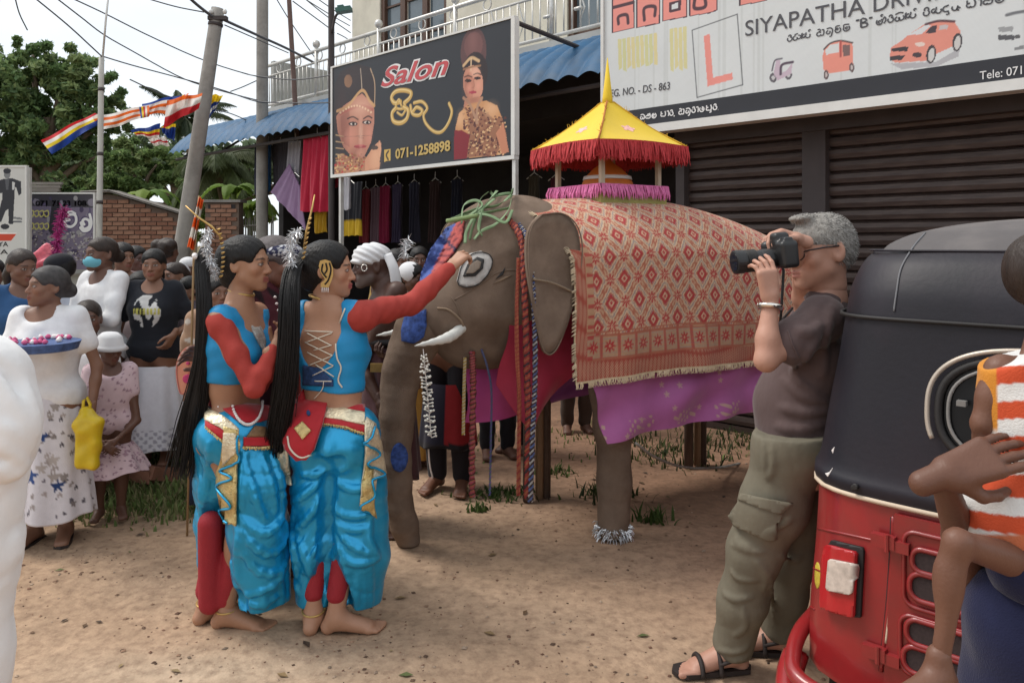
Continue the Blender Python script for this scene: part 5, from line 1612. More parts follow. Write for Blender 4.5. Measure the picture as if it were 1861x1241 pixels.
def creases(amp, seed=0, n=5, lam=.11, vert=.35):
 r_ = np.random.default_rng(seed + 50); pr = []
 for _ in range(n):
  a = r_.normal(size=3) * V(1, 1, vert if r_.random() < .6 else 1.6); pr.append((a / np.linalg.norm(a), lam * r_.uniform(.6, 1.6), r_.uniform(0, 6.28, 3), r_.uniform(.5, 1)))
 def fn(x, y, z):
  o = 0
  for a, l, p, w in pr:
   u = (a[0] * x + a[1] * y + a[2] * z) / l
   s_ = np.abs(np.sin(math.pi * u + p[0] + 1.3 * np.sin(7 * z + 5 * x + p[1]) + .8 * np.sin(11 * y - 6 * z + p[2])))
   m = .5 + .5 * np.sin(9 * x + 8 * z + 6 * y + p[1] * 2)
   o = o + w * m * ((1 - s_) ** 2.4 - .2)
  return amp * o / n * 2.6
 return fn
def skirt(J, z0, z1, r0, r1, root, m, name='skirt', pleats=14, amp=.012, col=None, colfn=None, yfl=.72, cx=None, n=120, k=26, seed=0):
 """hanging skirt from height z1 (waist) to z0 (hem)"""
 r_ = random.Random(seed); p = J['pel']; X = nrm((J['shR'] - J['shL']) * [1, 1, 0]); Fv = np.cross(V(0, 0, 1), X)
 ph = [r_.uniform(0, 6.28) for _ in range(4)]
 def fn(u, w):
  a = u * 6.2832; t = w
  rr = r0 + (r1 - r0) * t ** .8
  pl = amp * t ** .7 * (np.sin(pleats * a + ph[0] + .8 * np.sin(3 * a + ph[1])) + .5 * np.sin((pleats * .6 // 1) * a + ph[2]))
  hem = .012 * np.sin(4 * a + ph[3]) * t
  q = p + ((rr + pl) * np.cos(a))[..., None] * X + ((rr * yfl + .03 * t + pl) * np.sin(a))[..., None] * Fv
  return q[..., 0], q[..., 1], z1 + (z0 - z1) * t + hem
 mb = MB(); mb.grid(fn, n, k, True)
 v = np.vstack(mb.v)
 vi = v.copy(); cxy = p[:2]; vi[:, :2] = cxy + (v[:, :2] - cxy) * .985
 f = list(mb.f) + [tuple(i + len(v) for i in q[::-1]) for q in mb.f]
 f += [(i * k + k - 1, ((i + 1) % n) * k + k - 1, len(v) + ((i + 1) % n) * k + k - 1, len(v) + i * k + k - 1) for i in range(n)]
 vv = np.vstack([v, vi])
 c = colfn(vv) if colfn is not None else (np.tile(V(col), (len(vv), 1)) if col is not None else None)
 return wobj(name, vv, f, m, root, c, True)

def strands(name, paths, m, root, r=.006, n=5, taper=.3):
 mb = MB()
 for p in paths:
  p = np.asarray(p); k = len(p); mb.tube(p, r * (1 - (1 - taper) * np.linspace(0, 1, k) ** 2), n, True)
 return mb.wbuild(name, m, root, True)

def noise_cols(base, amp, seed=0):
 r_ = np.random.default_rng(seed)
 def fn(v): return np.tile(V(base), (len(v), 1)) * r_.uniform(1 - amp, 1 + amp, (len(v), 1))
 return fn

def spots(base, lst, seed=0):
 def fn(v):
  r_ = np.random.default_rng(seed); c = np.tile(V(base), (len(v), 1))
  for n, rad, col in lst:
   for i in r_.integers(0, len(v), n):
    d = v - v[i]; q = rad * r_.uniform(.6, 1.3); w = (d * d).sum(1) < (q * (1 + .35 * np.sin(np.arctan2(d[:, 2], d[:, 0] + d[:, 1]) * 5))) ** 2; c[w] = V(col) * r_.uniform(.7, 1.3)
  return c
 return fn
def speckle(base, blobs, freq, thr, seed=0):
 """printed cloth: scattered flower-like marks; blobs = list of (colour, threshold)"""
 def fn(v):
  c = np.tile(V(base), (len(v), 1))
  for i, (col, f_, th) in enumerate(blobs):
   r_ = np.random.default_rng(seed + i); z = 0
   for _ in range(6):
    a = r_.normal(size=3); a /= np.linalg.norm(a); z = z + np.sin((v @ a) * f_ * r_.uniform(.7, 1.4) + r_.uniform(0, 6.28))
   w = sstep(z, th, th + .35)[:, None]
   c = c * (1 - w) + V(col) * w
  return c
 return fn
m_cloth = mat('cloth', attr=True, rough=.85, var=.07, vscale=30, bump=.25, bscale=240, sheen=.15, spec=.2)
m_white_cloth = mat('white_cloth', (.66, .66, .67), rough=.85, var=.06, vscale=10, bump=.2, bscale=200, sheen=.1, spec=.2)

# ================================================================== THE TWO DANCERS
m_satin = mat('blue_satin', (.010, .33, .62), rough=.29, metal=.45, var=.10, vscale=5, bump=.3, bscale=16, spec=.75, stretch=(1.6, 1.6, .7))
m_lycra = mat('blue_lycra', (.008, .24, .50), rough=.5, var=.06, vscale=12, bump=.1, bscale=120, spec=.4)
m_redmesh = mat('red_mesh', (.36, .045, .035), rough=.75, var=.10, vscale=22, bump=.25, bscale=300, spec=.25)
m_redleg = mat('red_legging', (.30, .015, .025), rough=.7, var=.1, vscale=15, bump=.2, bscale=150)
m_redcl = mat('red_velvet', (.42, .012, .020), rough=.7, var=.12, vscale=14, sheen=.3)
m_goldcl = mat('gold_brocade', (.62, .47, .20), rough=.36, metal=.55, var=.35, vscale=45, bump=.5, bscale=130)
m_goldpale = mat('pale_gold_foil', (.78, .68, .48), rough=.3, metal=.5, var=.25, vscale=40, bump=.5, bscale=110)
m_gold = mat('gold_jewellery', (.52, .34, .12), rough=.4, metal=.6, var=.15, vscale=50)
m_bead = mat('pearl_bead', (.75, .70, .68), rough=.3, var=.05)
m_cord = mat('cream_cord', (.66, .60, .50), rough=.7, var=.1)
m_tinsel = mat('silver_tinsel', (.70, .71, .73), rough=.28, metal=.6, var=.1)

def Q3(pts): return [(300 + x / 2.4813, 700 + y / 2.4813) for x, y in pts]
def tree_of(v, f): return BVHTree.FromPolygons(np.asarray(v).tolist(), np.asarray(f).tolist())
def ridges(S_, tr, lines, r, k=.018, sink=.35, n=9):
 for ln in lines:
  q = bez(ln, n) if len(ln) > 2 else np.linspace(V(ln[0]), V(ln[1]), n)
  pts = []
  for p in q:
   loc, no = cast(tr, p[0], p[1])
   if loc is not None: pts.append(loc - no * r * sink)
  pts = [pts[i] for i in range(len(pts)) if i == 0 or np.linalg.norm(pts[i] - pts[i - 1]) < .16]
  if len(pts) > 1:
   t = np.linspace(0, 1, len(pts)); rr = r * (.55 + .45 * np.sin(math.pi * np.clip(t * .9 + .05, 0, 1)))
   S_.chain(pts, list(rr), k=k)
def groove(S_, tr, lines, r, k=.015, n=9):
 for ln in lines:
  q = bez(ln, n); pts = []
  for p in q:
   loc, no = cast(tr, p[0], p[1])
   if loc is not None: pts.append(loc + no * r * .25)
  pts = [pts[i] for i in range(len(pts)) if i == 0 or np.linalg.norm(pts[i] - pts[i - 1]) < .16]
  if len(pts) > 1: S_.chain(pts, r, k=k, op='s')
def swags(legs, xm, amp):
 def fn(x, y, z):
  x, y, z = np.broadcast_arrays(x, y, z); out = 0
  for i, (xc, cv, sl) in enumerate(legs):
   m = sstep((x - xm) * (1 if i == 0 else -1), -.05, .05)
   u = z - cv * (x - xc) ** 2 * (1.3 - z) + sl * (x - xc) + .02 * np.sin(z * 9 + x * 14 + i) + .012 * np.sin(y * 30)
   for lam, a in ((.105, 1.0), (.047, .45)):
    s_ = np.abs(np.sin(math.pi * u / lam + 1.7 * np.sin(x * 8 + z * 5 + i * 2)))
    out = out + m * a * ((1 - s_) ** 2.2 - .22) * (.45 + .55 * np.sin(x * 13 + z * 6 + lam * 90))
  return amp * out
 return fn
def cord(name, pts, r, m, root, n=6):
 mb = MB(); mb.tube(pts, r, n); return mb.wbuild(name, m, root, True)
def fringe(name, bvh, pxs, m, root, ln=9, n=26, off=.008, r=.0028):
 q = bez(pxs, n); mb = MB()
 for i in range(n - 1):
  loc, no = cast(bvh, q[i][0], q[i][1])
  if loc is None: continue
  a = loc + no * off; L = ln / F * loc[1] * random.uniform(.7, 1.2)
  mb.tube([a, a + V(random.uniform(-.004, .004), 0, -L * .5) + no * .002, a + V(random.uniform(-.006, .006), 0, -L)], [r, r, r * .7], 4)
 o = mb.wbuild(name, m, root, False); o['kind'] = 'stuff'; return o
def plume(name, spine, n, ln, m, root, r=.0016, seed=3):
 r_ = np.random.default_rng(seed); mb = MB(); sp = bez(spine, 40)
 for i in range(n):
  t = r_.uniform(0, 39); a = sp[int(t)]
  d = nrm(r_.normal(size=3)); L = ln * r_.uniform(.5, 1.15)
  mb.tube([a, a + d * L * .6 + V(0, 0, .004), a + d * L + V(0, 0, -.003)], [r, r * .9, r * .4], 3, False)
 o = mb.wbuild(name, m, root, False); o['kind'] = 'stuff'; return o
def hair_fall(name, path, widths, m, root, n=170, seed=1, r=.0042, fray=.03):
 """a long loose tail of hair: many fine locks round one path"""
 r_ = np.random.default_rng(seed); sp = bez(path, 26); wd = np.interp(np.linspace(0, 1, 26), np.linspace(0, 1, len(widths)), widths)
 wd = wd * .62; mb = MB()
 mb.tube(sp[:23], wd[:23] * .8 * np.concatenate([np.ones(17), np.linspace(.95, .3, 6)]), 12, True, flat=.65)
 for i in range(n):
  a = r_.uniform(0, 6.28); q = math.sqrt(r_.uniform(.35, 1)); ph = r_.uniform(0, 6.28); e = int(r_.integers(19, 27))
  off = np.stack([np.cos(a) * q * wd + .004 * np.sin(np.linspace(0, 5, 26) + ph), np.sin(a) * q * wd * .65 + .004 * np.cos(np.linspace(0, 4, 26) + ph), 0 * wd], 1)
  off[:, 0] += np.linspace(0, 1, 26) ** 3 * r_.normal() * fray
  p = (sp + off)[:e]
  mb.tube(p, r * np.linspace(1, .45, e), 4, True)
 return mb.wbuild(name, m, root, True)

def dancer_right():
 z0 = 3.24
 root = thing('person', 'dancer in blue satin seen from the back, red sleeve reaching to the elephant', 'person', G(605, 1150), 0, 'dancers in blue satin and red sleeves')
 f = nrm(V(.36, .93, 0)); x = np.cross(f, V(0, 0, 1))
 J = dict(s=1.0, hs=1.0, zg=0.0, f=f)
 c = P(600, 572, z0)
 J['shR'] = c + x * .135 + V(0, 0, .002); J['shL'] = c - x * .145
 J['nec'] = P(597, 553, z0 + .005); J['che'] = P(602, 625, z0 + .01); J['wai'] = P(606, 712, z0 - .01); J['pel'] = P(607, 775, 3.21)
 J['hipR'] = J['pel'] + x * .085 + V(0, 0, -.05); J['hipL'] = J['pel'] - x * .085 + V(0, 0, -.05)
 J['kneeR'] = P(640, 935, 3.19); J['kneeL'] = P(577, 935, 3.22)
 J['ankR'] = G(612, 1150) + V(0, 0, .075); J['ankL'] = G(570, 1146) + V(0, 0, .075)
 J['toeR'] = nrm(V(.97, .12, 0)); J['toeL'] = nrm(V(.12, .97, 0))
 J['elbR'] = P(748, 553, 3.38); J['wriR'] = P(818, 487, 3.56)
 J['elbL'] = P(520, 660, 3.36); J['wriL'] = P(540, 740, 3.46)
 hd = J['head'] = Head(P(597, 489, z0 + .01), nrm(V(.985, .10, -.05)), nrm(V(.03, 0, 1)), 1.0)
 tan = V(.40, .21, .13)
 hands = dict(R=dict(d=nrm(V(.62, .35, .62)), n=nrm(V(.45, .75, -.5)), curl=(.55, .65, .75, .8), thumb=.75), L=dict(d=V(.3, .6, -.6), n=V(.6, -.3, 0), curl=.3))
 body(J, root, tan, .009, .0042, True, .93, hands, smile=.3, lip=(.30, .07, .07), hres=.0036, armw=.95)
 B = torso(S(), J, .007, True, .93, False, lowpel=False)
 B.rc(J['shR'], J['shR'] * .55 + J['shL'] * .45, .054, .05, k=.03)
 B.half(P(600, 706, z0), (-.05, 0, -1))
 B.ell(P(570, 590, z0 - .13), (.105, .16, .205), rot_axis((0, 1, 0), .12), k=.004, op='s')
 B.ell(hd.p(0, 0, -.15), (.095, .11, .085), k=.004, op='s')
 B.disp.append(folds(.0022, [(.4, .2, 1, 9), (-.3, .1, 1, 13)], 3))
 bl = sdf_obj('blouse', B, .0065, m_lycra, root, 1)
 bb = bvh_of(bl); allb = bvh_of(bl, [o for o in root.children if o.name.startswith('body')][0])
 cord('piping', line_on(bb, [(628, 561), (618, 590), (612, 625), (613, 650), (620, 668), (615, 690), (622, 704)], .004, 30), .0035, m_cord, root)
 lac = [(556, 602), (606, 604)], [(560, 606), (604, 628)], [(604, 606), (558, 622)], [(556, 622), (606, 646)], [(604, 627), (572, 636)], [(560, 640), (607, 664)], [(606, 646), (562, 664)], [(575, 662), (608, 684)], [(606, 665), (570, 682)], [(573, 692), (604, 692)]
 mb = MB()
 for a_, b_ in lac:
  q = line_on(allb, [a_, ((a_[0] + b_[0]) / 2, (a_[1] + b_[1]) / 2), b_], .006, 10); mb.tube(q, .0026, 5)
 o = mb.wbuild('lacing', m_cord, root, True)
 cord('lace_end', line_on(allb, [(590, 692), (588, 705), (580, 716), (572, 724)], .006, 10), .0022, m_cord, root)
 patch('lower_back_panel', [(552, 664), (580, 668), (606, 690), (606, 702), (552, 700)], allb, mat('navy_print', (.02, .05, .14), rough=.7, var=.6, vscale=70), root, .003, 5)
 Rr = arm(S(), J, 'R', .010, 1.0, .05, 1.95, .05); Rr.ell(J['shR'] + V(.02, 0, -.012), .057, k=.04); Rr.disp.append(folds(.0018, [(1, 0, .4, 14), (.7, .5, -.5, 22)], 4))
 sdf_obj('sleeve', Rr, .0065, m_redmesh, root, 1)
 sdf_obj('sleeve', arm(S(), J, 'L', .006, .88, .10, 1.9), .008, m_redmesh, root, 1)
 L = S()
 for sd in 'LR':
  L.rc(J['knee' + sd], J['ank' + sd] + V(0, 0, .085), .056, .041, k=.01)
 sdf_obj('leggings', L, .007, m_redleg, root, 1)
 T = S(); zp = 3.21
 T.rc(J['pel'] - x * .085 + V(0, 0, -.02), J['pel'] + x * .085 + V(0, 0, -.02), .112, k=.06)
 for q in (-1, 1): T.ell(J['pel'] + x * q * .075 - f * .06 - V(0, 0, .07), .098, k=.05)
 T.chain([P(582, 790, zp), P(576, 890, zp), P(571, 990, zp), P(572, 1085, zp + .02)], [.106, .098, .086, .078], k=.05)
 T.chain([P(636, 790, zp), P(650, 890, zp - .02), P(654, 990, zp - .03), P(648, 1090, zp + .02)], [.110, .102, .090, .074], k=.05)
 T.chain([P(672, 830, zp), P(680, 940, zp), P(682, 1010, zp), P(676, 1085, zp + .04)], [.05, .045, .05, .04], k=.05)
 T.chain([P(612, 900, zp + .06), P(618, 1010, zp + .08), P(618, 1085, zp + .10)], [.05, .07, .085], k=.04)
 T.half(P(600, 735, zp), (0, 0, 1))
 tv, tf = T.mesh(.012, smooth=1); tr = tree_of(tv, tf)
 Z = Q3
 rl_ = [Z(l) for l in ([(730, 400), (690, 445), (640, 485), (585, 520)], [(735, 440), (700, 525), (640, 605), (580, 655)], [(742, 480), (722, 610), (690, 720), (625, 840)], [(725, 385), (680, 400), (620, 405)],
                          [(745, 400), (790, 440), (850, 470), (905, 455)], [(745, 470), (775, 560), (850, 590), (930, 580)], [(755, 500), (785, 640), (850, 725), (955, 770)], [(765, 570), (785, 720), (825, 850), (850, 950)],
                          [(770, 610), (810, 640), (870, 650), (915, 640)], [(925, 590), (918, 690), (958, 770)], [(800, 760), (840, 800), (900, 800), (960, 780)], [(580, 560), (575, 700), (590, 860)], [(600, 700), (640, 800), (660, 860)])]
 ridges(T, tr, rl_, .017, .012, .15)
 ridges(T, tr, [Z(l) for l in ([(712, 640), (700, 985)], [(735, 600), (728, 985)], [(760, 660), (756, 985)], [(690, 760), (676, 985)], [(900, 820), (905, 990)], [(870, 850), (862, 985)], [(925, 800), (930, 990)], [(560, 760), (600, 940)])], .013, .012)
 groove(T, tr, [Z([(745, 390), (735, 520), (720, 700), (712, 900)]), Z([(690, 350), (735, 368), (790, 350)])], .022, .03)
 T.ell(P(567, 1096, zp - .11), (.034, .10, .10), k=.015, op='s'); T.ell(P(622, 1102, zp - .11), (.036, .11, .105), rot_axis((0, 1, 0), -.2), k=.015, op='s')
 T.half(P(600, 1098, zp), (-.03, 0, -1))
 T.disp.append(swags([(P(652, 0, 3.15)[0], 5.0, .5), (P(572, 0, 3.15)[0], 3.0, -1.3)], P(612, 0, 3.15)[0], .0055))
 tr_o = sdf_obj('draped_trousers', T, .0062, m_satin, root, 1); tb = bvh_of(tr_o)
 patch('belt', Z([(640, 62), (745, 72), (898, 95), (897, 124), (740, 100), (640, 92)]), tb, m_redcl, root, .006)
 patch('gold_band', Z([(738, 98), (896, 130), (893, 184), (800, 162), (722, 152)]), tb, m_goldpale, root, .010)
 patch('red_band', Z([(722, 150), (800, 163), (893, 186), (893, 214), (800, 188), (718, 178)]), tb, m_redcl, root, .008)
 fringe('gold_fringe', tb, Z([(718, 176), (800, 188), (850, 202), (893, 214)]), m_goldcl, root, 5, 40, .012)
 tg = patch('tongue_flap', Z([(632, 42), (742, 70), (722, 180), (690, 285), (645, 322), (605, 325), (565, 285), (552, 228), (590, 130)]), tb, m_redcl, root, .022, thick=.008)
 tgb = bvh_of(tg)
 cord('flap_edge', line_on(tgb, Z([(741, 75), (724, 180), (692, 280), (645, 318), (605, 322), (566, 284), (554, 230)]), .003, 40), .0038, m_cord, root)
 patch('gold_diamond', Z([(585, 195), (622, 165), (660, 205), (622, 245)]), tgb, m_goldcl, root, .004, 4)
 patch('navy_dot', Z(ep(648, 128, 8, 11)), tgb, mat('navy_print'), root, .004, 3)
 pn = patch('side_panel', Z([(900, 150), (938, 175), (962, 255), (985, 398), (945, 425), (932, 560), (905, 560), (876, 540), (885, 420), (896, 300), (893, 184)]), tb, m_goldpale, root, .012)
 patch('lower_panel', Z([(893, 350), (926, 380), (932, 540), (936, 592), (876, 545)]), tb, m_goldcl, root, .020)
 pb_ = bvh_of(pn, tr_o)
 cord('blue_zigzag', line_on(pb_, Z([(940, 190), (925, 235), (905, 262), (962, 310), (908, 352), (985, 400), (930, 430), (940, 500), (880, 545), (935, 585)]), .010, 60), .005, m_satin, root)
 patch('far_side_panel', Z([(522, 262), (556, 240), (562, 330), (578, 450), (540, 440), (518, 405)]), tb, m_goldpale, root, .010)
 cord('anklet', [J['ankL'] + V(.045 * math.cos(a), .045 * math.sin(a), .012 + .008 * math.sin(a)) for a in np.linspace(0, 6.3, 20)], .0045, m_gold, root)
 cord('necklace', [hd.p(.050 * math.cos(a), -.020 + .052 * math.sin(a), -.125 - .012 * math.sin(a)) for a in np.linspace(0, 6.3, 26)], .006, m_gold, root)
 E = MB(); e0_ = [(0, .052), (.022, .046), (.034, .018), (.036, -.012), (.028, -.040), (.020, -.062), (-.012, -.062), (-.012, -.045), (.004, -.030), (-.014, -.004), (-.024, .024), (-.020, .046)]
 E.prism(e0_, .006, hd.p(.084, -.004, -.010), hd.f, hd.u); er = E.wbuild('ear_ornament', m_gold, root)
 mb = MB()
 for pts in ([(.018, .040), (.026, .010), (.018, -.030), (.004, -.050)], [(-.008, .034), (-.010, .004), (.010, -.022)], [(.004, .038), (.010, .012), (.002, -.006)]):
  q = bez(pts, 14); mb.tube([hd.p(.091, -.004 + a, -.010 + b) for a, b in q], .0035, 5)
 mb.wbuild('ornament_line', m_hair, er, True)
 mb = MB()
 for k in range(4): mb.tube([hd.p(.087, .002 + .008 * k - .012, -.072), hd.p(.087, .002 + .008 * k - .012, -.092)], .0022, 5)
 mb.wbuild('ear_drop', m_bead, er, True)
 Hc = hd.hair_cap(S(), .011, .012); Hc.ell(hd.p(0, -.085, .02), (.05, .055, .06), k=.03); Hc.ell(hd.p(0, -.062, -.055), (.055, .04, .045), k=.03)
 Hc.disp.append(folds(.0012, [(.6, .3, .8, 40), (.2, .8, .5, 55)], 5))
 sdf_obj('hair', Hc, .005, m_hair, root, 1)
 z_ = 3.20
 hair_fall('long_hair', [P(549, 470, z_), P(532, 490, z_ - .05), P(526, 540, z_ - .12), P(524, 620, z_ - .13), P(518, 700, z_ - .12), P(508, 770, z_ - .1), P(500, 830, z_ - .08)], [.020, .052, .062, .064, .070, .062, .05], m_hair, root, 420, 2, r=.0034, fray=.015)
 plume('tinsel_plume', [P(531, 488, z_ - .06), P(527, 462, z_ - .06), P(531, 436, z_ - .06), P(543, 420, z_ - .05)], 330, .034, m_tinsel, root)
 cord('gold_pin', [P(572, 354, z_ - .03), P(567, 380, z_ - .04), P(557, 420, z_ - .05), P(552, 450, z_ - .04)], [.0025, .004, .005, .004], m_gold, root)
 mb = MB()
 for t in np.linspace(0, 1, 9):
  q = P(562 - 12 * t, 400 + 70 * t, z_ - .05); mb.tube([q, q + V(.012, -.008, .010)], [.006, .002], 6)
 mb.wbuild('pin_scales', m_gold, root, True)
 return root
dancer_right()

def dancer_left():
 z0 = 3.22
 root = thing('person', 'dancer in blue satin in profile with folded red arm and very long black hair', 'person', G(415, 1142), 0, 'dancers in blue satin and red sleeves')
 f = nrm(V(.94, -.28, 0)); x = np.cross(f, V(0, 0, 1))
 J = dict(s=1.0, hs=1.0, zg=0.0, f=f)
 c = P(434, 577, z0)
 J['shR'] = c + x * .130; J['shL'] = c - x * .135
 J['nec'] = P(436, 548, z0); J['che'] = P(434, 622, z0); J['wai'] = P(428, 705, z0); J['pel'] = P(430, 775, z0 - .02)
 J['hipR'] = J['pel'] + x * .08 + V(0, 0, -.05); J['hipL'] = J['pel'] - x * .08 + V(0, 0, -.05)
 J['kneeR'] = P(445, 935, 3.12); J['kneeL'] = P(412, 935, 3.26)
 J['ankR'] = G(412, 1142) + V(0, 0, .075); J['ankL'] = G(378, 1130) + V(0, 0, .075)
 J['toeR'] = nrm(V(1, -.03, 0)); J['toeL'] = nrm(V(.65, .75, 0))
 J['elbR'] = P(462, 706, 3.03); J['wriR'] = P(499, 632, 3.10)
 J['elbL'] = P(470, 700, 3.30); J['wriL'] = P(508, 640, 3.20)
 hd = J['head'] = Head(P(447, 479, z0), nrm(V(.99, -.10, -.02)), nrm(V(-.05, 0, 1)), .97)
 tan = V(.36, .185, .11)
 hands = dict(R=dict(d=nrm(V(.70, .50, .45)), n=nrm(V(-.4, .9, 0)), curl=.45, thumb=.3, size=.92), L=dict(d=nrm(V(.3, -.3, .9)), n=V(-.5, -.8, 0), curl=.3, size=.92))
 body(J, root, tan, .009, .0042, True, .93, hands, smile=.8, lip=(.28, .08, .07), hres=.0036, armw=.88)
 B = torso(S(), J, .008, True, .93, False, lowpel=False)
 B.half(P(430, 689, z0), (-.06, 0, -1)); B.half(P(440, 556, z0), (.35, 0, 1))
 B.ell(hd.p(0, .06, -.19), (.09, .09, .075), k=.01, op='s')
 B.disp.append(folds(.0026, [(.4, .2, 1, 9), (-.3, .1, 1, 14)], 5))
 bl = sdf_obj('blouse', B, .0065, m_lycra, root, 1); bb = bvh_of(bl)
 cord('piping', line_on(bb, [(418, 551), (438, 560), (452, 580), (462, 605)], .004, 20), .0035, m_cord, root)
 patch('silver_collar', [(446, 556), (458, 575), (474, 600), (482, 622), (478, 640), (462, 612), (450, 585)], bb, mat('silver_lace', (.42, .40, .37), rough=.5, metal=.3, var=.5, vscale=80, bump=.5), root, .006, 5)
 Rr = arm(S(), J, 'R', .006, .82, .0, 1.95, .05); Rr.ell(J['shR'] + V(.008, .008, -.025), .047, k=.04); Rr.disp.append(folds(.002, [(.3, .3, 1, 12), (.7, .5, -.5, 20)], 6))
 sdf_obj('sleeve', Rr, .0065, m_redmesh, root, 1)
 sdf_obj('sleeve', arm(S(), J, 'L', .006, .88, .10, 1.9), .009, m_redmesh, root, 1)
 L = S()
 L.rc(J['kneeL'], J['ankL'] + V(0, 0, .06), .066, .050, k=.01); L.rc(J['kneeR'], J['ankR'] + V(0, 0, .05), .056, .043, k=.01)
 L.rc(P(382, 950, 3.14), P(382, 1095, 3.18), .048, .046, k=.02)
 sdf_obj('leggings', L, .007, m_redleg, root, 1)
 T = S(); zp = 3.18
 T.rc(J['pel'] - x * .08 + V(0, 0, -.02), J['pel'] + x * .08 + V(0, 0, -.02), .108, k=.06)
 T.ell(J['pel'] - f * .07 - V(0, 0, .06), .10, k=.05)
 T.chain([P(440, 790, zp - .03), P(462, 880, zp - .05), P(466, 960, zp - .06), P(470, 1030, zp - .03), P(470, 1085, zp)], [.110, .112, .106, .096, .082], k=.05)
 T.chain([P(402, 790, zp + .02), P(390, 880, zp + .03), P(382, 950, zp + .06), P(378, 1020, zp + .10)], [.105, .075, .055, .045], k=.05)
 T.chain([P(488, 850, zp + .05), P(500, 960, zp + .05), P(507, 1085, zp + .05)], [.06, .055, .05], k=.05)
 T.half(P(430, 722, zp), (.05, 0, 1))
 tv, tf = T.mesh(.012, smooth=1); tr = tree_of(tv, tf); Z = Q3
 ridges(T, tr, [Z(l) for l in ([(345, 330), (380, 420), (410, 520), (445, 600)], [(440, 330), (480, 450), (500, 560)], [(335, 610), (370, 690), (430, 745), (490, 755), (540, 700), (545, 620)], [(340, 590), (400, 650), (470, 660), (525, 600), (525, 520)],
                                  [(320, 640), (360, 760), (430, 840), (520, 840), (550, 760)], [(300, 800), (300, 900), (340, 940), (420, 930), (500, 890), (540, 820)], [(300, 900), (340, 965), (430, 985), (520, 940)], [(330, 660), (325, 780), (330, 880)], [(480, 300), (520, 420), (540, 560)], [(250, 560), (270, 720), (275, 880)], [(360, 310), (350, 450), (345, 560)])], .018, .012, .15)
 ridges(T, tr, [Z(l) for l in ([(165, 330), (200, 380), (240, 420)], [(160, 420), (165, 540), (160, 700)], [(200, 260), (190, 400), (180, 520)], [(545, 640), (552, 985)], [(520, 860), (530, 990)], [(270, 660), (262, 900)], [(440, 960), (450, 1000)])], .014, .014)
 T.rc(P(384, 955, zp - .13), P(386, 1120, zp - .10), .028, .056, k=.015, op='s'); T.ell(P(428, 1108, zp - .12), (.045, .10, .075), k=.015, op='s')
 T.half(P(430, 1104, zp), (.06, 0, -1))
 T.disp.append(swags([(P(462, 0, 3.1)[0], 5.0, .5), (P(380, 0, 3.1)[0], 2.0, 1.0)], P(405, 0, 3.1)[0], .0055))
 tr_o = sdf_obj('draped_trousers', T, .0062, m_satin, root, 1); tb = bvh_of(tr_o)
 patch('belt', Z([(196, 62), (300, 78), (425, 95), (478, 100), (480, 150), (425, 168), (340, 172), (260, 112), (196, 96)]), tb, m_redcl, root, .006)
 patch('gold_band', Z([(188, 108), (270, 148), (332, 200), (326, 242), (245, 192), (186, 162)]), tb, m_goldpale, root, .010)
 patch('red_band', Z([(188, 164), (245, 194), (275, 206), (270, 252), (210, 205), (188, 188)]), tb, m_redcl, root, .008)
 fringe('gold_fringe', tb, Z([(190, 188), (230, 222), (268, 250)]), m_goldcl, root, 5, 22, .012)
 pn = patch('front_panel', Z([(268, 190), (330, 205), (338, 300), (332, 460), (330, 632), (280, 620), (246, 560), (236, 440), (256, 330)]), tb, m_goldcl, root, .014)
 pb_ = bvh_of(pn)
 cord('blue_zigzag', line_on(pb_, Z([(330, 225), (322, 260), (325, 345), (250, 382), (305, 420), (236, 455), (300, 545), (246, 560), (262, 600), (285, 622)]), .006, 60), .005, m_satin, root)
 patch('pale_panel', Z([(262, 215), (318, 215), (322, 300), (262, 360), (258, 330)]), pb_, m_goldpale, root, .004)
 patch('red_front_band', Z([(352, 232), (482, 235), (486, 278), (352, 276)]), tb, m_redcl, root, .010)
 fringe('gold_fringe', tb, Z([(352, 276), (420, 282), (485, 278)]), m_goldcl, root, 6, 34, .014)
 patch('bronze_gusset', Z([(365, 232), (400, 185), (445, 190), (470, 234)]), tb, mat('bronze_cloth', (.20, .12, .06), rough=.6, var=.4, vscale=50), root, .008)
 beads = line_on(tb, Z([(245, 112), (270, 95), (295, 70), (312, 130), (340, 170), (375, 182), (410, 160), (428, 120), (432, 86)]), .014, 46)
 for i, b in enumerate(beads):
  mb = MB(); t = np.linspace(0, math.pi, 5)
  mb.tube([b + V(0, 0, -.006 * math.cos(a)) for a in t], [.0015, .005, .006, .005, .0015], 6); mb.wbuild('bead', m_bead, root, True)
 for sd in 'LR':
  cord('anklet', [J['ank' + sd] + V(.045 * math.cos(a), .045 * math.sin(a), .012 + .006 * math.sin(a)) for a in np.linspace(0, 6.3, 20)], .004, m_gold, root)
 cord('necklace', [hd.p(.048 * math.cos(a), -.018 + .052 * math.sin(a), -.125 - .012 * math.sin(a)) for a in np.linspace(0, 6.3, 26)], .006, m_gold, root)
 Hc = hd.hair_cap(S(), .011, .012); Hc.ell(hd.p(0, -.080, .015), (.052, .05, .065), k=.03); Hc.ell(hd.p(0, -.060, -.065), (.055, .042, .045), k=.03)
 Hc.disp.append(folds(.0012, [(.6, .3, .8, 40), (.2, .8, .5, 55)], 5))
 sdf_obj('hair', Hc, .005, m_hair, root, 1)
 z_ = 3.16
 hair_fall('long_hair', [P(372, 450, z_), P(366, 480, z_ - .02), P(371, 550, z_ - .06), P(368, 640, z_ - .06), P(362, 700, z_ - .04), P(352, 760, z_ - .02), P(345, 815, z_), P(336, 868, z_)], [.016, .036, .044, .042, .060, .078, .086, .080], m_hair, root, 460, 3, r=.0034, fray=.02)
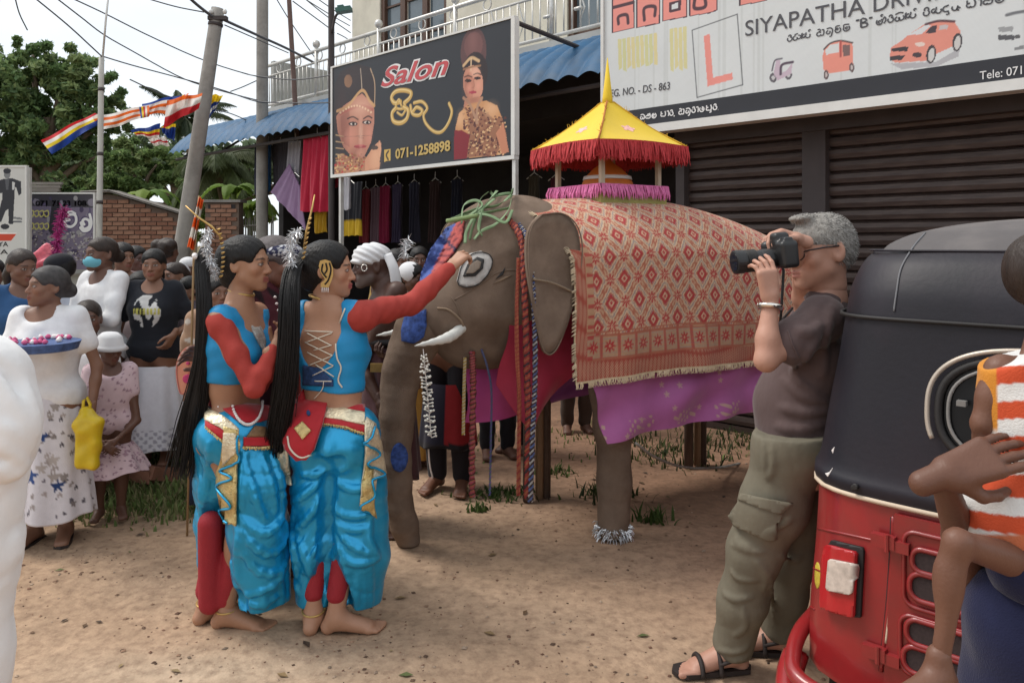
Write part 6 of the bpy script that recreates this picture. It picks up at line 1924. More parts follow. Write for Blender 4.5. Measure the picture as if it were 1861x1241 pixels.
 plume('tinsel_plume', [P(392, 505, z_ - .01), P(380, 470, z_ - .02), P(374, 440, z_ - .02), P(384, 418, z_)], 330, .032, m_tinsel, root, seed=8)
 cord('gold_pin', [P(337, 374, z_ - .02), P(360, 395, z_ - .02), P(385, 412, z_ - .02), P(402, 432, z_ - .02)], [.0025, .004, .005, .004], m_gold, root)
 mb = MB()
 for t in np.linspace(0, 1, 11):
  q = P(396 + 8 * math.sin(t * 2.6), 418 + 85 * t, z_ - .02); mb.tube([q, q + V(.014, -.008, .006)], [.006, .002], 6)
 mb.wbuild('pin_scales', m_gold, root, True)
 mb = MB(); mb.tube([P(354, 464, z_ - .03), P(354, 468, z_ - .05)], [.012, .009], 8); mb.wbuild('shell_clip', m_bead, root, True)
 return root
dancer_left()

# ================================================================== THE ELEPHANT FIGURE AND ITS TRAPPINGS
EO = V(.376, 4.45, 0)
EA = math.atan2(.53, .85)                        # local +X runs to the tail, local -Y is the near side
def EL(x, y, z): return EO + rotz(EA) @ V(x, y, z)
def EP(px, py, y):                               # local point on the plane Y=y seen at px,py -> (x, z)
 a = V(math.cos(EA), math.sin(EA)); b = V(-math.sin(EA), math.cos(EA)); k = (px - CX) / F
 z = (b @ EO[:2] + y) / (b[0] * k + b[1])
 pt = V(k * z, z); return (pt - EO[:2]) @ a, H - (py - HY) / F * z
m_jute = mat('jute_hide', (.225, .165, .125), rough=.95, var=.20, vscale=7, bump=.6, bscale=320, dirt=(.125, .085, .062), dscale=4, damt=.8, spec=.1)
m_jute2 = mat('pale_jute', (.28, .205, .14), rough=.95, var=.25, vscale=9, bump=.5, bscale=300)
m_tusk = mat('white_tusk', (.66, .66, .62), rough=.55, var=.08, vscale=12, bump=.2, bscale=60)

el = thing('elephant_figure', 'life size brown jute elephant figure with white tusk and trunk to the ground', 'elephant figure', EO, EA)
eroot = el
def eobj(name, S_, h, m, smooth=1, col=None, parent=None):
 """sculpture given in the elephant's own frame"""
 v, f = S_.mesh(h, smooth=smooth)
 return link(name, mesh_from(name, v, f, np.tile(V(col), (len(v), 1)) if col is not None else None, True), m, parent or el)
B = S()
B.ell((.62, 0, 1.24), (.96, .42, .48), k=.1); B.ell((.20, 0, 1.28), (.5, .41, .44), k=.15); B.ell((1.12, 0, 1.14), (.46, .40, .44), k=.15)
B.ell((-.22, 0, 1.42), (.34, .33, .33), k=.1)
B.half((0, 0, .92), (0, 0, -1))
eobj('body', B, .02, m_jute, 2)
for (x, y, nm) in ((.0, -.325, 1), (-.03, .42, 0), (1.33, .41, 2), (1.36, -.38, 3)):
 L = S()
 if nm in (1, 3):
  L.chain([(x, y + .06, 1.0), (x, y, .60), (x + .01, y, .30), (x, y, .02)], [.125, .100, .088, .084], k=.05)
  L.disp.append(folds(.004, [(.3, .2, 1, 5), (.6, .4, .3, 4)], 2))
  L.half((0, 0, .012), (0, 0, -1))
  lg = eobj('leg', L, .012, m_jute, 1)
  mb = MB(); r_ = np.random.default_rng(4)
  for k in range(170):
   a = r_.uniform(0, 6.28); q = V(x + .085 * math.cos(a), y + .085 * math.sin(a), r_.uniform(.02, .075))
   d = nrm(V(math.cos(a), math.sin(a), -.2) + r_.normal(size=3) * .5); mb.tube([q, q + d * .02, q + d * .032 + V(0, 0, -.012)], [.004, .003, .001], 4, False)
  o = mb.build('white_foot_fringe', m_tinsel, el); o['kind'] = 'stuff'
 else:                                          # the far legs are bare wooden posts
  for dx, r in ((-.035, .032), (.05, .026), (.10, .03)):
   mb = MB(); mb.tube([(x + dx, y, .0), (x + dx + .01, y + .01, .60), (x + dx * .6, y - .02, 1.2)], r, 8)
   mb.build('leg_post', mat('post_wood', (.085, .055, .04), rough=.85, var=.35, vscale=6, stretch=(8, 8, 1)) if dx != .05 else mat('pale_post', (.24, .155, .09), rough=.8, var=.2, stretch=(8, 8, 1)), el, True)
Hd = S()
Hd.ell((-.40, 0, 1.53), (.34, .34, .33), k=.05)
Hd.ell((-.56, 0, 1.60), (.24, .27, .22), k=.08)
Hd.chain([(-.42, -.06, 1.42), (-.62, -.05, 1.34), (-.82, -.02, 1.26)], [.32, .285, .215], k=.08)
Hd.chain([(-.40, 0, 1.30), (-.62, -.02, 1.14), (-.75, -.03, 1.10)], [.24, .20, .15], k=.08)
Hd.disp.append(creases(.006, 3, 5, .22, 1))
Hd.half((-.55, -.335, 1.45), nrm(V(-.30, -1, .10)), 0)
eobj('head', Hd, .014, m_jute, 2)
Tk = S()
tx = [(-.80, .0, 1.32), (-.97, .03, 1.16), (-1.06, .08, .92), (-1.075, .12, .62), (-1.06, .14, .30), (-.99, .15, .03)]
Tk.chain(bez(tx, 14), list(np.interp(np.linspace(0, 1, 14), [0, .2, .45, .7, 1], [.18, .120, .086, .074, .060])), k=.05)
Tk.disp.append(lambda x, y, z: .0008 * np.sin(z * 150 + x * 12 + 2 * np.sin(z * 9)) + .003 * np.sin(z * 23 + y * 20))
Tk.half((0, 0, .008), (0, 0, -1))
eobj('trunk', Tk, .011, m_jute, 1)
hb_ = bvh_of(*[o for o in el.children if o.name.startswith(('head', 'trunk'))])
def epatch(name, poly, m, off=.006, step=6, col=None, bvh=hb_, parent=None, thick=.004):
 """a patch laid on the head; kept in the elephant's frame"""
 o = patch(name, poly, bvh, m, None, off, step, col, None, thick)
 if o is None: return None
 v = np.empty(len(o.data.vertices) * 3, np.float32); o.data.vertices.foreach_get('co', v)
 v = (v.reshape(-1, 3) - EO) @ rotz(EA); o.data.vertices.foreach_set('co', v.astype(np.float32).ravel()); o.data.update()
 o.parent = parent or el; return o
def eline(name, pxs, r, m, off=.006, n=30, bvh=hb_, parent=None):
 q = line_on(bvh, pxs, off, n); q = (q - EO) @ rotz(EA)
 mb = MB(); mb.tube(q, r, 6); return mb.build(name, m, parent or el, True)
m_eye_w = mat('eye_cloth', (.42, .40, .38), rough=.85, var=.2, vscale=40, bump=.4, bscale=160)
m_black = mat('black_paint', (.022, .020, .020), rough=.7, var=.3)
ey = epatch('eye', [(832, 512), (840, 484), (856, 464), (876, 459), (892, 466), (894, 482), (884, 502), (866, 518), (848, 522), (836, 519)], m_eye_w, .014, 5)
eyb = bvh_of(ey)
eline('eye_outline', [(832, 512), (840, 484), (856, 464), (876, 459), (892, 466), (894, 482), (884, 502), (866, 518), (848, 522), (836, 519), (832, 512)], .0028, m_black, .004, 50, eyb)
epatch('pupil_rim', [(842, 503), (850, 482), (868, 468), (880, 472), (878, 488), (864, 502)], m_black, .004, 4, None, eyb)
ep2 = epatch('pupil', [(848, 499), (856, 483), (868, 475), (875, 478), (872, 489), (861, 498)], mat('pupil_brown', (.17, .13, .10), rough=.8, var=.2), .010, 3, None, eyb)
eline('pupil_cross', [(852, 484), (870, 494)], .0022, m_black, .012, 6, eyb); eline('pupil_cross', [(864, 474), (862, 498)], .0022, m_black, .012, 6, eyb)
eline('seam', [(826, 545), (870, 520), (905, 495), (945, 490)], .0045, m_jute, .0, 20)
eline('seam', [(795, 560), (815, 563), (836, 580), (842, 592)], .006, m_jute2, .002, 16)
eline('seam', [(820, 540), (830, 556), (836, 575)], .004, m_jute, .002, 10)
epatch('tear', [(900, 508), (912, 494), (918, 486), (914, 500)], m_black, .003, 3); epatch('tear', [(896, 516), (915, 504), (930, 500), (912, 510)], m_jute2, .003, 3)
m_brow = mat('red_print', (.42, .075, .06), rough=.8, var=.6, vscale=26, bump=.4, bscale=60, stretch=(1, 1, 2.4))
m_bluep = mat('blue_print', (.035, .075, .26), rough=.8, var=.7, vscale=34, bump=.3)
m_brow = mat('brow_print', attr=True, rough=.85, var=.3, vscale=40, bump=.4, bscale=90)
def brow_c(x, y):
 d = ((x - 812) * 100 - (y - 420) * -52) / 112.7     # distance from the blue left border
 c = np.where((np.sin(y * .55 + x * .25 + 2 * np.sin(x * .12)) > .72)[:, None], V(.16, .03, .04), V(.42, .085, .075))
 c = np.where((d < 13)[:, None], V(.06, .10, .30), c)
 s = np.abs((x - 806) * .84 - (y - 421) * .54); return np.where(((s < 2.6) & (y < 462))[:, None], V(.03, .03, .07), c)
o = patch('brow_cloth', [(814, 416), (846, 402), (842, 436), (826, 462), (804, 486), (780, 516), (763, 542), (768, 500), (786, 455)], hb_, m_brow, None, .010, 4, None, brow_c)
v = np.empty(len(o.data.vertices) * 3, np.float32); o.data.vertices.foreach_get('co', v)
o.data.vertices.foreach_set('co', ((v.reshape(-1, 3) - EO) @ rotz(EA)).astype(np.float32).ravel()); o.data.update(); o.parent = el
epatch('trunk_cloth', [(738, 575), (776, 562), (776, 590), (770, 612), (752, 624), (732, 620), (732, 600)], m_bluep, .010, 5)
epatch('trunk_spot', ep(725, 830, 14, 26), m_bluep, .008, 5)
for y0, nm in ((-.245, 0), (.20, 1)):
 xa, za = EP(866, 594, -.30); xb, zb_ = EP(761, 631, -.32)
 T = S()
 pts = bez([(xa + (0 if nm == 0 else .02), y0 + .06, za), ((xa * .6 + xb * .4), y0, za * .6 + zb_ * .4 - .02), (xb, y0 - .03 if nm == 0 else y0, zb_)], 9)
 T.chain(pts, list(np.interp(np.linspace(0, 1, 9), [0, .5, 1], [.024, .025, .005])), k=.01)
 if nm == 0: tipx = pts[-1]
 eobj('tusk', T, .006, m_tusk, 1)
def ear(side):
 xs = []
 for (px, py) in [(985, 390), (1020, 388), (1046, 408), (1057, 445), (1053, 500), (1040, 555), (1022, 610), (1006, 640), (990, 640), (976, 600), (966, 540), (960, 480), (961, 430), (970, 405)]:
  xs.append(EP(px, py, -.47))
 xs = np.array(xs); ol = np.vstack([bez(np.vstack([xs, xs[:1]]), 60)[:-1]])
 c = ol.mean(0); mb = MB(); n = len(ol); rings = 7; v = []
 for r_ in range(rings):
  t = r_ / (rings - 1)
  for q in ol:
   p = c + (q - c) * t
   bow = .03 * (1 - t * t) + .02 * math.sin(p[1] * 9) * t
   v.append((p[0], side * (.47 - bow * .6 + .0), p[1]))
 f = [(r_ * n + i, r_ * n + (i + 1) % n, (r_ + 1) * n + (i + 1) % n, (r_ + 1) * n + i) for r_ in range(rings - 1) for i in range(n)]
 v = np.array(v); b = v + [0, -side * .022, 0]; m0 = len(v)
 f += [tuple(i + m0 for i in q[::-1]) for q in f] + [((rings - 1) * n + i, (rings - 1) * n + (i + 1) % n, m0 + (rings - 1) * n + (i + 1) % n, m0 + (rings - 1) * n + i) for i in range(n)]
 mb.add(np.vstack([v, b]), f); e = mb.build('ear', m_jute, el, True)
 mb = MB(); mb.tube([(q[0], side * .475, q[1]) for q in np.vstack([ol, ol[:1]])], .0035, 5, False); mb.build('ear_hem', m_jute, e, True)
 a_, b_ = EP(968, 530, -.47), EP(1050, 535, -.47); m_ = EP(1005, 515, -.47)
 mb = MB(); mb.tube(bez([(a_[0], side * .472, a_[1] + .06), (m_[0], side * .474, m_[1]), (b_[0], side * .470, b_[1])], 14), .006, 5); mb.build('ear_seam', m_jute2, e, True)
ear(1.0); ear(-1.0)
nk_b = bvh_of(*[o for o in el.children if o.name.startswith(('head', 'body'))])
def blanket_profile(s_, t):
 """s along the back (m), t -1 near hem .. 1 far hem -> local x,y,z"""
 ridge = 1.865 - .06 * np.clip(-s_ + .1, 0, 9) - .22 * np.clip(s_ - .55, 0, 9) ** 1.6
 half = .475
 a = np.abs(t); sg_ = np.sign(t)
 hemz = .905
 ph = np.clip(a / .45, 0, 1) * (math.pi / 2)
 y = half * np.sin(ph) ** .9; z = ridge - .32 * (1 - np.cos(ph)); y0 = .10 * np.cos(ph)
 dn = np.clip((a - .45) / .55, 0, 1)
 z = z + (hemz - (ridge - .32)) * dn
 y = y + .035 * dn + .010 * np.sin(s_ * 11 + dn * 2) * dn + .007 * np.sin(s_ * 23 + a * 3) * dn + .006 * np.sin(s_ * 7 - a * 14) * (.3 + dn)
 z = z + .006 * np.sin(s_ * 5.1) * dn
 return s_, sg_ * y + y0, z
def blanket_cols(s_, a, L0):
 """printed pattern: s_ metres along, a = metres down from the ridge"""
 cream, rust, red, teal, gold = V(.55, .33, .205), V(.40, .12, .075), V(.40, .035, .04), V(.30, .25, .23), V(.50, .28, .13)
 n = len(s_); c = np.tile(cream, (n, 1))
 def put(w, col, k=.92):
  c[:] = c * (1 - k * w[:, None]) + V(col) * k * w[:, None]
 px, py = .186, .236
 nz = .004 * (np.sin(s_ * 190 + a * 60) + np.sin(a * 230 - s_ * 40))
 u, v = s_ / px, a / py
 blue = V(.36, .32, .33); pale = V(.62, .44, .29)
 for ou, ov in ((0, 0), (.5, .5)):              # big stepped diamonds, two interleaved rows
  dx, dy = ((u + ou) % 1 - .5) * px, ((v + ov) % 1 - .5) * py
  d = np.abs(dx) / .080 + np.abs(dy) / .106 + nz * 6
  for lo_, hi_, col in ((.93, 1.04, rust), (.80, .90, pale), (.68, .78, teal), (.58, .66, pale), (.48, .56, rust), (.38, .46, blue), (.28, .36, pale), (-1, .27, gold)):
   put(sstep(d, lo_ - .03, lo_) * sstep(-d, -hi_ - .03, -hi_), col, .88)
  d2 = np.abs(dx) / .042 + np.abs(dy) / .050
  put(sstep(-d2, -1.0, -.9), red, .95); put(sstep(-d2, -.50, -.42), pale, .9); put(sstep(-d2, -.28, -.2), red, .95)
 for ou, ov in ((0, .5), (.5, 0)):              # round flower heads between them
  dx, dy = ((u + ou) % 1 - .5) * px, ((v + ov) % 1 - .5) * py
  rr = np.hypot(dx, dy); th = np.arctan2(dy, dx)
  put(sstep(-rr, -.040, -.036), pale, .5)
  put(sstep(-(rr - .022 - .012 * np.cos(th * 8)), -.004, .002), red, .95); put(sstep(-rr, -.010, -.007), pale, .9); put(sstep(-rr, -.005, -.003), red, .9)
 for ou, ov in ((.25, .25), (.75, .25), (.25, .75), (.75, .75)):
  dx, dy = ((u + ou) % 1 - .5) * px, ((v + ov) % 1 - .5) * py
  rr = np.hypot(dx, dy); th = np.arctan2(dy, dx)
  put(sstep(-(rr - .010 - .005 * np.cos(th * 4)), -.003, .001), rust, .8)
 put(sstep(np.sin(s_ * 400) * np.sin(a * 380), .55, .8), rust, .35)
 return c, put, dict(cream=cream, rust=rust, red=red, teal=teal, gold=gold)
S0, S1 = -.33, 1.62
ns, nt = 400, 330
sv = np.linspace(S0, S1, ns); tv_ = np.linspace(-1, 1, nt)
SS, TT = np.meshgrid(sv, tv_, indexing='ij')
edge = np.interp(np.abs(TT), [0, .25, .45, .7, 1], [-.24, -.12, -.05, -.05, -.06])
SX = np.where(SS < .5, S0 + edge + (SS - S0) * (.5 - S0 - edge) / (.5 - S0), SS)
bx, by, bz_ = blanket_profile(SX, TT)
bz_ = bz_ + .0
down = np.concatenate([np.zeros((ns, 1)), np.cumsum(np.sqrt(np.diff(by, axis=1) ** 2 + np.diff(bz_, axis=1) ** 2), 1)], 1)
mid = down[:, nt // 2][:, None]; A_ = np.abs(down - mid); hemd = np.minimum(down, down[:, -1:] - down)
c, put, CC = blanket_cols((SX - S0).ravel(), A_.ravel() + 0.0, 0)
hd_, fr_ = hemd.ravel(), (SX - (S0 + edge)).ravel(); sx_ = SX.ravel()
def band(w): return w.astype(float)
bord = (hd_ < .235) | (fr_ < .12)
put(band(bord), V(.46, .27, .16), 1)
mm = (hd_ > .105) & (hd_ < .235)
um = ((sx_ / .105) % 1 - .5) * .105; vm = hd_ - .17
rr = np.hypot(um, vm)
put(mm * sstep(np.abs(np.sin(um * 300)) * np.abs(np.sin(vm * 280)), .5, .7), CC['teal'], .6)
put(mm * sstep(-np.abs(np.abs(um) - .048), -.006, -.003), CC['red'], .7)
put(mm * sstep(-(rr - .024 - .010 * np.cos(np.arctan2(vm, um) * 8)), -.004, .002), CC['red'], .95); put(mm * sstep(-rr, -.009, -.006), CC['cream'], .8)
for lv in (.108, .228, .245): put(sstep(-np.abs(hd_ - lv), -.007, -.004), CC['rust'], .9)
w_ = (hd_ < .10) | (fr_ < .075)
put(band(w_), V(.36, .08, .055), 1)
put(w_ * sstep(np.sin(sx_ * 480) * np.sin(hd_ * 480), .05, .5), V(.52, .33, .22), .9)
f2 = (fr_ > .08) & (fr_ < .12) & (hd_ > .10)
put(f2 * sstep(np.sin(hd_ * 120), .3, .6), CC['red'], .8)
put(band((hd_ < .012) | (fr_ < .010)), V(.60, .47, .30), 1)
V3 = np.stack([bx, by, bz_], -1).reshape(-1, 3)
i, j = np.meshgrid(np.arange(ns - 1), np.arange(nt - 1), indexing='ij'); a = (i * nt + j).ravel()
bf = np.stack([a, a + nt, a + nt + 1, a + 1], 1)
m_blk = mat('printed_blanket', attr=True, rough=.9, var=.10, vscale=40, bump=.35, bscale=260, sheen=.15, spec=.15)
bl = thing('printed_blanket', 'rust and cream patterned blanket with diamonds draped over the elephant back', 'blanket', EO + V(0, 0, .9), EA)
V3 = V3 - V(0, 0, .9)
link('cloth', mesh_from('cloth', V3, bf, c, True), m_blk, bl)
inn = V3.copy(); inn[:, 1] *= .985; inn[:, 2] -= .004
link('lining', mesh_from('lining', inn, bf[:, ::-1], None, True), m_jute2, bl)
mb = MB(); r_ = np.random.default_rng(2)
for k in range(420):                              # cream tassel edge
 s_ = r_.uniform(S0 - .06, S1); x, y, z = blanket_profile(np.array(s_), np.array(-1.0)); q = V(float(x), float(y), float(z) - .9)
 mb.tube([q + V(0, 0, .006), q + V(r_.normal() * .006, -.003, -.012), q + V(r_.normal() * .009, -.003, -.026)], [.0035, .0028, .0012], 4, False)
for k in range(150):
 jx = int(r_.integers(4, nt // 2)); q = V3[jx]; mb.tube([q + V(.006, -.004, 0), q + V(-.012, -.006, -.004), q + V(-.022, -.006, -.010)], [.0035, .003, .0012], 4, False)
o = mb.build('cream_fringe', mat('cream_yarn', (.60, .48, .33), rough=.9, var=.15), bl); o['kind'] = 'stuff'

m_purple = mat('purple_cloth', attr=True, rough=.55, var=.07, vscale=10, bump=.15, bscale=120, sheen=.3, spec=.4)
def hang(name, label, top, bot, y, cat, colfn, m, nu=110, nv=60, wav=.015, seed=0, drift=.05):
 """top/bot: lists of px along the upper and lower edge; hangs in the plane Y=y of the elephant"""
 tp = bez([EP(a_, b_, y) for a_, b_ in top], nu); bp = bez([EP(a_, b_, y) for a_, b_ in bot], nu)
 r = thing(name, label, cat, EO + rotz(EA) @ V(float(bp[:, 0].mean()), y, 0) + V(0, 0, float(bp[:, 1].min())), EA)
 org = V(float(bp[:, 0].mean()), y, float(bp[:, 1].min()))
 r_ = random.Random(seed); p1, p2 = r_.uniform(0, 6), r_.uniform(0, 6)
 U, W = np.meshgrid(np.linspace(0, 1, nu), np.linspace(0, 1, nv), indexing='ij')
 x = tp[:, 0][:, None] * (1 - W) + bp[:, 0][:, None] * W; z = tp[:, 1][:, None] * (1 - W) + bp[:, 1][:, None] * W
 yy = y - wav * W * np.sin(x * 17 + p1 + 3 * W) - wav * .6 * np.sin(x * 8 + W * 9 + p2) - drift * W * (1 - W)
 p = np.stack([x, yy, z], -1).reshape(-1, 3) - org
 i, j = np.meshgrid(np.arange(nu - 1), np.arange(nv - 1), indexing='ij'); a = (i * nv + j).ravel()
 f = np.stack([a, a + nv, a + nv + 1, a + 1], 1)
 c = colfn(U.ravel(), W.ravel(), x.ravel(), z.ravel())
 q = p + [0, .004, 0]; n0 = len(p)
 link('cloth', mesh_from('cloth', np.vstack([p, q]), np.vstack([f, f[:, ::-1] + n0]), np.vstack([c, c]), True), m, r)
 return r
def purple_cols(u, w, x, z):
 c = np.tile(V(.45, .14, .37), (len(u), 1)); r_ = random.Random(5)
 g = V(.58, .44, .30)
 m_ = np.zeros(len(u))
 for k in range(34):
  a_ = r_.uniform(x.min(), x.max()); b_ = r_.uniform(z.min(), z.max())
  m_ = np.maximum(m_, sstep(-np.hypot(x - a_, z - b_) + .006 * np.sin(np.arctan2(z - b_, x - a_) * 5), -.016, -.008))
 hem = sstep(w, .76, .79) * sstep(-w, -.97, -.94)
 m_ = np.maximum(m_, hem * sstep(np.sin(x * 90 + 3 * np.sin(x * 31)) * np.sin(z * 120 + x * 40), .15, .45) * (np.sin(x * 19) > -.35))
 return c * (1 - .75 * m_[:, None]) + g * .75 * m_[:, None]
hang('purple_cloth', 'purple cloth with gold sprigs hanging below the printed blanket', [(1062, 655), (1180, 648), (1300, 640), (1470, 630)], [(1102, 806), (1180, 786), (1290, 764), (1390, 746), (1470, 735)], -.447, 'cloth', purple_cols, m_purple, 320, 130, .020, 2)
def flat_cols(col, amp=.05):
 return lambda u, w, x, z: np.tile(V(col), (len(u), 1)) * (1 + amp * np.sin(x * 40 + z * 22))[:, None]
hang('red_cloth', 'dark red cloth draped down from behind the elephant ear', [(930, 560), (970, 540), (1040, 560)], [(905, 700), (955, 775), (985, 742), (1062, 665)], -.30, 'cloth', flat_cols((.36, .026, .06)), m_purple, 70, 50, .02, 3)
hang('magenta_cloth', 'magenta pink cloth hanging below the elephant chin', [(845, 622), (900, 610), (960, 640)], [(850, 770), (880, 768), (950, 752), (975, 740)], -.02, 'cloth', lambda u, w, x, z: np.tile(V(.52, .08, .30), (len(u), 1)) * (1 - .45 * sstep(u, .35, .8)[:, None] * V(0, .6, .75)), m_purple, 70, 50, .02, 4)
hang('far_purple_cloth', 'purple cloth hanging along the far side of the elephant', [(990, 690), (1080, 670), (1250, 640), (1450, 620)], [(992, 735), (1080, 715), (1250, 690), (1450, 665)], .42, 'cloth', flat_cols((.26, .07, .28)), m_purple, 60, 20, .01, 6)

m_braid = mat('braid_red', attr=True, rough=.85, var=.3, vscale=90, bump=.5, bscale=180)
def braid(name, label, pts, r, cols, turns_, group='braided garlands hanging from the elephant head', cat='garland', n=150, strands_=4):
 turns = turns_ * 1.9; r = r * .78
 q = bez(pts, n); root = thing(name, label, cat, q[-1], 0, group)
 for s_ in range(strands_):
  ph = 6.2832 * s_ / strands_; w = []
  for i in range(n):
   t = q[min(n - 1, i + 1)] - q[max(0, i - 1)]; t = nrm(t); a = nrm(np.cross(t, V(0, 1, .1))); b = np.cross(t, a)
   an = ph + turns * 6.2832 * i / n; w.append(q[i] + r * (math.cos(an) * a + .5 * math.sin(an) * b))
  mb = MB(); mb.tube(w, r * .62, 5, True, cols[s_ % len(cols)]); mb.wbuild('strand', m_braid, root, True)
 return root
RD, DK, OR, BL, GN = (.28, .04, .035), (.05, .03, .035), (.34, .10, .05), (.10, .14, .30), (.08, .16, .14)
def EW(px, py, y):
 x, z = EP(px, py, y); return EL(x, y, z)
braid('braided_garland', 'red braided garland over the forehead down to the chest beside the ear', [EW(905, 393, -.16), EW(930, 405, -.26), EW(948, 440, -.36), EW(952, 500, -.42), EW(955, 580, -.44), EW(958, 680, -.44), EW(960, 760, -.44), EW(958, 905, -.44)], .016, [RD, OR, RD, DK], 22)
braid('braided_garland', 'dark braided garland with white flecks just left of the ear', [EW(920, 397, -.14), EW(945, 412, -.28), EW(962, 450, -.40), EW(968, 520, -.46), EW(972, 600, -.46), EW(972, 700, -.46), EW(968, 790, -.46), EW(964, 912, -.46)], .013, [DK, BL, DK, (.4, .38, .36)], 24)
braid('braided_garland', 'orange red braided cord hanging nearest the dark red cloth', [EW(942, 470, -.38), EW(940, 560, -.42), EW(940, 660, -.42), EW(944, 740, -.42), EW(942, 900, -.42)], .011, [OR, RD], 26, strands_=3)
braid('braided_garland', 'pair of pinkish red braided cords hanging under the elephant chin', [EW(858, 640, -.2), EW(860, 700, -.2), EW(858, 800, -.2), EW(858, 902, -.2)], .015, [RD, (.34, .08, .12), OR, DK], 18)
braid('braided_garland', 'thin purple and blue cord hanging slantwise before the magenta cloth', [EW(875, 635, -.22), EW(885, 665, -.22), EW(893, 710, -.22), EW(892, 800, -.22), EW(890, 900, -.22)], .006, [(.12, .08, .3), GN], 22, strands_=2)
braid('braided_garland', 'short thin yellow cord left of the chin cords', [EW(845, 650, -.18), EW(843, 720, -.18), EW(842, 790, -.18)], .008, [(.50, .34, .08), (.52, .45, .35)], 12, strands_=2)
tip = EL(*tipx)
fs = thing('flower_string', 'string of small white flowers hanging from the tusk tip', 'flower string', tip + V(0, 0, -.5), 0)
p0_ = EW(769, 634, -.31); p1_ = EW(784, 795, -.31); p0_[2] = float(tip[2]) - .012
mb = MB(); mb.tube([p0_, p1_], .002, 4); mb.wbuild('thread', m_bead, fs)
r_ = np.random.default_rng(6)
for k in range(64):
 t = .07 + .93 * k / 63; a_ = p0_ * (1 - t) + p1_ * t; an = k * 2.4; L = .028 if k > 12 else .016 + .001 * k
 d = nrm(V(math.cos(an), math.sin(an) * .6, r_.uniform(-.1, .5))); mb = MB()
 mb.tube([a_, a_ + d * L * .6, a_ + d * L * .85, a_ + d * L], [.0025, .003, .0065, .002], 6); mb.wbuild('blossom', mat('white_petal', (.72, .70, .64), rough=.6, var=.1), fs, True)
gl = thing('leaf_wreath', 'wreath of looped green palm strips lying on the elephant head', 'wreath', EW(880, 385, -.05), 0)
r_ = random.Random(9)
for pts in ([(815, 405), (850, 398), (890, 392), (925, 385)], [(870, 395), (880, 370), (905, 356), (932, 354), (924, 372)], [(848, 412), (850, 385), (868, 376), (880, 384), (860, 400)], [(930, 356), (925, 385), (905, 410), (878, 425), (866, 440)],
   [(872, 395), (895, 400), (918, 410), (930, 390)], [(830, 400), (870, 384), (905, 378), (930, 360)], [(880, 380), (866, 410), (858, 440)], [(900, 372), (870, 398), (855, 425), (852, 448)], [(812, 400), (832, 404), (862, 398)], [(905, 358), (884, 384), (874, 420), (880, 434)]):
 q = line_on(hb_, pts, .012 + .03 * r_.random(), 24); mb = MB()
 mb.tube(q, .0085, 6, True, flat=.15, up=(r_.uniform(-1, 1), -.8, r_.uniform(-1, 1))); mb.wbuild('leaf_strip', mat('palm_strip', (.17, .26, .13), rough=.6, var=.3, vscale=12), gl, True)
mb = MB(); mb.tube(bez([EW(812, 402, -.2), EW(835, 398, -.2), EW(868, 392, -.2)], 10), .011, 7); mb.wbuild('stalk', mat('stalk', (.22, .30, .12), rough=.5), gl, True)

m_yel = mat('yellow_cloth', (.72, .50, .025), rough=.75, var=.06, vscale=6, bump=.15, bscale=150, sheen=.2)
m_redf = mat('red_fringe', (.44, .035, .04), rough=.8, var=.25, vscale=40)
m_pinkf = mat('pink_fringe', (.66, .17, .38), rough=.8, var=.2, vscale=40)
m_olive = mat('olive_board', (.30, .27, .09), rough=.8, var=.15)
cx_, cy_ = .305, .10
ca = thing('canopy_shrine', 'yellow pyramid canopy with red fringe on posts over a small shrine box', 'canopy', EL(cx_, cy_, 1.80), EA)
b = MB(); b.box((0, 0, .045), (.50, .50, .16)); b.build('base_box', m_olive, ca)
for sx in (-1, 1):
 for sy in (-1, 1):
  b = MB(); b.box((sx * .215, sy * .215, .24), (.026, .026, .30)); b.build('post', mat('pale_post2', (.46, .38, .28), rough=.7, var=.15), ca)
hw, ze, za = .335, .365, .655
ap = V(0, 0, za)
cor = [V(-hw, -hw, ze), V(hw, -hw, ze), V(hw, hw, ze), V(-hw, hw, ze)]
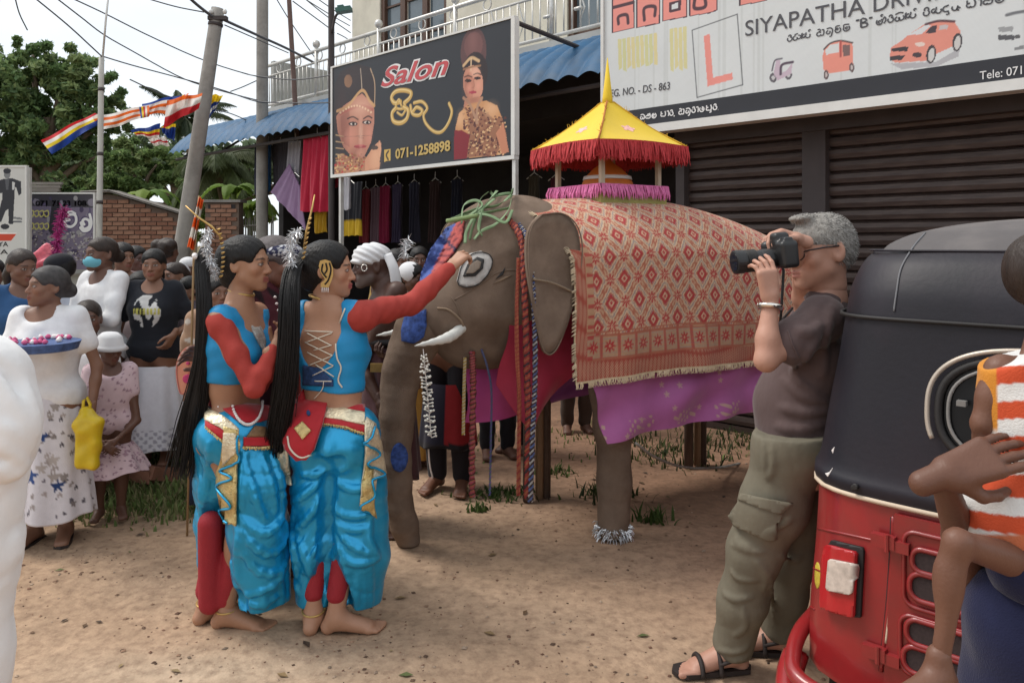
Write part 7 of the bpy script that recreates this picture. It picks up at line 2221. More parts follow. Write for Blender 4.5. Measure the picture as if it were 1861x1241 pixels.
for k in range(4):
 a_, b_ = cor[k], cor[(k + 1) % 4]
 mb = MB()
 def fn(u, w, a_=a_, b_=b_):
  e = a_ + (b_ - a_) * u[..., None]; tp = ap + (e - V(0, 0, ze)) * .075
  p = tp * (1 - w[..., None]) + e * w[..., None]
  sag = -.035 * np.sin(w * math.pi) * (.4 + .6 * np.sin(u * math.pi)) + .012 * np.sin(u * math.pi) * w
  return p[..., 0], p[..., 1], p[..., 2] + sag
 mb.grid(fn, 16, 14); pnl = mb.build('roof_panel', m_yel, ca, True)
 mid_ = (a_ + b_) / 2; nn = nrm(np.cross(b_ - a_, ap - mid_)); ctr = mid_ * .56 + ap * .44 + V(0, 0, -.028)
 if nn[2] < 0: nn = -nn
 e1 = nrm(b_ - a_); e2 = np.cross(nn, e1); mb = MB()
 mb.prism([(.042 * math.cos(t) * (1 + .25 * math.cos(5 * t)), .028 * math.sin(t) * (1 + .25 * math.cos(5 * t))) for t in np.linspace(0, 6.2832, 30, endpoint=False)], .004, ctr + nn * .006, e1, e2); mb.build('pink_spot', mat('pink_print', (.80, .45, .40), rough=.8, var=.3, vscale=60), pnl)
 mb = MB(); r_ = np.random.default_rng(k)
 n = 170
 for q in range(n * 2):
  t = r_.uniform(0, 1); p = a_ + (b_ - a_) * t; o_ = nrm(V(*(mid_[:2]), 0)); L = r_.uniform(.075, .125)
  d = V(r_.normal() * .012, r_.normal() * .012, 0)
  p = p + o_ * r_.uniform(.0, .012) + V(0, 0, .006 + .012 * math.sin(t * math.pi))
  w_ = e1 * r_.uniform(.003, .007)
  mb.add([p - w_, p + w_, p + w_ + d * .5 + o_ * .004 - V(0, 0, L * .6), p - w_ + d * .5 + o_ * .004 - V(0, 0, L * .6), p + w_ * .4 + d - V(0, 0, L), p - w_ * .4 + d - V(0, 0, L)], [(0, 1, 2, 3), (3, 2, 4, 5)])
 fo = mb.build('red_fringe', m_redf, ca); fo['kind'] = 'stuff'
 mb = MB(); mb.box(((a_ + b_) / 2) * [1.0, 1.0, 0] + V(0, 0, ze - .045), (abs(b_[0] - a_[0]) * .985 + .006, abs(b_[1] - a_[1]) * .985 + .006, .085)); mb.build('valance', m_redf, ca)
 mb = MB(); hp = ap + (a_ - V(0, 0, ze)) * .075; mb.tube(bez([hp, hp * .5 + a_ * .5 - V(0, 0, .018), a_ + V(0, 0, .004)], 8), .006, 5)
 for q in range(40):
  t = r_.uniform(0, 1); p = hp * (1 - t) + a_ * t - V(0, 0, .018 * math.sin(t * math.pi)); d = r_.normal(size=3) * .010; mb.tube([p, p + d + V(0, 0, .010)], [.0022, .001], 3)
 o = mb.build('hip_trim', mat('yellow_tuft', (.62, .36, .03), rough=.8, var=.3) if k != 0 else mat('orange_trim', (.46, .17, .04), rough=.8, var=.3), ca, True)
 mb = MB(); r_ = np.random.default_rng(20 + k); h0 = .25
 c0, c1 = cor[k] * [h0 / hw, h0 / hw, 0], cor[(k + 1) % 4] * [h0 / hw, h0 / hw, 0]
 for q in range(210):
  t = r_.uniform(0, 1); o_ = nrm((c0 + c1) / 2); p = c0 + (c1 - c0) * t + o_ * r_.uniform(.004, .016) + V(0, 0, .135); L = r_.uniform(.055, .092); w_ = e1 * r_.uniform(.003, .008); d = V(r_.normal() * .008, r_.normal() * .008, 0) + o_ * .006
  mb.add([p - w_, p + w_, p + w_ + d - V(0, 0, L * .6), p - w_ + d - V(0, 0, L * .6), p + w_ * .3 + d - V(0, 0, L)], [(0, 1, 2, 3), (3, 2, 4)])
 o = mb.build('pink_frill', m_pinkf, ca); o['kind'] = 'stuff'
 mb = MB(); mb.box((c0 + c1) / 2 + V(0, 0, .112), (abs(c1[0] - c0[0]) + .012, abs(c1[1] - c0[1]) + .012, .05)); mb.build('frill_band', m_pinkf, ca)
mb = MB(); mb.tube([(0, 0, za - .02), (0, 0, za + .03), (0, 0, za + .27)], [.036, .030, .002], 14); mb.build('spire', m_yel, ca, True)
rc_ = thing('relic_casket', 'orange dome shaped casket standing inside the canopy', 'casket', EL(cx_, cy_, 1.93), EA)
mb = MB(); mb.tube([(0, 0, 0), (0, 0, .03), (0, 0, .075), (0, 0, .12), (0, 0, .15), (0, 0, .19)], [.16, .155, .13, .085, .04, .008], 18); mb.build('dome', mat('orange_cloth', (.60, .17, .03), rough=.6, var=.2), rc_, True)
mb = MB(); mb.tube([(0, 0, .05), (0, 0, .072)], [.152, .145], 18); mb.build('white_band', m_bead, rc_, True)
mb = MB(); q = bez([EW(1155, 805, -.42), EW(1190, 830, -.30), EW(1240, 848, -.1), EW(1300, 850, .1), EW(1345, 842, .3)], 30)
rp = thing('slack_rope', 'grey rope hanging slack between the elephant legs', 'rope', q[-1] * [1, 1, 0], 0)
mb.tube(q, .008, 6); mb.wbuild('rope', mat('rope_grey', (.36, .34, .31), rough=.9, var=.3, vscale=60), rp, True)

# ================================================================== THREE-WHEELER AT THE RIGHT
TD = 2.305
TC = -.957                                       # left edge of its tail in the facade frame
m_tred = mat('red_paint', (.30, .018, .020), rough=.32, var=.14, vscale=4, coat=.35, dirt=(.13, .035, .03), dscale=5, damt=.5, spec=.5)
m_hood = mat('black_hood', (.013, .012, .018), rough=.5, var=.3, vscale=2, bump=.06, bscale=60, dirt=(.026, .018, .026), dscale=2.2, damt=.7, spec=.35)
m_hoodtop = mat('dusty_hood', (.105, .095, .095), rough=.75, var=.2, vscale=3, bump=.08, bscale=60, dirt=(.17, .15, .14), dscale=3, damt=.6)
m_piping = mat('cream_piping', (.62, .50, .38), rough=.5, var=.1)
m_chrome = mat('chrome', (.78, .74, .68), rough=.16, metal=1.0, var=.05)
m_rubber = mat('rubber', (.022, .020, .020), rough=.6, var=.2)
m_mesh = mat('vent_mesh', (.045, .030, .030), rough=.8, var=.4, vscale=120)
tk = fthing('auto_rickshaw', 'red three wheeled taxi with black hood seen from its tail', 'auto rickshaw', TC + .6, TD)
TO = V(TC + .6, TD, 0)                           # local origin: middle of the tail, on the ground
def TP(px, py, d=TD):
 c, h = FP(px, py, d); return c - TO[0], h
def loft(levels, m, name, n=64, e=4.5, yf=2.35, capt=False, capb=False):
 """levels: (z, half width, rear y); rounded rectangle in plan"""
 v = []
 for z, w, yr in levels:
  cy = (yr + yf) / 2; hy = (yf - yr) / 2
  for k in range(n):
   a = 2 * math.pi * k / n; ca, sa = math.cos(a), math.sin(a)
   q = (abs(ca) ** e + abs(sa) ** e) ** (-1 / e)
   x, y = q * ca * w, q * sa * hy
   v.append((x, cy + y, z))
 f = [(i * n + k, i * n + (k + 1) % n, (i + 1) * n + (k + 1) % n, (i + 1) * n + k) for i in range(len(levels) - 1) for k in range(n)]
 if capt: f.append(tuple(range((len(levels) - 1) * n, len(levels) * n)))
 if capb: f.append(tuple(range(n))[::-1])
 mb = MB(); mb.add(v, f); return mb.build(name, m, tk, True)
def dense(lv, k=5):
 lv = np.array(lv); t = np.linspace(0, 1, len(lv)); T = np.linspace(0, 1, (len(lv) - 1) * k + 1)
 return np.stack([np.interp(T, t, lv[:, i]) for i in range(3)], 1)
E_ = 7.5
body_o = loft(bez([(.30, .700, -.010), (.45, .698, -.012), (.62, .685, -.004), (.76, .676, .0), (.862, .672, .004)], 22), m_tred, 'body', 96, E_)
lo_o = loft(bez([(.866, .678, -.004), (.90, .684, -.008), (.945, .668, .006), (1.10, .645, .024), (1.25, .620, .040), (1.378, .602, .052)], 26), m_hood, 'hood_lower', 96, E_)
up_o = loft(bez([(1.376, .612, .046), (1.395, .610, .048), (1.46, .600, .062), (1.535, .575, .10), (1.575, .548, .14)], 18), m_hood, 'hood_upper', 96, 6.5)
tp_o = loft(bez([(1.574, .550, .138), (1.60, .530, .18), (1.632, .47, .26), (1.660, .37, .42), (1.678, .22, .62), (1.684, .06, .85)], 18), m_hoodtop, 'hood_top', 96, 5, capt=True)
for z, w, yr, m, r, nm in ((.864, .678, -.004, m_piping, .0075, 'piping'), (1.380, .613, .046, m_rubber, .006, 'seam_welt'), (1.576, .550, .139, m_hood, .004, 'seam_welt')):
 cy, hy = (yr + 2.35) / 2, (2.35 - yr) / 2; pts = []
 for k in range(121):
  a = 2 * math.pi * k / 120; q = (abs(math.cos(a)) ** E_ + abs(math.sin(a)) ** E_) ** (-1 / E_)
  pts.append((q * math.cos(a) * w, cy + q * math.sin(a) * hy, z))
 mb = MB(); mb.tube(pts, r, 6, False); mb.build(nm, m, tk, True)
tb_ = bvh_of(body_o); th_ = bvh_of(lo_o, up_o, tp_o)
def tline(name, pxs, r, m, off=.003, n=24, bvh=None, parent=None):
 q = line_on(bvh or tb_, pxs, off, n)
 if len(q) < 2: return None
 mb = MB(); mb.tube(q, r, 6)
 v = (np.vstack(mb.v) - (TO[0] * U3 + TO[1] * N3)) @ rotz(UA); mb.v = [v]; return mb.build(name, m, parent or tk, True)
def tpatch(name, poly, m, off=.004, step=6, bvh=None, parent=None, thick=.004, col=None):
 o = patch(name, poly, bvh or tb_, m, None, off, step, col, None, thick)
 if o is None: return None
 v = np.empty(len(o.data.vertices) * 3, np.float32); o.data.vertices.foreach_get('co', v)
 v = (v.reshape(-1, 3) - (TO[0] * U3 + TO[1] * N3)) @ rotz(UA); o.data.vertices.foreach_set('co', v.astype(np.float32).ravel()); o.data.update(); o.parent = parent or tk; return o
def Z7(pts): return [(1180 + x / 2.6917, 780 + y / 2.6917) for x, y in pts]
tline('press_line', Z7([(775, 470), (860, 490), (1000, 520), (1110, 545)]), .004, m_tred, .001)
tline('press_line', Z7([(775, 660), (830, 690), (880, 700)]), .003, m_tred, .001); tline('press_line', Z7([(760, 845), (810, 880)]), .003, m_tred, .001)
tpatch('lamp_back', Z7([(905, 540), (1050, 575), (1056, 600), (1040, 915), (1000, 912), (885, 880), (870, 850), (885, 570)]), m_rubber, .004, 5, thick=.008)
lens = tpatch('tail_lamp', Z7([(892, 570), (905, 560), (1025, 590), (1036, 605), (1020, 905), (1005, 908), (878, 872), (868, 855), (878, 640)]), mat('red_lens', (.42, .015, .02), rough=.12, var=.15, vscale=20, coat=.6), .014, 5, thick=.016)
ln_b = bvh_of(lens)
tpatch('clear_lens', Z7([(895, 632), (1010, 655), (1014, 670), (1000, 795), (985, 806), (880, 785), (874, 770), (886, 640)]), mat('clear_lens', (.56, .48, .42), rough=.15, var=.25, vscale=40, coat=.5), .006, 5, ln_b, lens)
tline('door_edge', Z7([(1195, 425), (1190, 600), (1172, 850), (1150, 1050), (1135, 1180)]), .006, m_tred, .002)
tline('door_gap', Z7([(1186, 430), (1180, 600), (1163, 850), (1142, 1050), (1128, 1180)]), .004, m_rubber, .0)
tline('chrome_line', Z7([(1205, 560), (1195, 700), (1180, 880), (1162, 1040)]), .003, m_piping, .008)
dx0, _ = TP(1627, 1000);
door = MB(); c0_, h0_ = TP(1629, 948); c1_, h1_ = TP(1612, 1225)
def door_y(x, z): return -.018
mb = MB(); mb.prism([(c0_, .845), (.30, .845), (.30, .335), (c0_ - .03, .335)], .012, V(0, -.006, 0), V(1, 0, 0), V(0, 0, 1)); dr = mb.build('engine_door', m_tred, tk)
def rrect(cx, cz, hx, hz_, r, n=6):
 o = []
 for (sx, sz, a0) in ((1, 1, 0), (-1, 1, 90), (-1, -1, 180), (1, -1, 270)):
  for k in range(n + 1):
   a = math.radians(a0 + 90 * k / n); o.append((cx + sx * (hx - r) + r * math.cos(a), cz + sz * (hz_ - r) + r * math.sin(a)))
 return o
yd = -.020
cxm = -.005
for (zy0, zy1, lx) in ((575, 665, 1312), (690, 800, 1300), (912, 1010, 1285), (1040, 1145, 1270)):
 x0, zt = TP(*Z7([(lx, zy0)])[0]); _, zbm = TP(*Z7([(lx, zy1)])[0])
 hx = (cxm * 2 - x0 - x0) / 2; hx = abs(x0); cz = (zt + zbm) / 2; hz_ = abs(zt - zbm) / 2
 mb = MB(); mb.prism(rrect(0, cz, hx, hz_, hz_ * .85), .006, V(0, yd + .001, 0), V(1, 0, 0), V(0, 0, 1)); mb.build('vent', m_mesh, dr)
 q = rrect(0, cz, hx + .006, hz_ + .006, (hz_ + .006) * .85, 8); q.append(q[0])
 mb = MB(); mb.tube([(a, yd - .006, b) for a, b in q], .008, 6, False); mb.build('vent_rim', m_tred, dr, True)
for (zy0, zy1, lx) in ((480, 840, 1258), (880, 1160, 1240)):
 x0, zt = TP(*Z7([(lx, zy0)])[0]); _, zbm = TP(*Z7([(lx, zy1)])[0])
 q = rrect(0, (zt + zbm) / 2, abs(x0), abs(zt - zbm) / 2, .03, 6); q.append(q[0])
 mb = MB(); mb.tube([(a, yd - .002, b) for a, b in q], .0065, 6, False); mb.build('pressed_rim', m_tred, dr, True)
for (zx, zy) in ((1185, 535), (1140, 1075)):
 x0, z0_ = TP(*Z7([(zx, zy)])[0])
 mb = MB(); mb.box((x0 - .012, -.026, z0_), (.062, .026, .034)); mb.box((x0 + .03, -.026, z0_ - .006), (.05, .02, .030)); mb.tube([(x0, -.038, z0_ - .024), (x0, -.038, z0_ + .024)], .007, 8); mb.build('hinge', m_tred, tk, False)
wc, wz_ = 0.0, 1.150
def wpt(a, rx, rz, y): return (wc + rx * np.cos(a), y, wz_ + rz * np.sin(a))
t_ = np.linspace(0, 2 * math.pi, 64)
def superell(t, rx, rz, e=2.6):
 c, s = np.cos(t), np.sin(t); q = (np.abs(c) ** e + np.abs(s) ** e) ** (-1 / e); return q * c * rx, q * s * rz
def hood_y(z): return np.interp(z, [.945, 1.10, 1.25, 1.378], [.006, .024, .040, .052])
sx, sz = superell(t_, .250, .150)
mb = MB(); v = [(wc, float(hood_y(wz_)) - .012, wz_)] + [(wc + a, float(hood_y(wz_ + b)) - .012, wz_ + b) for a, b in zip(sx[:-1], sz[:-1])]
mb.add(v, [(0, i + 1, (i + 1) % 63 + 1) for i in range(63)]); mb.build('rear_window', mat('dark_window', (.010, .010, .011), rough=.25, spec=.2, var=.1), tk)
mb = MB(); mb.tube([(wc + a, float(hood_y(wz_ + b)) - .018, wz_ + b) for a, b in zip(sx, sz)], .011, 8, False); mb.build('window_rubber', m_rubber, tk, True)
sx2, sz2 = superell(np.linspace(math.radians(92), math.radians(206), 40), .276, .174)
mb = MB(); mb.tube([(wc + a, float(hood_y(wz_ + b)) - .026, wz_ + b) for a, b in zip(sx2, sz2)], .0068, 8); mb.build('window_trim', mat('cream_trim', (.50, .43, .36), rough=.35, metal=.3, var=.08), tk, True)
sx3, sz3 = superell(t_, .226, .130)
mb = MB(); mb.tube([(wc + a, float(hood_y(wz_ + b)) - .020, wz_ + b) for a, b in zip(sx3, sz3)], .005, 6, False); mb.build('inner_trim', mat('grey_trim', (.22, .21, .20), rough=.4), tk, True)
mb = MB(); mb.box((-.19, -.005, 1.175), (.022, .02, .014)); mb.build('trim_clip', mat('grey_trim'), tk)
tline('stitch_line', [(1625, 566), (1630, 530), (1638, 488), (1660, 450), (1682, 424)], .0025, mat('grey_thread', (.16, .16, .17), rough=.8), .002, 24, th_)
for pts in ([(1512, 818), (1517, 812), (1514, 824)], [(1500, 860), (1508, 858), (1514, 850), (1505, 866)]): tpatch('scuff', pts, m_bead, .001, 2, th_, None, .001)
tpatch('hood_stud', ep(1556, 884, 6, 5), m_rubber, .008, 3, th_)
bp = [(-.672, .25, .385), (-.672, .15, .375), (-.668, .08, .362), (-.650, .0, .340), (-.61, -.070, .318), (-.50, -.095, .305), (-.25, -.10, .300), (0, -.10, .298), (.4, -.10, .298), (.6, -.08, .30)]
mb = MB(); mb.tube(bez(bp, 50), .024, 12); bo = mb.build('bumper', m_tred, tk, True)
mb = MB(); q = bez([V(x - .004, y - .012, z - .055) for x, y, z in bp[2:]], 40); mb.tube(q, .040, 10, True, flat=.55, up=(0, 0, 1)); mb.build('bumper_skirt', m_tred, tk, True)
mb = MB(); q = bez([(-.636, -.058, .262), (-.58, -.122, .25), (-.50, -.139, .246), (-.40, -.145, .243)], 16); mb.tube(q, .026, 8, True, flat=.35, up=(0, -1, .1)); mb.build('sticker', m_rubber, tk, True)
mb = MB(); r_ = random.Random(3)
for k in range(15):
 t = k / 15; x = -.628 + .22 * t; y = -.086 - .062 * min(1, t * 1.8) ** .7 - .012
 mb.tube([(x, y, .252 - .010 + r_.uniform(0, .008)), (x + r_.uniform(0, .012), y - .002, .252 + r_.uniform(.0, .012))], .0022, 4)
 mb.tube([(x, y, .252 + r_.uniform(-.01, .01)), (x + .010, y - .001, .252 + r_.uniform(-.01, .01))], .0022, 4)
mb.build('sticker_scrawl', m_bead, tk, True)
tpatch('round_sticker', ep(1486, 1045, 5, 24), mat('sticker_yellow', (.55, .42, .05), rough=.4, var=.3, vscale=40), .0005, 3, None, None, .001)
for x in (-.50, .50):
 wr = MB(); wr.tube([(x - .045, .42, .215), (x - .038, .42, .215), (x + .038, .42, .215), (x + .045, .42, .215)], [.17, .205, .205, .17], 24); wr.build('wheel', m_rubber, tk, True)
wr = MB(); wr.tube([(-.04, 2.25, .215), (.04, 2.25, .215)], .20, 24); wr.build('wheel', m_rubber, tk, True)
mb = MB(); mb.bb((-.56, .05, .20), (.56, 2.2, .31)); mb.build('chassis', m_rubber, tk)

# ================================================================== PHOTOGRAPHER, HELPERS AND NEAR FIGURES
m_tshirt = mat('taupe_jersey', (.105, .072, .070), rough=.85, var=.10, vscale=9, bump=.35, bscale=22, sheen=.15, spec=.2, stretch=(1, 1, .6))
m_khaki = mat('khaki_cotton', (.165, .148, .110), rough=.85, var=.14, vscale=9, bump=.3, bscale=26, spec=.2, stretch=(1, 1, .7))
m_sandal = mat('dark_sandal', (.030, .022, .020), rough=.7, var=.2)
m_camera = mat('camera_black', (.014, .014, .015), rough=.38, var=.2, vscale=30, spec=.5)
m_lens = mat('lens_glass', (.01, .012, .02), rough=.05, spec=.9)

def photographer():
 z0 = 2.80
 root = thing('person', 'grey haired man in taupe shirt aiming a camera with long lens', 'person', G(1340, 1200), 0)
 f = V(-1, 0, 0)
 J = dict(s=1.05, hs=1.12, zg=0.0, f=nrm(V(-.98, -.1, 0)))
 J['shL'] = P(1492, 580, z0 - .19); J['shR'] = P(1480, 572, z0 + .17)
 J['nec'] = P(1506, 548, z0); J['che'] = P(1478, 650, z0 - .01); J['wai'] = P(1456, 745, z0 - .01); J['pel'] = P(1448, 805, z0)
 J['hipL'] = P(1442, 830, z0 - .09); J['hipR'] = P(1446, 830, z0 + .09)
 J['kneeL'] = P(1372, 1000, z0 - .02); J['kneeR'] = P(1440, 1010, z0 + .14)
 J['ankL'] = G(1328, 1218) + V(0, 0, .085); J['ankR'] = G(1412, 1186) + V(0, 0, .085)
 J['toeL'] = nrm(V(-1, -.10, 0)); J['toeR'] = nrm(V(-1, .12, 0))
 J['elbL'] = P(1392, 655, z0 - .31); J['wriL'] = P(1400, 545, z0 - .27)
 J['elbR'] = P(1462, 590, z0 + .22); J['wriR'] = P(1450, 436, z0 - .10)
 hd = J['head'] = Head(P(1491, 455, z0), nrm(V(-1, -.16, -.10)), nrm(V(-.10, 0, 1)), 1.16)
 fair = V(.46, .245, .175)
 hands = dict(L=dict(d=nrm(V(-.12, .02, 1)), n=nrm(V(-.35, .9, .0)), curl=(.35, .45, .5, .55), thumb=.55, size=1.0, spread=.08),
                 R=dict(d=nrm(V(-.90, -.25, .22)), n=nrm(V(-.25, -.30, -.9)), curl=(.55, .6, .65, .6), thumb=.5, size=1.0))
 body(J, root, fair, .009, .0042, False, 1.0, hands, toes=True, smile=.5, lip=(.36, .14, .11), belly=.03, brow=(.10, .085, .075), hres=.0036, armw=.92, nr=.048)
 T = torso(S(), J, .012, False, .97, False, .03); T.rc(J['nec'] - V(.01, 0, .02), J['che'], .075, .10, k=.05)
 for sd in 'LR': arm(T, J, sd, .018, 1.1, 0, .60, .05)
 T.chain([J['wai'], J['pel'] + V(0, 0, -.03)], [.132, .140], k=.06)
 T.half(P(1446, 812, z0), nrm(V(-.10, 0, -1)))
 T.ell(hd.p(0, .02, -.175), V(.075, .08, .035), hd.R, k=.02, op='s')
 tv, tf = T.mesh(.012, smooth=1); tr = tree_of(tv, tf)
 ridges(T, tr, [[(1440, 650), (1450, 690), (1490, 720)], [(1425, 690), (1460, 720), (1510, 730)], [(1420, 740), (1460, 750), (1510, 745)], [(1412, 775), (1450, 780), (1500, 770)], [(1490, 600), (1470, 640), (1450, 670)], [(1510, 560), (1500, 620), (1495, 680)], [(1450, 600), (1470, 605), (1490, 590)]], .011, .020)
 T.disp.append(creases(.006, 4))
 sh_ = sdf_obj('t_shirt', T, .007, m_tshirt, root, 1); sb = bvh_of(sh_)
 cord('sleeve_hem', line_on(sb, [(1432, 600), (1440, 625), (1452, 650)], .0, 12), .004, m_tshirt, root)
 L = S()
 L.rc(J['hipL'] + V(0, .0, .05), J['hipR'] + V(0, 0, .05), .135, k=.06)
 L.chain([J['hipL'] + V(.0, 0, .06), J['hipL'] * .5 + J['kneeL'] * .5, J['kneeL'], J['kneeL'] * .5 + J['ankL'] * .5, J['ankL'] + V(.01, 0, .02)], [.120, .112, .090, .082, .075], k=.05)
 L.chain([J['hipR'] + V(0, 0, .06), J['hipR'] * .5 + J['kneeR'] * .5, J['kneeR'], J['kneeR'] * .5 + J['ankR'] * .5, J['ankR'] + V(.01, 0, .02)], [.118, .106, .086, .077, .070], k=.05)
 L.half(P(1440, 772, z0), nrm(V(-.06, 0, 1)))
 L.half(V(0, 0, .055), (0, 0, -1))
 lv, lf_ = L.mesh(.012, smooth=1); tr = tree_of(lv, lf_); Z = Z7
 ridges(L, tr, [Z(l) for l in ([(560, 60), (565, 160), (575, 230)], [(600, 80), (605, 190), (580, 240)], [(400, 560), (480, 590), (560, 600)], [(400, 690), (440, 730), (520, 740)], [(420, 520), (440, 560), (500, 575)], [(460, 870), (470, 960), (420, 1010)], [(330, 1080), (420, 1090), (480, 1060)], [(310, 1120), (400, 1130), (500, 1110)], [(640, 620), (700, 640), (740, 620)], [(580, 500), (640, 470), (690, 440)], [(520, 640), (570, 700), (560, 780)], [(360, 800), (420, 830), (500, 820)], [(590, 700), (600, 820), (620, 940)])], .0085, .012, .2)
 L.disp.append(creases(.006, 7, 5, .09))
 to = sdf_obj('trousers', L, .0072, m_khaki, root, 1); tb = bvh_of(to)
 pk = patch('cargo_pocket', Z([(470, 340), (650, 400), (612, 520), (590, 526), (440, 470), (415, 430)]), tb, m_khaki, root, .012, 6, thick=.012)
 patch('pocket_flap', Z([(480, 318), (690, 350), (640, 400), (625, 402), (465, 345)]), tb, m_khaki, root, .022, 6, thick=.008)
 Hc = hd.hair_cap(S(), .004, -.004); Hc.ell(hd.p(0, .055, .105), V(.045, .035, .013) * 1.12, hd.R, k=.02)
 Hc.disp.append(folds(.0035, [(.6, .3, .8, 34), (.2, .8, .5, 47), (.8, .1, -.6, 60)], 5))
 Hc.disp[0] = folds(.0014, [(.6, .3, .8, 30), (.2, .8, .5, 40)], 5)
 ho = sdf_obj('hair', Hc, .005, mat('grey_hair', (.24, .225, .205), rough=.7, var=.45, vscale=70, stretch=(1, 1, .3), bump=.7, bscale=190), root, 0)
 hb2 = bvh_of(ho); mb = MB(); r_ = np.random.default_rng(5); me = ho.data
 for k in range(2400):
  i = int(r_.integers(0, len(me.vertices))); p = V(*me.vertices[i].co) + V(*root.location); n_ = V(*me.vertices[i].normal)
  d = nrm(n_ * .30 - hd.f * .75 - hd.u * .35 * (1 - hd.loc(p)[2] * 8) + r_.normal(size=3) * .16); L_ = r_.uniform(.006, .012)
  c = r_.choice([.18, .24, .31]) * V(1, .95, .9)
  mb.tube([p - n_ * .002, p + d * L_ * .6, p + d * L_ - hd.u * .004], [.0016, .0013, .0006], 3, False, c)
 o = mb.wbuild('hair_tufts', mat('grey_lock', attr=True, rough=.6, var=.2), root); o['kind'] = 'stuff'
 m_fr = mat('glasses_frame', (.03, .02, .02), rough=.3)
 cord('glasses', [hd.p(-.078, -.015, .012), hd.p(-.080, .03, .012), hd.p(-.072, .075, .008), hd.p(-.060, .092, .004)], .0032, m_fr, root)
 cord('glasses', [hd.p(-.034 + .024 * math.cos(a), .098 - .010 * abs(math.cos(a)), -.004 + .018 * math.sin(a)) for a in np.linspace(0, 6.3, 20)], .0022, m_fr, root)
 w0, wd_ = J['wriL'], nrm(J['wriL'] - J['elbL']); a_ = nrm(np.cross(wd_, V(0, 1, 0))); b_ = np.cross(wd_, a_)
 cord('watch', [w0 - wd_ * .022 + .034 * (math.cos(t) * a_ + math.sin(t) * b_) for t in np.linspace(0, 6.3, 26)], .0085, m_chrome, root)
 for sd in 'LR':
  a_, d = J['ank' + sd], J['toe' + sd]; l = np.cross(d, V(0, 0, 1)); g_ = V(a_[0], a_[1], 0)
  mb = MB(); ol = [(-.075, .0), (-.06, .034), (0, .038), (.10, .045), (.17, .050), (.205, .03), (.215, 0), (.20, -.035), (.15, -.050), (.05, -.040), (-.06, -.034)]
  mb.prism([(x * 1.05, y) for x, y in ol], .016, g_ + V(0, 0, .002), d, np.cross(V(0, 0, 1), d)); mb.wbuild('sandal_sole', m_sandal, root)
  for t, h_ in ((.055, .072), (.125, .052)):
   cord('sandal_strap', [g_ + d * t + l * .056 * math.cos(q) + V(0, 0, .010 + h_ * max(0, math.sin(q))) for q in np.linspace(0, math.pi, 14)], .009, m_sandal, root)
  cord('sandal_strap', [g_ + d * .06 + l * .05 + V(0, 0, .05), g_ - d * .03 + l * .042 + V(0, 0, .07), g_ - d * .068 + V(0, 0, .075), g_ - d * .03 - l * .042 + V(0, 0, .07), g_ + d * .06 - l * .05 + V(0, 0, .05)], .007, m_sandal, root)
 zc = z0 - .24
 cm = thing('camera', 'black camera with a long zoom lens held up to the eye', 'camera', P(1420, 470, zc), 0)
 c = P(1421, 462, zc + .06); ex, ez = nrm(V(-1, -.12, -.09)), nrm(V(-.09, 0, 1)); eyv = np.cross(ez, ex); Rm = np.stack([ex, eyv, ez], 1)
 b = S(); b.box(c, (.062, .135, .092), .014, Rm); b.box(c + ez * .055 + ex * .004, (.055, .050, .040), .014, Rm, k=.012); b.box(c + ex * .026 - eyv * .052, (.040, .036, .094), .016, Rm, k=.012); b.box(c + ez * .052 - eyv * .045, (.024, .024, .014), .005, Rm); b.box(c + ez * .052 + eyv * .045, (.03, .03, .012), .005, Rm)
 sdf_obj('body', b, .0035, m_camera, cm, 0)
 mb = MB(); l0 = c - ez * .012 + ex * .02
 prof = [(t, r * .88) for t, r in [(0, .034), (.02, .036), (.022, .040), (.055, .040), (.057, .037), (.075, .037), (.077, .042), (.112, .042), (.114, .039), (.120, .039), (.122, .046), (.150, .046), (.152, .040)]]
 mb.tube([l0 + ex * t for t, _ in prof], [r for _, r in prof], 28); ln = mb.wbuild('lens', m_camera, cm, False)
 mb = MB(); mb.tube([l0 + ex * .1521, l0 + ex * .1535], .032, 24); mb.wbuild('front_glass', m_lens, ln)
 for t in np.linspace(.080, .110, 9):
  mb = MB(); mb.tube([l0 + ex * t, l0 + ex * (t + .0015)], .0385, 28); mb.wbuild('grip_ring', m_rubber, ln, True)
 cord('strap', [c - ez * .01 - eyv * .072 + ex * -.02, c - ez * .06 - eyv * .06 - ex * .03, P(1420, 560, zc + .06), P(1418, 585, zc + .10), P(1440, 560, zc + .2)], .005, m_rubber, cm)
 mb = MB(); mb.box(c - ex * .031 - ez * .01, (.003, .06, .045), Rm); mb.wbuild('screen', m_lens, cm)
 for dz_, w_ in ((.026, .016), (-.018, .014)):
  mb = MB(); mb.tube([c - eyv * .0685 + ez * dz_ - ex * .006, c - eyv * .0715 + ez * dz_ - ex * .006], w_ * .55, 14); mb.wbuild('badge', m_chrome, cm)
 return root
photographer()

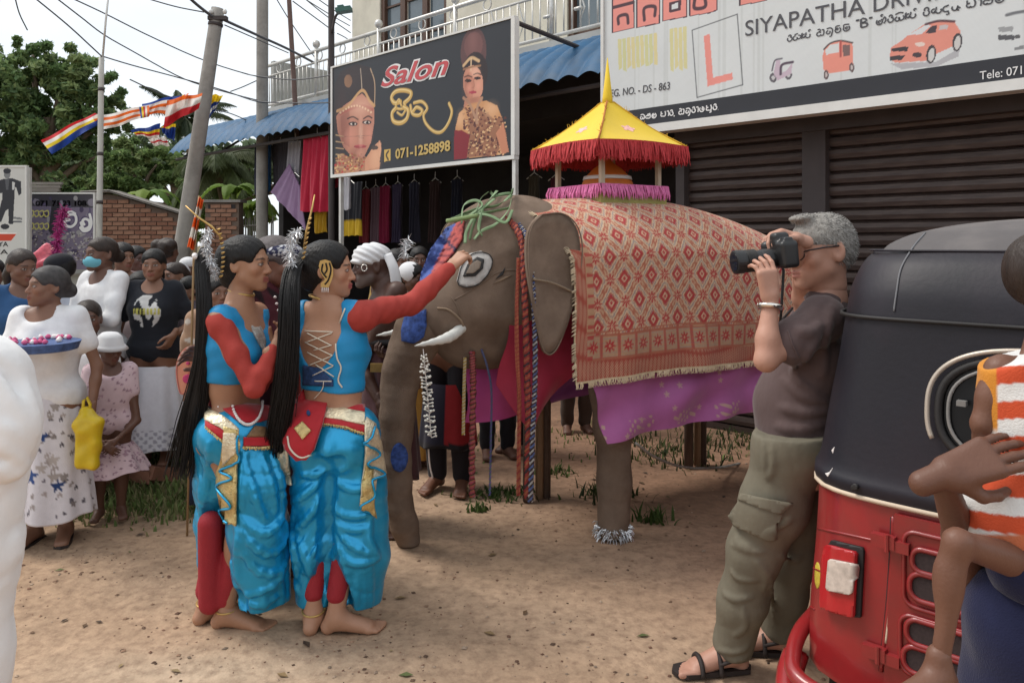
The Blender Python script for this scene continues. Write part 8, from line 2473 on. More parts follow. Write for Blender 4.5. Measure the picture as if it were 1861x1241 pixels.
def helper():
 z0 = 3.62
 root = thing('person', 'person in dark maroon beaded costume with patterned headband behind the dancers', 'person', G(500, 1062), 0)
 J = stand(P(485, 0, z0)[0], z0, 1.66, 75, head_yaw=10)
 J['elbL'] = P(420, 640, 3.62); J['wriL'] = P(392, 648, 3.36); J['elbR'] = P(520, 690, 3.45); J['wriR'] = P(545, 640, 3.40)
 hd = J['head'] = Head(P(503, 480, z0), nrm(V(.97, -.15, 0)), (0, 0, 1), 1.08)
 body(J, root, V(.19, .085, .055), .011, .005, False, .95, dict(L=dict(d=nrm(V(-.45, -.35, .15)), n=nrm(V(.3, -.7, -.4)), curl=.35, thumb=.3, size=1.05), R=dict(d=V(.7, .2, .5), n=V(0, 0, -1), curl=.5)))
 T = torso(S(), J, .016, False, 1.0, True);
 for sd in 'LR': arm(T, J, sd, .014, 1.0, 0, .9, .04)
 T.half(P(485, 700, z0), (0, 0, -1)); T.disp.append(folds(.003, [(.5, .3, .9, 9), (-.5, .3, .8, 14)], 3))
 sdf_obj('tunic', T, .009, m_cloth, root, 1, None, speckle((.075, .015, .022), [((.16, .14, .13), 90, 2.2), ((.02, .01, .012), 60, 1.6)], 1, 1, 4))
 skirt(J, .12, 1.0, .19, .26, root, m_cloth, 'wrap', 12, .012, (.055, .014, .02))
 pt = [P(500 + 3 * i, 540 + 12 * i, z0 - .26) for i in range(9)]
 for i, q in enumerate(pt):
  mb = MB(); mb.tube([q - V(0, 0, .006), q, q + V(0, 0, .006)], [.003, .008, .003], 6); mb.wbuild('bead', m_bead, root, True)
 Hc = hd.hair_cap(S(), .014, -.01); sdf_obj('hair', Hc, .006, mat('greying_hair', (.10, .085, .085), rough=.7, var=.4, vscale=60, bump=.5), root)
 Bd = S(); Bd.ell(hd.p(0, .012, .052), V(.094, .112, .050), hd.R); Bd.ell(hd.p(0, -.05, .12), V(.1, .09, .06), hd.R, k=.02, op='s')
 sdf_obj('headband', Bd, .005, m_cloth, root, 0, None, spots((.030, .032, .07), [(150, .007, (.5, .5, .52))], 7))
 fa = thing('peach_fan', 'peach heart shaped fan with pink flowers held behind the left dancer', 'fan', P(345, 680, 3.34), 0)
 ol = [(358, 628), (340, 632), (326, 648), (321, 672), (324, 700), (330, 716), (342, 706), (354, 688), (364, 668), (370, 648), (368, 634)]
 q = bez(ol + [ol[0]], 50)[:-1]; mb = MB(); c0 = P(345, 668, 3.33)
 v = [P(a_, b_, 3.34) for a_, b_ in q]; m0 = len(v)
 mb.add(v + [p + V(.004, .010, 0) for p in v] + [c0, c0 + V(0, .03, 0)], [(i, (i + 1) % m0, 2 * m0) for i in range(m0)] + [(m0 + (i + 1) % m0, m0 + i, 2 * m0 + 1) for i in range(m0)] + [(i, m0 + i, m0 + (i + 1) % m0, (i + 1) % m0) for i in range(m0)])
 fo = mb.wbuild('leaf', mat('peach_cloth', (.62, .24, .15), rough=.7, var=.1, sheen=.3), fa, False); fbv = bvh_of(fo)
 for x, y, r_ in ((348, 645, 6), (342, 660, 3), (341, 688, 8), (350, 678, 5)): patch('flower', ep(x, y, r_, r_), fbv, mat('pink_flower', (.55, .05, .16), rough=.7, var=.3, vscale=50), fa, .002, 3)
 cord('fan_rim', v + [v[0]], .0035, mat('peach_rim', (.50, .16, .12), rough=.7), fa)
helper()

def turban_man():
 z0 = 4.36
 root = thing('person', 'bare chested dark man in white head cloth beside the trunk', 'person', G(702, 960), 0)
 J = stand(P(702, 0, z0)[0], z0, 1.62, -62, head_yaw=-10)
 J['elbR'] = P(735, 660, z0 + .1); J['wriR'] = P(718, 650, z0 - .12); J['elbL'] = P(655, 665, z0 - .1); J['wriL'] = P(690, 730, z0 - .2)
 dark = V(.075, .036, .026); J['ankL'] = G(700, 960) + V(0, 0, .075); J['toeL'] = nrm(V(.3, -1, 0))
 hd = J['head'] = Head(P(676, 483, z0), nrm(V(-.95, -.3, -.05)), (0, 0, 1), 1.05)
 body(J, root, dark, .011, .005, False, .95, dict(R=dict(d=nrm(V(-.6, -.5, .2)), n=V(0, 0, 1), curl=.6), L=dict(d=nrm(V(.3, -.3, -.8)), n=V(.5, .5, 0), curl=.5)), beard=(.25, .23, .22))
 Tb = S(); Tb.ell(hd.p(0, -.004, .060), V(.090, .108, .068), rot_axis((0, 1, 0), .0) @ hd.R, k=.01); Tb.ell(hd.p(0, .02, .030), V(.088, .095, .030), hd.R, k=.02)
 Tb.ell(hd.p(0, .09, -.05), V(.075, .08, .07), hd.R, k=.01, op='s')
 Tb.disp.append(lambda x, y, z: .0035 * np.sin(z * 170 + x * 90 + y * 60))
 sdf_obj('head_cloth', Tb, .005, m_white_cloth, root)
 mb = MB(); q = bez([P(704, 462, z0 - .05), P(716, 490, z0 - .08), P(722, 530, z0 - .08), P(727, 575, z0 - .06)], 20); mb.tube(q, np.linspace(.026, .034, 20), 10, True, flat=.3, up=(.3, -1, 0)); mb.wbuild('cloth_tail', m_white_cloth, root, True)
 cord('earring', [P(662 + 5 * math.cos(a), 487 + 6 * math.sin(a), z0 - .12) for a in np.linspace(0, 6.3, 16)], .003, m_chrome, root)
 skirt(J, .30, 1.02, .165, .215, root, m_cloth, 'sarong', 9, .010, None, speckle((.085, .040, .045), [((.055, .03, .035), 40, 1.0)], 1, 1, 2))
 Lg = S();
 for sd in 'LR': Lg.rc(J['knee' + sd], J['ank' + sd] + V(0, 0, .03), .07, .055)
 sdf_obj('trousers', Lg, .01, m_cloth, root, 1, (.022, .020, .026))
 sk = bvh_of([o for o in root.children if o.name.startswith('sarong')][0])
 patch('red_panel', [(700, 690), (722, 690), (722, 815), (698, 815)], sk, m_redcl, root, .012)
 patch('red_round', ep(722, 715, 16, 26), sk, m_redcl, root, .02)
 cord('belt', [J['pel'] + V(.175 * math.cos(a), .145 * math.sin(a), .165) for a in np.linspace(0, 6.3, 30)], .020, m_black, root)
 mb = MB(); mb.box(P(686, 668, z0 - .19), (.075, .02, .045)); mb.wbuild('buckle', m_gold, root)
 mb = MB(); q = bez([P(722, 605, z0 - .2), P(722, 640, z0 - .22), P(723, 700, z0 - .22)], 12); mb.tube(q, [.012] * 4 + [.016] * 4 + [.010] * 3 + [.003], 8, True, flat=.4, up=(0, -1, 0)); mb.wbuild('white_sash', m_white_cloth, root, True)
 mb = MB(); mb.prism([(-.05, -.03), (.06, -.035), (.10, -.02), (.12, .0), (.10, .02), (.06, .035), (-.05, .03)], .02, V(J['ankL'][0], J['ankL'][1], .002), J['toeL'], np.cross(V(0, 0, 1), J['toeL'])); mb.wbuild('shoe', m_sandal, root)
turban_man()

def sarong_man():
 z0 = 5.0
 root = thing('person', 'bare chested man in red and black sarong standing behind the trunk', 'person', G(812, 885), 0)
 J = stand(P(815, 0, z0)[0], z0, 1.62, -15, head_yaw=-20)
 body(J, root, V(.16, .07, .042), .013, .006, False, 1.0)
 sdf_obj('hair', J['head'].hair_cap(S()), .007, m_hair, root)
 zc, zd = H - (694 - HY) / F * z0, H - (806 - HY) / F * z0
 def cf(v):
  c = np.tile(V(.016, .014, .026), (len(v), 1)); px = CX + v[:, 0] / v[:, 1] * F; zz = v[:, 2]
  c[px > 812 - (1.0 - zz) * 8] = V(.26, .018, .022); c[zz < zd + .035] = V(.018, .015, .018); return c
 skirt(J, zd, zc, .155, .195, root, m_cloth, 'sarong', 7, .008, None, cf)
 Lg = S()
 for sd in 'LR': Lg.chain([J['hip' + sd], J['knee' + sd], J['ank' + sd] + V(0, 0, .02)], [.09, .078, .062])
 lo_ = sdf_obj('trousers', Lg, .009, m_cloth, root, 1, (.016, .014, .018)); lb = bvh_of(lo_)
 cord('white_stripe', line_on(lb, [(779, 812), (782, 845), (788, 872)], .003, 12), .006, m_bead, root)
sarong_man()

def carrier():
 z0 = 1.58
 root = thing('person', 'adult in navy clothes at the edge whose dark hand holds a small child', 'person', (P(1985, 0, z0)[0], z0, 0), 0)
 J = stand(P(1985, 0, z0)[0], z0 + .02, 1.62, -20)
 J['elbL'] = P(1765, 1035, 1.66); J['wriL'] = P(1712, 864, 1.48)
 J['shL'] = P(1930, 900, 1.70); J['shR'] = P(2140, 880, 1.62)
 J['elbR'] = P(2090, 1120, 1.52); J['wriR'] = P(1950, 1085, 1.64)
 sk = V(.125, .055, .034)
 body(J, root, sk, .010, .006, False, 1.0, dict(L=dict(d=nrm(V(.90, -.10, .40)), n=nrm(V(.36, .74, -.58)), curl=(.16, .20, .22, .24), thumb=.95, size=1.10, spread=.05), R=dict(d=nrm(V(-.1, .95, .25)), n=nrm(V(.9, .2, .3)), curl=.5, thumb=.5, size=.95)), hres=.003, armw=.92)
 sdf_obj('hair', J['head'].hair_cap(S()), .007, m_hair, root)
 T = torso(S(), J, .016, False, 1.0); arm(T, J, 'L', .016, 1.0, 0, .35); arm(T, J, 'R', .016, 1.0, 0, .5); T.ell(J['head'].p(0, .03, -.155), .075, k=.02, op='s'); T.disp.append(creases(.006, 5)); sdf_obj('navy_top', T, .011, m_cloth, root, 1, (.016, .020, .060))
 S2 = S(); S2.chain([P(1925, 1040, z0 - .02), P(1905, 1140, z0 - .02), P(1890, 1300, z0), P(1885, 1500, z0), P(1885, 1750, z0)], [.125, .135, .135, .13, .12], k=.06); S2.chain([P(2060, 1050, z0), P(2060, 1300, z0), P(2050, 1750, z0)], [.13, .13, .12], k=.06)
 S2.half(P(1900, 1062, z0), (.25, 0, 1)); S2.half(V(0, 0, .10), (0, 0, -1)); S2.disp.append(folds(.005, [(.6, .2, .5, 6), (.9, .3, .1, 9)], 4))
 sdf_obj('navy_skirt', S2, .009, m_cloth, root, 1, (.014, .017, .050))
 mb = MB()
 for (x, y, r_) in ((1835, 787, 7), (1845, 847, 8), (1833, 872, 7)): pass
 return root
carrier()
def toddler():
 z0 = 1.56
 root = thing('person', 'toddler in orange and white striped top carried on an arm', 'person', P(1860, 1000, z0), 0)
 f = nrm(V(.55, -.55, 0)); x = np.cross(f, V(0, 0, 1))
 J = dict(s=.62, hs=.80, zg=P(1700, 1236, 1.45)[2], f=f)
 c = P(1905, 668, z0)
 J['shR'] = c - V(.098, .0, .005); J['shL'] = c + V(.10, .0, 0)
 J['nec'] = P(1905, 640, z0); J['che'] = P(1900, 730, z0); J['wai'] = P(1890, 850, z0); J['pel'] = P(1880, 930, z0)
 J['hipR'] = P(1880, 1030, z0 - .05); J['hipL'] = P(1930, 985, z0)
 J['kneeR'] = P(1740, 985, 1.41); J['ankR'] = P(1706, 1222, 1.41); J['kneeL'] = P(1960, 1060, 1.50); J['ankL'] = P(1950, 1220, 1.5)
 J['toeR'] = nrm(V(-.9, -.4, 0)); J['toeL'] = nrm(V(.2, -1, 0))
 J['elbR'] = P(1788, 770, 1.56); J['wriR'] = P(1800, 850, 1.62); J['elbL'] = P(2000, 780, 1.56); J['wriL'] = P(1990, 850, 1.45)
 hd = J['head'] = Head(P(1922, 505, z0), nrm(V(.7, -.3, 0)), (0, 0, 1), .80)
 sk = V(.15, .068, .042)
 body(J, root, sk, .008, .005, 'flat', .74, dict(R=dict(d=V(.3, .3, -.8), n=V(.7, 0, 0), curl=.4), L=dict(d=V(0, -.3, -.8), n=V(-1, 0, 0), curl=.4)), hres=.0035, armw=1.05)
 Hc = hd.hair_cap(S(), .012, -.01); sdf_obj('hair', Hc, .005, m_hair_br, root)
 T = torso(S(), J, .016, 'flat', 1.08, False)
 T.rc(J['pel'] + V(-.03, 0, 0), J['pel'] + V(.05, 0, 0), .115, k=.05); T.ell(P(1850, 945, z0 - .02), (.085, .09, .065), k=.04)
 T.half(P(1800, 1008, z0), nrm(V(-.25, -.1, -1))); T.half(P(1850, 645, z0), nrm(V(-.4, 0, 1)))
 T.disp.append(folds(.0035, [(.6, .2, .7, 9), (-.5, .3, .8, 13)], 4))
 def cf(v):
  px = CX + v[:, 0] / v[:, 1] * F; py = HY - (v[:, 2] - H) / v[:, 1] * F
  bend_ = py - 22 * np.sin((px - 1760) / 90) * sstep(py, 820, 930) + .06 * (px - 1800)
  t = ((bend_ - 668) / 64) % 1
  w = sstep(t, .48, .50) * sstep(-t, -1.0, -.97)
  c = V(.52, .075, .028) * (1 - w[:, None]) + V(.66, .65, .63) * w[:, None]
  e = sstep(-(px - (1806 + .02 * (py - 650))), -6, -3) * sstep(-py, -790, -775)
  c = c * (1 - e[:, None]) + V(.55, .22, .03) * e[:, None]
  hm = sstep(py, 968, 974); return c * (1 - hm[:, None]) + V(.50, .15, .07) * hm[:, None]
 sdf_obj('striped_top', T, .0042, m_cloth, root, 1, None, cf)
 P_ = S(); P_.rc(J['hipR'], J['hipL'], .085, k=.05); P_.rc(J['hipR'], J['hipR'] * .85 + J['kneeR'] * .15, .070, .055)
 P_.half(P(1800, 1060, z0), nrm(V(-.3, 0, -1)))
 sdf_obj('shorts', P_, .008, m_cloth, root, 1, (.014, .017, .050))
toddler()

def white_man():
 z0 = 1.72
 x0 = P(-255, 0, z0)[0]
 root = thing('person', 'person in plain white shirt and sarong at the very edge', 'person', (x0, z0, 0), 0)
 J = stand(x0, z0, 1.66, 170)
 J['shR'] = P(-34, 695, z0 - .02); J['elbR'] = P(-14, 815, z0 - .02); J['wriR'] = P(-90, 880, z0 + .1)
 body(J, root, V(.10, .048, .03), .012, .006, False, 1.05, armw=1.0)
 sdf_obj('hair', J['head'].hair_cap(S()), .007, m_hair, root)
 T = torso(S(), J, .03, False, 1.1)
 arm(T, J, 'R', .034, 1.1, 0, 1.25, .06); arm(T, J, 'L', .03, 1.1, 0, 1.3)
 T.chain([P(-80, 705, z0), P(-38, 700, z0), P(-18, 765, z0 - .02), P(-22, 830, z0)], [.09, .085, .082, .072], k=.05)
 T.half(P(0, 935, z0), (.6, 0, -1))
 tv, tf = T.mesh(.014, smooth=1); tr = tree_of(tv, tf)
 groove(T, tr, [[(0, 835), (25, 838), (60, 862)], [(0, 800), (30, 812), (62, 835)], [(-5, 770), (20, 778), (50, 800)], [(0, 660), (25, 700), (40, 760)]], .010, .016)
 ridges(T, tr, [[(0, 770), (30, 790), (60, 820)], [(0, 800), (25, 825), (50, 850)], [(-5, 850), (20, 860), (40, 850)], [(50, 700), (62, 760), (60, 800)], [(0, 690), (30, 740), (55, 790)]], .008, .02)
 T.disp.append(creases(.008, 9, 6, .2))
 sdf_obj('white_shirt', T, .009, mat('bright_white_cloth', (.80, .80, .80), rough=.8, var=.03, vscale=8, bump=.6, bscale=11, sheen=.1, spec=.2), root)
 L = S(); L.chain([P(-70, 850, z0), P(-60, 1000, z0), P(-75, 1200, z0), P(-80, 1600, z0)], [.13, .10, .095, .09], k=.05); L.chain([P(-50, 860, z0), P(-60, 960, z0), P(-80, 1100, z0), P(-80, 1500, z0)], [.085, .07, .075, .07], k=.05)
 L.half(V(0, 0, .10), (0, 0, -1)); L.disp.append(creases(.012, 2, 6, .09, .12))
 sdf_obj('white_sarong', L, .011, mat('bright_white_cloth'), root)
white_man()

# ================================================================== GARMENTS HUNG IN THE SHOPFRONT
m_gar = mat('garment', attr=True, rough=.85, var=.12, vscale=9, bump=.3, bscale=120, sheen=.2, spec=.2)
def garment(label, px, d, col, name='hanging_garment', col2=None, split=.6, wv=.02, seed=0):
 """px outline: top-left, top-right, bottom-right, bottom-left"""
 c = [FP(a, b, d) for a, b in px]; r_ = random.Random(seed + len(label)); p1 = r_.uniform(0, 6)
 cm, hm = np.mean([q[0] for q in c]), min(q[1] for q in c)
 r = fthing(name, label, 'garment', cm, d, 'clothes hanging in the shopfront', hm); nu, nv = 30, 20
 def fn(u, w, s=0):
  x = (1 - w) * ((1 - u) * c[0][0] + u * c[1][0]) + w * ((1 - u) * c[3][0] + u * c[2][0])
  z = (1 - w) * ((1 - u) * c[0][1] + u * c[1][1]) + w * ((1 - u) * c[3][1] + u * c[2][1])
  return x, d + s + wv * (np.sin(u * 19 + p1) * (.3 + w) + .5 * np.sin(u * 41 + w * 3)), z + .008 * np.sin(u * 23) * w
 def cf(u, w):
  k = np.tile(V(col), (len(u), 1))
  if col2 is not None: k[w > split] = V(col2)
  return k
 mb = MB(); mb.grid(fn, nu, nv, False, cf); mb.grid(lambda u, w: fn(u, w, .012), nu, nv, False, cf); fb(mb, 'cloth', m_gar, r, True)
 mb = MB(); a, b = (c[0][0] + c[1][0]) / 2, (c[0][1] + c[1][1]) / 2
 mb.tube([(a - .12, d + .01, b - .03), (a, d + .01, b + .04), (a + .12, d + .01, b - .03)], .006, 5); mb.tube([(a, d + .01, b + .04), (a, d + .01, b + .12)], .004, 5); fb(mb, 'hanger', m_steel, r)
NV = (.018, .022, .045)
garment('navy dress at the far left end of the shopfront', [(462, 262), (486, 260), (486, 354), (462, 354)], 6.15, NV)
garment('bright blue narrow scarf beside the navy dress', [(482, 262), (492, 262), (491, 345), (482, 350)], 6.05, (.03, .14, .34))
garment('dark grey shirt hanging left of the pale trousers', [(492, 258), (526, 258), (520, 320), (496, 345)], 6.1, (.05, .045, .055))
garment('pale grey trousers hanging left of the red dress', [(524, 258), (548, 256), (545, 345), (523, 342)], 5.9, (.30, .29, .32), wv=.03)
garment('lilac triangular cloth stretched below the pale trousers', [(525, 298), (545, 340), (556, 418), (492, 350)], 5.8, (.21, .13, .24), wv=.008)
garment('long red dress hanging beside the salon sign', [(550, 252), (602, 246), (597, 386), (546, 384)], 5.75, (.42, .02, .05), wv=.035)
garment('red kurta half hidden by the salon sign edge', [(590, 248), (620, 246), (618, 340), (592, 345)], 6.0, (.30, .015, .03))
garment('mustard skirt peeping under the red dress', [(571, 378), (594, 376), (592, 422), (572, 424)], 5.9, (.45, .26, .02))
garment('black shirt with yellow lower half under the salon sign', [(614, 335), (657, 330), (655, 428), (616, 430)], 5.6, (.015, .016, .022), col2=(.48, .31, .02), split=.70)
garment('white knotted scarf hanging under the salon sign', [(624, 316), (636, 314), (635, 380), (625, 382)], 5.3, (.55, .55, .60), wv=.01)
for i, (x, col, lb) in enumerate(((664, (.20, .03, .04), 'dark red shawl nearest the yellow bottomed shirt'), (682, (.16, .10, .13), 'mauve striped shawl second from the yellow bottomed shirt'), (700, (.24, .02, .06), 'crimson shawl third from the yellow bottomed shirt'), (722, (.05, .04, .08), 'dusky violet shawl in the shade under the sign'), (752, (.03, .03, .05), 'almost black sari hung deep in the shop'),
                                 (790, (.05, .03, .03), 'dark brown sari hung deep in the shop'), (830, (.025, .03, .05), 'slate blue sari hung deep in the shop'), (1010, (.10, .03, .04), 'wine coloured sari in the shade below the canopy roof'), (970, (.08, .07, .05), 'olive sari in the shade left of the canopy'))):
 garment(lb, [(x - 9, 345 - i * 3), (x + 9, 343 - i * 3), (x + 8, 440), (x - 8, 442)], 6.7, col, wv=.03)

# ================================================================== THE CROWD
WHT = (.75, .75, .76)
def crowd(label, px, ytop, z, skin, yaw=0, top=WHT, sleeve=.8, hem=.80, low=('skirt', WHT, .10), hair='bun', hy=0, hp=0, fem=True, w=1.0, child=False, arms=None, cf=None, lcf=None, smile=.4, zg=None, group='people watching from the bank', grizz=False, hk=None, tk=.006):
 x = P(px, 0, z)[0]; zg = float(gh(x, z)) if zg is None else zg
 h = H - (ytop - HY) / F * z - zg - .012
 root = thing('person', label, 'person', (x, z, zg), 0, group)
 J = stand(x, z, h, yaw, zg, hy, hp, 0, child, hk)
 s = J['s']; M = rotz(R(yaw)); o = V(x, z, zg)
 hands = {}
 for sd, (e, wr, d, n) in (arms or {}).items():
  J['elb' + sd] = o + M @ V(e) * s; J['wri' + sd] = o + M @ V(wr) * s; hands[sd] = dict(d=M @ V(d), n=M @ V(n), curl=.45)
 body(J, root, V(SKIN[skin]) if isinstance(skin, str) else V(skin), .014, .0062, fem, w, hands, False, low[0] != 'none', smile, hres=.006, armw=.88 if fem else .95)
 T = torso(S(), J, tk, fem, w * 1.02)
 if sleeve > 0:
  for sd in 'LR': arm(T, J, sd, .012, .92, 0, sleeve, .05)
 nk = J['nec'][2]; T.ell(J['head'].p(0, .035, -.150), V(.075, .085, .055) * J['hs'], J['head'].R, k=.02, op='s')
 T.half(V(x, z, zg + hem * s), (0, 0, -1)); T.disp.append(creases(.007, len(label)))
 sdf_obj('top', T, .011 if not cf else .008, m_cloth, root, 1, None if cf else top, cf)
 kind, lc, lz = low[:3]
 if kind == 'skirt': skirt(J, zg + lz * s, zg + (hem + .06) * s, .150 * s * w, (low[3] if len(low) > 3 else .20) * s * w, root, m_cloth, 'skirt', 11, .010, None if lcf else lc, lcf, n=170 if lcf else 80, k=70 if lcf else 18, seed=len(label))
 elif kind == 'trousers':
  L = S()
  for sd in 'LR': L.chain([J['hip' + sd] + V(0, 0, .06 * s), J['knee' + sd], J['ank' + sd] + V(0, 0, lz)], [.098 * s, .075 * s, .06 * s], k=.04)
  L.rc(J['hipL'], J['hipR'], .10 * s); L.disp.append(folds(.003, [(.5, .3, .9, 8)], 3)); sdf_obj('trousers', L, .012, m_cloth, root, 1, lc)
 hd = J['head']; mh = m_hair if len(label) % 3 else m_hair_br
 Hc = hd.hair_cap(S(), .006 + .003 * (len(label) % 3), -.008 + .006 * (len(label) % 4)); Hc.disp.append(folds(.0016, [(.6, .3, .8, 24), (.2, .8, .5, 33)], len(label)))
 if hair == 'bun': Hc.ell(hd.p(0, -.115, -.02), V(.045, .04, .045) * hd.s, k=.02)
 if hair in ('tail', 'long'): Hc.chain([hd.p(0, -.10, .0), hd.p(0, -.125, -.08), hd.p(0, -.115, -.22 if hair == 'tail' else -.30)], [.045 * hd.s, .042 * hd.s, .022 * hd.s], k=.03)
 if hair == 'puff':
  for q in (-1, 1): Hc.ell(hd.p(q * .06, -.06, .05), V(.055, .055, .055) * hd.s, k=.01)
 sdf_obj('hair', Hc, .0075, mat('greyed_hair', (.045, .042, .042), rough=.6, var=.5, vscale=40) if grizz else mh, root)
 return root, J
FOLD = dict(R=((-.20, -.08, 1.06), (.06, -.20, 1.10), (.9, -.1, .1), (0, .9, 0)), L=((.20, -.08, 1.06), (-.06, -.23, 1.06), (-.9, -.1, .1), (0, .9, 0)))
def print_top(J, px0, py0, rx, ry):
 r_ = np.random.default_rng(3); pts = r_.uniform(-1, 1, (60, 3))
 def cf(v):
  px = CX + v[:, 0] / v[:, 1] * F; py = HY - (v[:, 2] - H) / v[:, 1] * F; c = np.tile(V(.016, .018, .024), (len(v), 1))
  u, w = (px - px0) / rx, (py - py0) / ry; ins = (u * u + w * w < 1) & (v[:, 1] < J)
  z = sum(np.sin(a * 9 * u + b * 9 * w + c_ * 6) for a, b, c_ in pts[:7])
  c[ins & (z > -.1)] = V(.55, .55, .54); c[ins & (np.abs(w) < .18) & (np.sin(u * 24) > -.3)] = V(.45, .42, .10); return c
 return cf

tr_z = 4.12
root, J = crowd('woman in white blouse and blue flowered white skirt holding a flower tray', 88, 483, tr_z, 'mid', 8, WHT, .55, .80, ('skirt', WHT, .17, .235), 'bun', -48, 4, True, 1.08, smile=1.0, zg=.0, grizz=True, hk=1.02,
      arms=dict(R=((-.23, -.06, 1.02), (-.20, -.26, 1.00), (.5, -.8, .1), (0, 0, 1)), L=((.26, .02, 1.02), (.26, -.06, .78), (-.1, -.2, -1), (-1, 0, 0))),
      lcf=spots((.63, .60, .63), [(130, .011, (.30, .26, .25)), (110, .009, (.10, .09, .11)), (34, .022, (.34, .30, .28)), (11, .036, (.035, .07, .20))], 3))
for sd in 'LR':
 a_ = J['ank' + sd]; d = J['toe' + sd]; mb = MB(); mb.prism([(-.05, -.03), (.06, -.04), (.13, -.035), (.15, 0), (.13, .035), (.06, .04), (-.05, .03)], .014, V(a_[0], a_[1], .002), d, np.cross(V(0, 0, 1), d)); mb.wbuild('slipper', m_sandal, root)
ty = thing('flower_tray', 'blue tray of pink flowers held by the woman in white', 'tray', P(72, 626, tr_z - .27), 0)
mb = MB(); c0 = P(72, 628, tr_z - .26); t_ = np.linspace(0, 2 * math.pi, 41)
for r0, zz in ((.175, 0), ): mb.tube([c0 + V(0, 0, -.025), c0 + V(0, 0, -.02), c0 + V(0, 0, .02)], [.15, .17, .185], 28)
mb.wbuild('tray', mat('blue_tray', (.06, .11, .26), rough=.5, var=.5, vscale=40), ty)
r_ = np.random.default_rng(1)
for k in range(34):
 a = r_.uniform(0, 6.28); q = c0 + V(.16 * math.cos(a) * r_.uniform(0, 1), .12 * math.sin(a), .03); mb = MB(); mb.tube([q - V(0, 0, .012), q, q + V(0, 0, .014)], [.004, .016, .004], 7); mb.wbuild('flower', mat('tray_pink', (.55, .10, .22), rough=.7, var=.3) if k % 3 else m_bead, ty, True)
yb = thing('yellow_bag', 'bright yellow plastic bag hanging from the tray woman hand', 'bag', P(160, 856, 4.02), 0)
B = S(); B.chain([P(155, 750, 4.05), P(158, 770, 4.03)], [.035, .06], k=.03); B.box(P(161, 805, 4.02), (.125, .07, .27), .03, rot_axis((0, 1, 0), .06), k=.05); B.disp.append(folds(.006, [(.6, .2, .8, 9), (-.6, .3, .6, 14)], 2)); sdf_obj('bag', B, .007, mat('yellow_plastic', (.60, .42, .015), rough=.4, var=.15, vscale=10), yb, 1)
cord('handle', [P(150, 752, 4.05), P(152, 728, 4.05), P(158, 722, 4.05), P(164, 735, 4.05), P(162, 752, 4.05)], .008, mat('yellow_plastic'), yb)

crowd('woman in blue top with loose dark hair at the far left', 40, 452, 4.75, (.15, .075, .05), 40, (.03, .085, .20), .6, .78, ('skirt', (.05, .06, .12), .1), 'long', 20, -10)
r_, J = crowd('boy in dark cap and white shirt behind the tray woman', 110, 462, 5.2, 'dark', -40, (.60, .64, .72), .7, .80, ('trousers', NV, .02), 'short', -20, -12, 'flat', .95)
Cp = S(); hd = J['head']; Cp.ell(hd.p(0, -.008, .055), V(.090, .108, .072) * hd.s, hd.R); Cp.half(hd.p(0, 0, .022), -hd.u); Cp.ell(hd.p(0, .11, .030), V(.07, .075, .010) * hd.s, hd.R); sdf_obj('cap', Cp, .006, m_cloth, r_, 1, (.02, .02, .025))
r_, J = crowd('tall girl in white long sleeved top wearing a blue face mask', 186, 430, 5.0, 'dark', -25, WHT, 1.85, .78, ('skirt', (.02, .02, .03), .1), 'bun', -12, 0, 'flat', .95, arms=FOLD)
hd = J['head']; Mk = S(); Mk.ell(hd.p(0, .046, -.050), V(.067, .070, .050) * hd.s, hd.R); Mk.half(hd.p(0, 0, -.016), hd.u); Mk.half(hd.p(0, .02, 0), -hd.f); mo = sdf_obj('face_mask', Mk, .006, mat('mask_blue', (.14, .42, .52), rough=.8, var=.08), r_)
cord('ear_loop', [hd.p(.060, .05, -.03), hd.p(.076, .0, -.005), hd.p(.080, -.015, -.01)], .003, m_bead, r_)
r_, J = crowd('smiling woman in black printed t-shirt and long white lace skirt', 280, 452, 5.0, 'mid', 0, NV, .75, .68, ('skirt', (.60, .61, .66), .13, .25), 'tail', 12, 0, True, 1.10, cf=print_top(4.98, 267, 566, 25, 30), smile=1.2, zg=.17, hk=1.04,
      arms=dict(L=((.27, .06, 1.04), (.20, -.12, .98), (-.4, -.2, -.8), (-.6, 0, -.4)), R=((-.27, .02, 1.04), (-.29, -.05, .78), (0, -.1, -1), (1, 0, 0))),
      lcf=lambda v: np.where((v[:, 2] < .42)[:, None] & (np.sin(v[:, :1] * 120) * np.sin(v[:, 2:] * 130) > .2), V(.34, .34, .40), V(.62, .63, .68)))
r_, J = crowd('little girl in spotted pink dress and white sun hat', 200, 605, 4.42, 'dark', 22, (.58, .42, .46), .42, .60, ('skirt', (.58, .42, .46), .42, .27), 'short', 30, -8, 'flat', 1.15, True, zg=.02, hk=1.14, lcf=spots((.62, .47, .50), [(420, .006, (.33, .2, .25))], 2), cf=spots((.62, .47, .50), [(260, .006, (.33, .2, .25))], 2),
      arms=dict(L=((.22, -.08, .85), (.06, -.22, .72), (-.6, -.3, -.5), (0, .8, 0)), R=((-.22, -.08, .85), (-.02, -.22, .70), (.6, -.3, -.5), (0, .8, 0))))
hd = J['head']; Ht = MB(); Ht.tube([hd.p(0, -.01, .128), hd.p(0, -.01, .120), hd.p(0, -.01, .095), hd.p(0, -.01, .045), hd.p(0, -.01, .030), hd.p(0, -.01, .005)], [.02 * hd.s, .06 * hd.s, .086 * hd.s, .098 * hd.s, .110 * hd.s, .135 * hd.s], 30); Ht.wbuild('sun_hat', m_white_cloth, r_, True)
crowd('small child in white top standing behind the sun hat girl', 160, 545, 4.72, 'dark', 10, WHT, .6, .70, ('trousers', NV, .05), 'short', 15, 0, 'flat', 1.0, True, zg=.05)
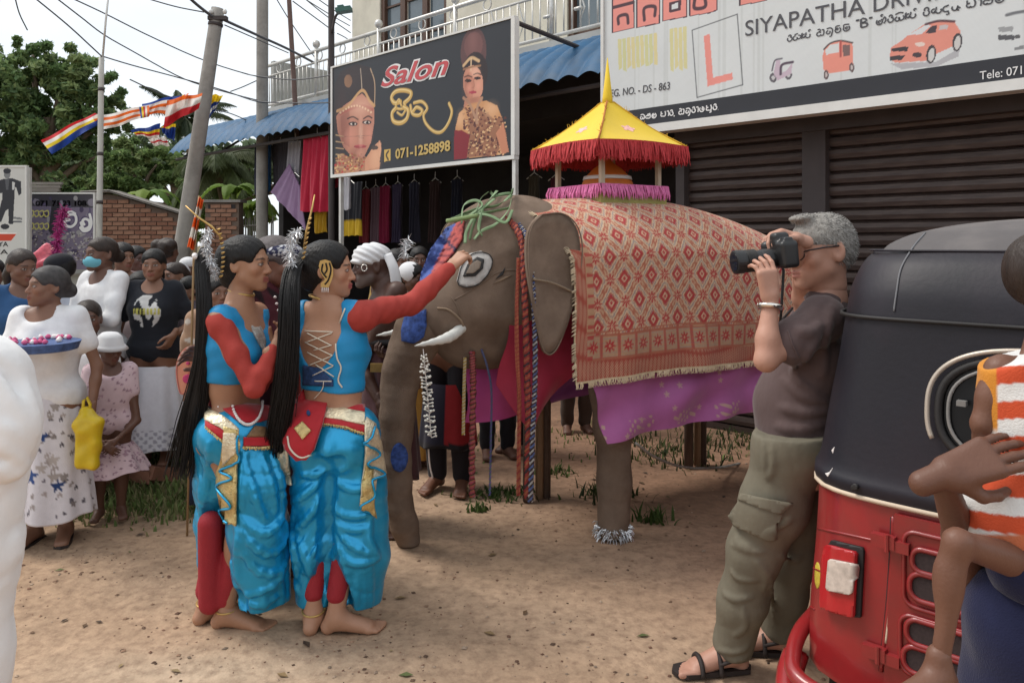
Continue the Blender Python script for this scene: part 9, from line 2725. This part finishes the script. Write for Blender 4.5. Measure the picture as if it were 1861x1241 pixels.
crowd('child with short curly hair peering past the masked girl', 223, 441, 5.6, 'mid', 35, (.60, .45, .44), .7, .8, ('skirt', NV, .1), 'short', 20)
crowd('woman in white with red shawl between masked girl and black shirt', 247, 447, 6.0, (.10, .05, .04), 40, WHT, .8, .8, ('skirt', WHT, .1), 'bun', 20, cf=lambda v: np.where((np.sin(v[:, :1] * 24 + v[:, 2:] * 30) > .3), V(.36, .02, .05), V(WHT)))
crowd('child with hand at mouth just left of the black shirt woman', 256, 494, 5.35, 'mid', 0, (.5, .4, .4), .6, .8, ('skirt', WHT, .1), 'short', 10, 0, 'flat', 1.0, True)
crowd('person seen from behind with two puffs of dark hair', 304, 432, 6.3, 'dark', 170, (.45, .45, .48), .6, .8, ('skirt', NV, .1), 'puff')
crowd('woman with tied hair looking over the black t-shirt shoulder', 319, 476, 5.5, 'mid', -15, (.06, .06, .10), .7, .8, ('skirt', NV, .1), 'tail', -20)
crowd('girl in dark top and mustard skirt nearest the hanging black hair', 344, 502, 5.3, 'mid', -30, (.09, .07, .09), .7, .86, ('skirt', (.40, .24, .06), .15, .22), 'short', -10, 0, 'flat', .95, arms=FOLD)
r_, J = crowd('person in white cap and shirt partly behind the leaning pole', 342, 468, 6.6, 'dark', 20, WHT, .7, .8, ('trousers', NV, .02), 'short', 0, 0, 'flat')
Cp = S(); hd = J['head']; Cp.ell(hd.p(0, -.008, .055), V(.090, .108, .072) * hd.s, hd.R); Cp.half(hd.p(0, 0, .022), -hd.u); sdf_obj('cap', Cp, .007, m_white_cloth, r_)
crowd('woman in orange flowered top behind the left dancer neck', 398, 500, 4.6, 'mid', 25, (.3, .2, .15), .7, .8, ('skirt', NV, .1), 'bun', 10, cf=speckle((.32, .20, .13), [((.5, .45, .4), 60, 1.5)], 1, 1, 6))
crowd('man in pale pink shirt cut off at the left edge', -12, 470, 5.4, 'dark', 30, (.5, .34, .34), .7, .8, ('trousers', NV, .02), 'short', 0, 0, 'flat')
BK = 'people behind the elephant head'
r_, J = crowd('dancer with silver plume and gold beads behind the head cloth', 722, 452, 5.9, 'mid', 30, (.35, .22, .06), .5, .8, ('skirt', (.30, .04, .12), .1), 'bun', 20, group=BK)
plume('silver_plume', [P(738, 470, 5.8), P(736, 450, 5.8), P(744, 432, 5.8)], 90, .07, m_tinsel, r_, .003)
crowd('dark faced man standing deepest in the shop shade', 762, 448, 6.4, 'dark', 10, (.05, .04, .06), .7, .8, ('trousers', NV, .02), 'short', 0, 0, 'flat', group=BK)
r_, J = crowd('boy in white headscarf with orange cloth by the trunk', 748, 478, 5.5, 'dark', 40, (.42, .22, .08), .5, .8, ('skirt', (.40, .22, .05), .1), 'short', 20, -10, 'flat', group=BK)
Sc = S(); hd = J['head']; Sc.ell(hd.p(0, -.02, .035), V(.092, .108, .092) * hd.s, hd.R); Sc.ell(hd.p(0, .10, -.03), V(.075, .085, .085) * hd.s, hd.R, op='s'); sdf_obj('headscarf', Sc, .007, m_white_cloth, r_)
crowd('man in black trousers standing behind the magenta cloth', 905, 470, 5.75, 'dark', 15, (.05, .05, .06), .7, .8, ('trousers', (.014, .014, .018), .02), 'short', 0, 0, 'flat', group=BK, zg=0)
crowd('person in crimson skirt over dark trousers behind the garlands', 938, 470, 5.9, 'dark', -20, (.3, .05, .08), .7, .8, ('trousers', (.02, .018, .022), .02), 'short', 0, 0, 'flat', group=BK, zg=0)
crowd('man in brown trousers behind the red cloth', 1048, 470, 6.5, 'dark', 10, (.06, .05, .05), .7, .8, ('trousers', (.06, .04, .03), .02), 'short', 0, 0, 'flat', group=BK, zg=0)
fd = thing('feather_duster', 'magenta and purple feather duster raised behind the capped boy', 'duster', P(102, 480, 5.3), 0)
cord('handle', [P(100, 480, 5.3), P(106, 430, 5.3), P(114, 382, 5.3)], .008, m_col, fd)
plume('feathers', [P(101, 465, 5.28), P(107, 420, 5.28), P(116, 378, 5.28)], 420, .05, mat('magenta_feather', (.36, .03, .17), rough=.8, var=.5, vscale=12), fd, .003, 4)
pf = thing('pink_foil_bundle', 'pink and orange foil bundle beside the dark cap', 'bundle', P(86, 490, 5.3), 0)
B = S(); B.ell(P(84, 468, 5.35), (.085, .05, .085)); B.disp.append(folds(.02, [(.6, .2, .8, 7), (-.6, .3, .6, 12)], 5)); sdf_obj('foil', B, .010, mat('pink_foil', (.62, .12, .16), rough=.35, var=.6, vscale=14), pf, 0)
for i, (px, py, a) in enumerate(((200, 818, .3), (262, 812, -.4), (300, 822, .8), (185, 826, 1.2))):
 g_ = P(px, py, 4.9); g_[2] = float(gh(g_[0], g_[1])) + .03
 o = tag(None or (lambda mb: mb.wbuild('loose_brick', m_brick))(MB().box(g_ + V(0, 0, .02), (.19, .09, .08), rotz(a) @ rot_axis((0, 1, 0), .3 * (i - 1)))), ['red brick lying in the grass by the pink dress', 'red brick lying below the white lace skirt', 'red brick half hidden at the long black hair', 'red brick tipped beside the yellow bag'][i], 'brick', 'loose bricks on the bank')
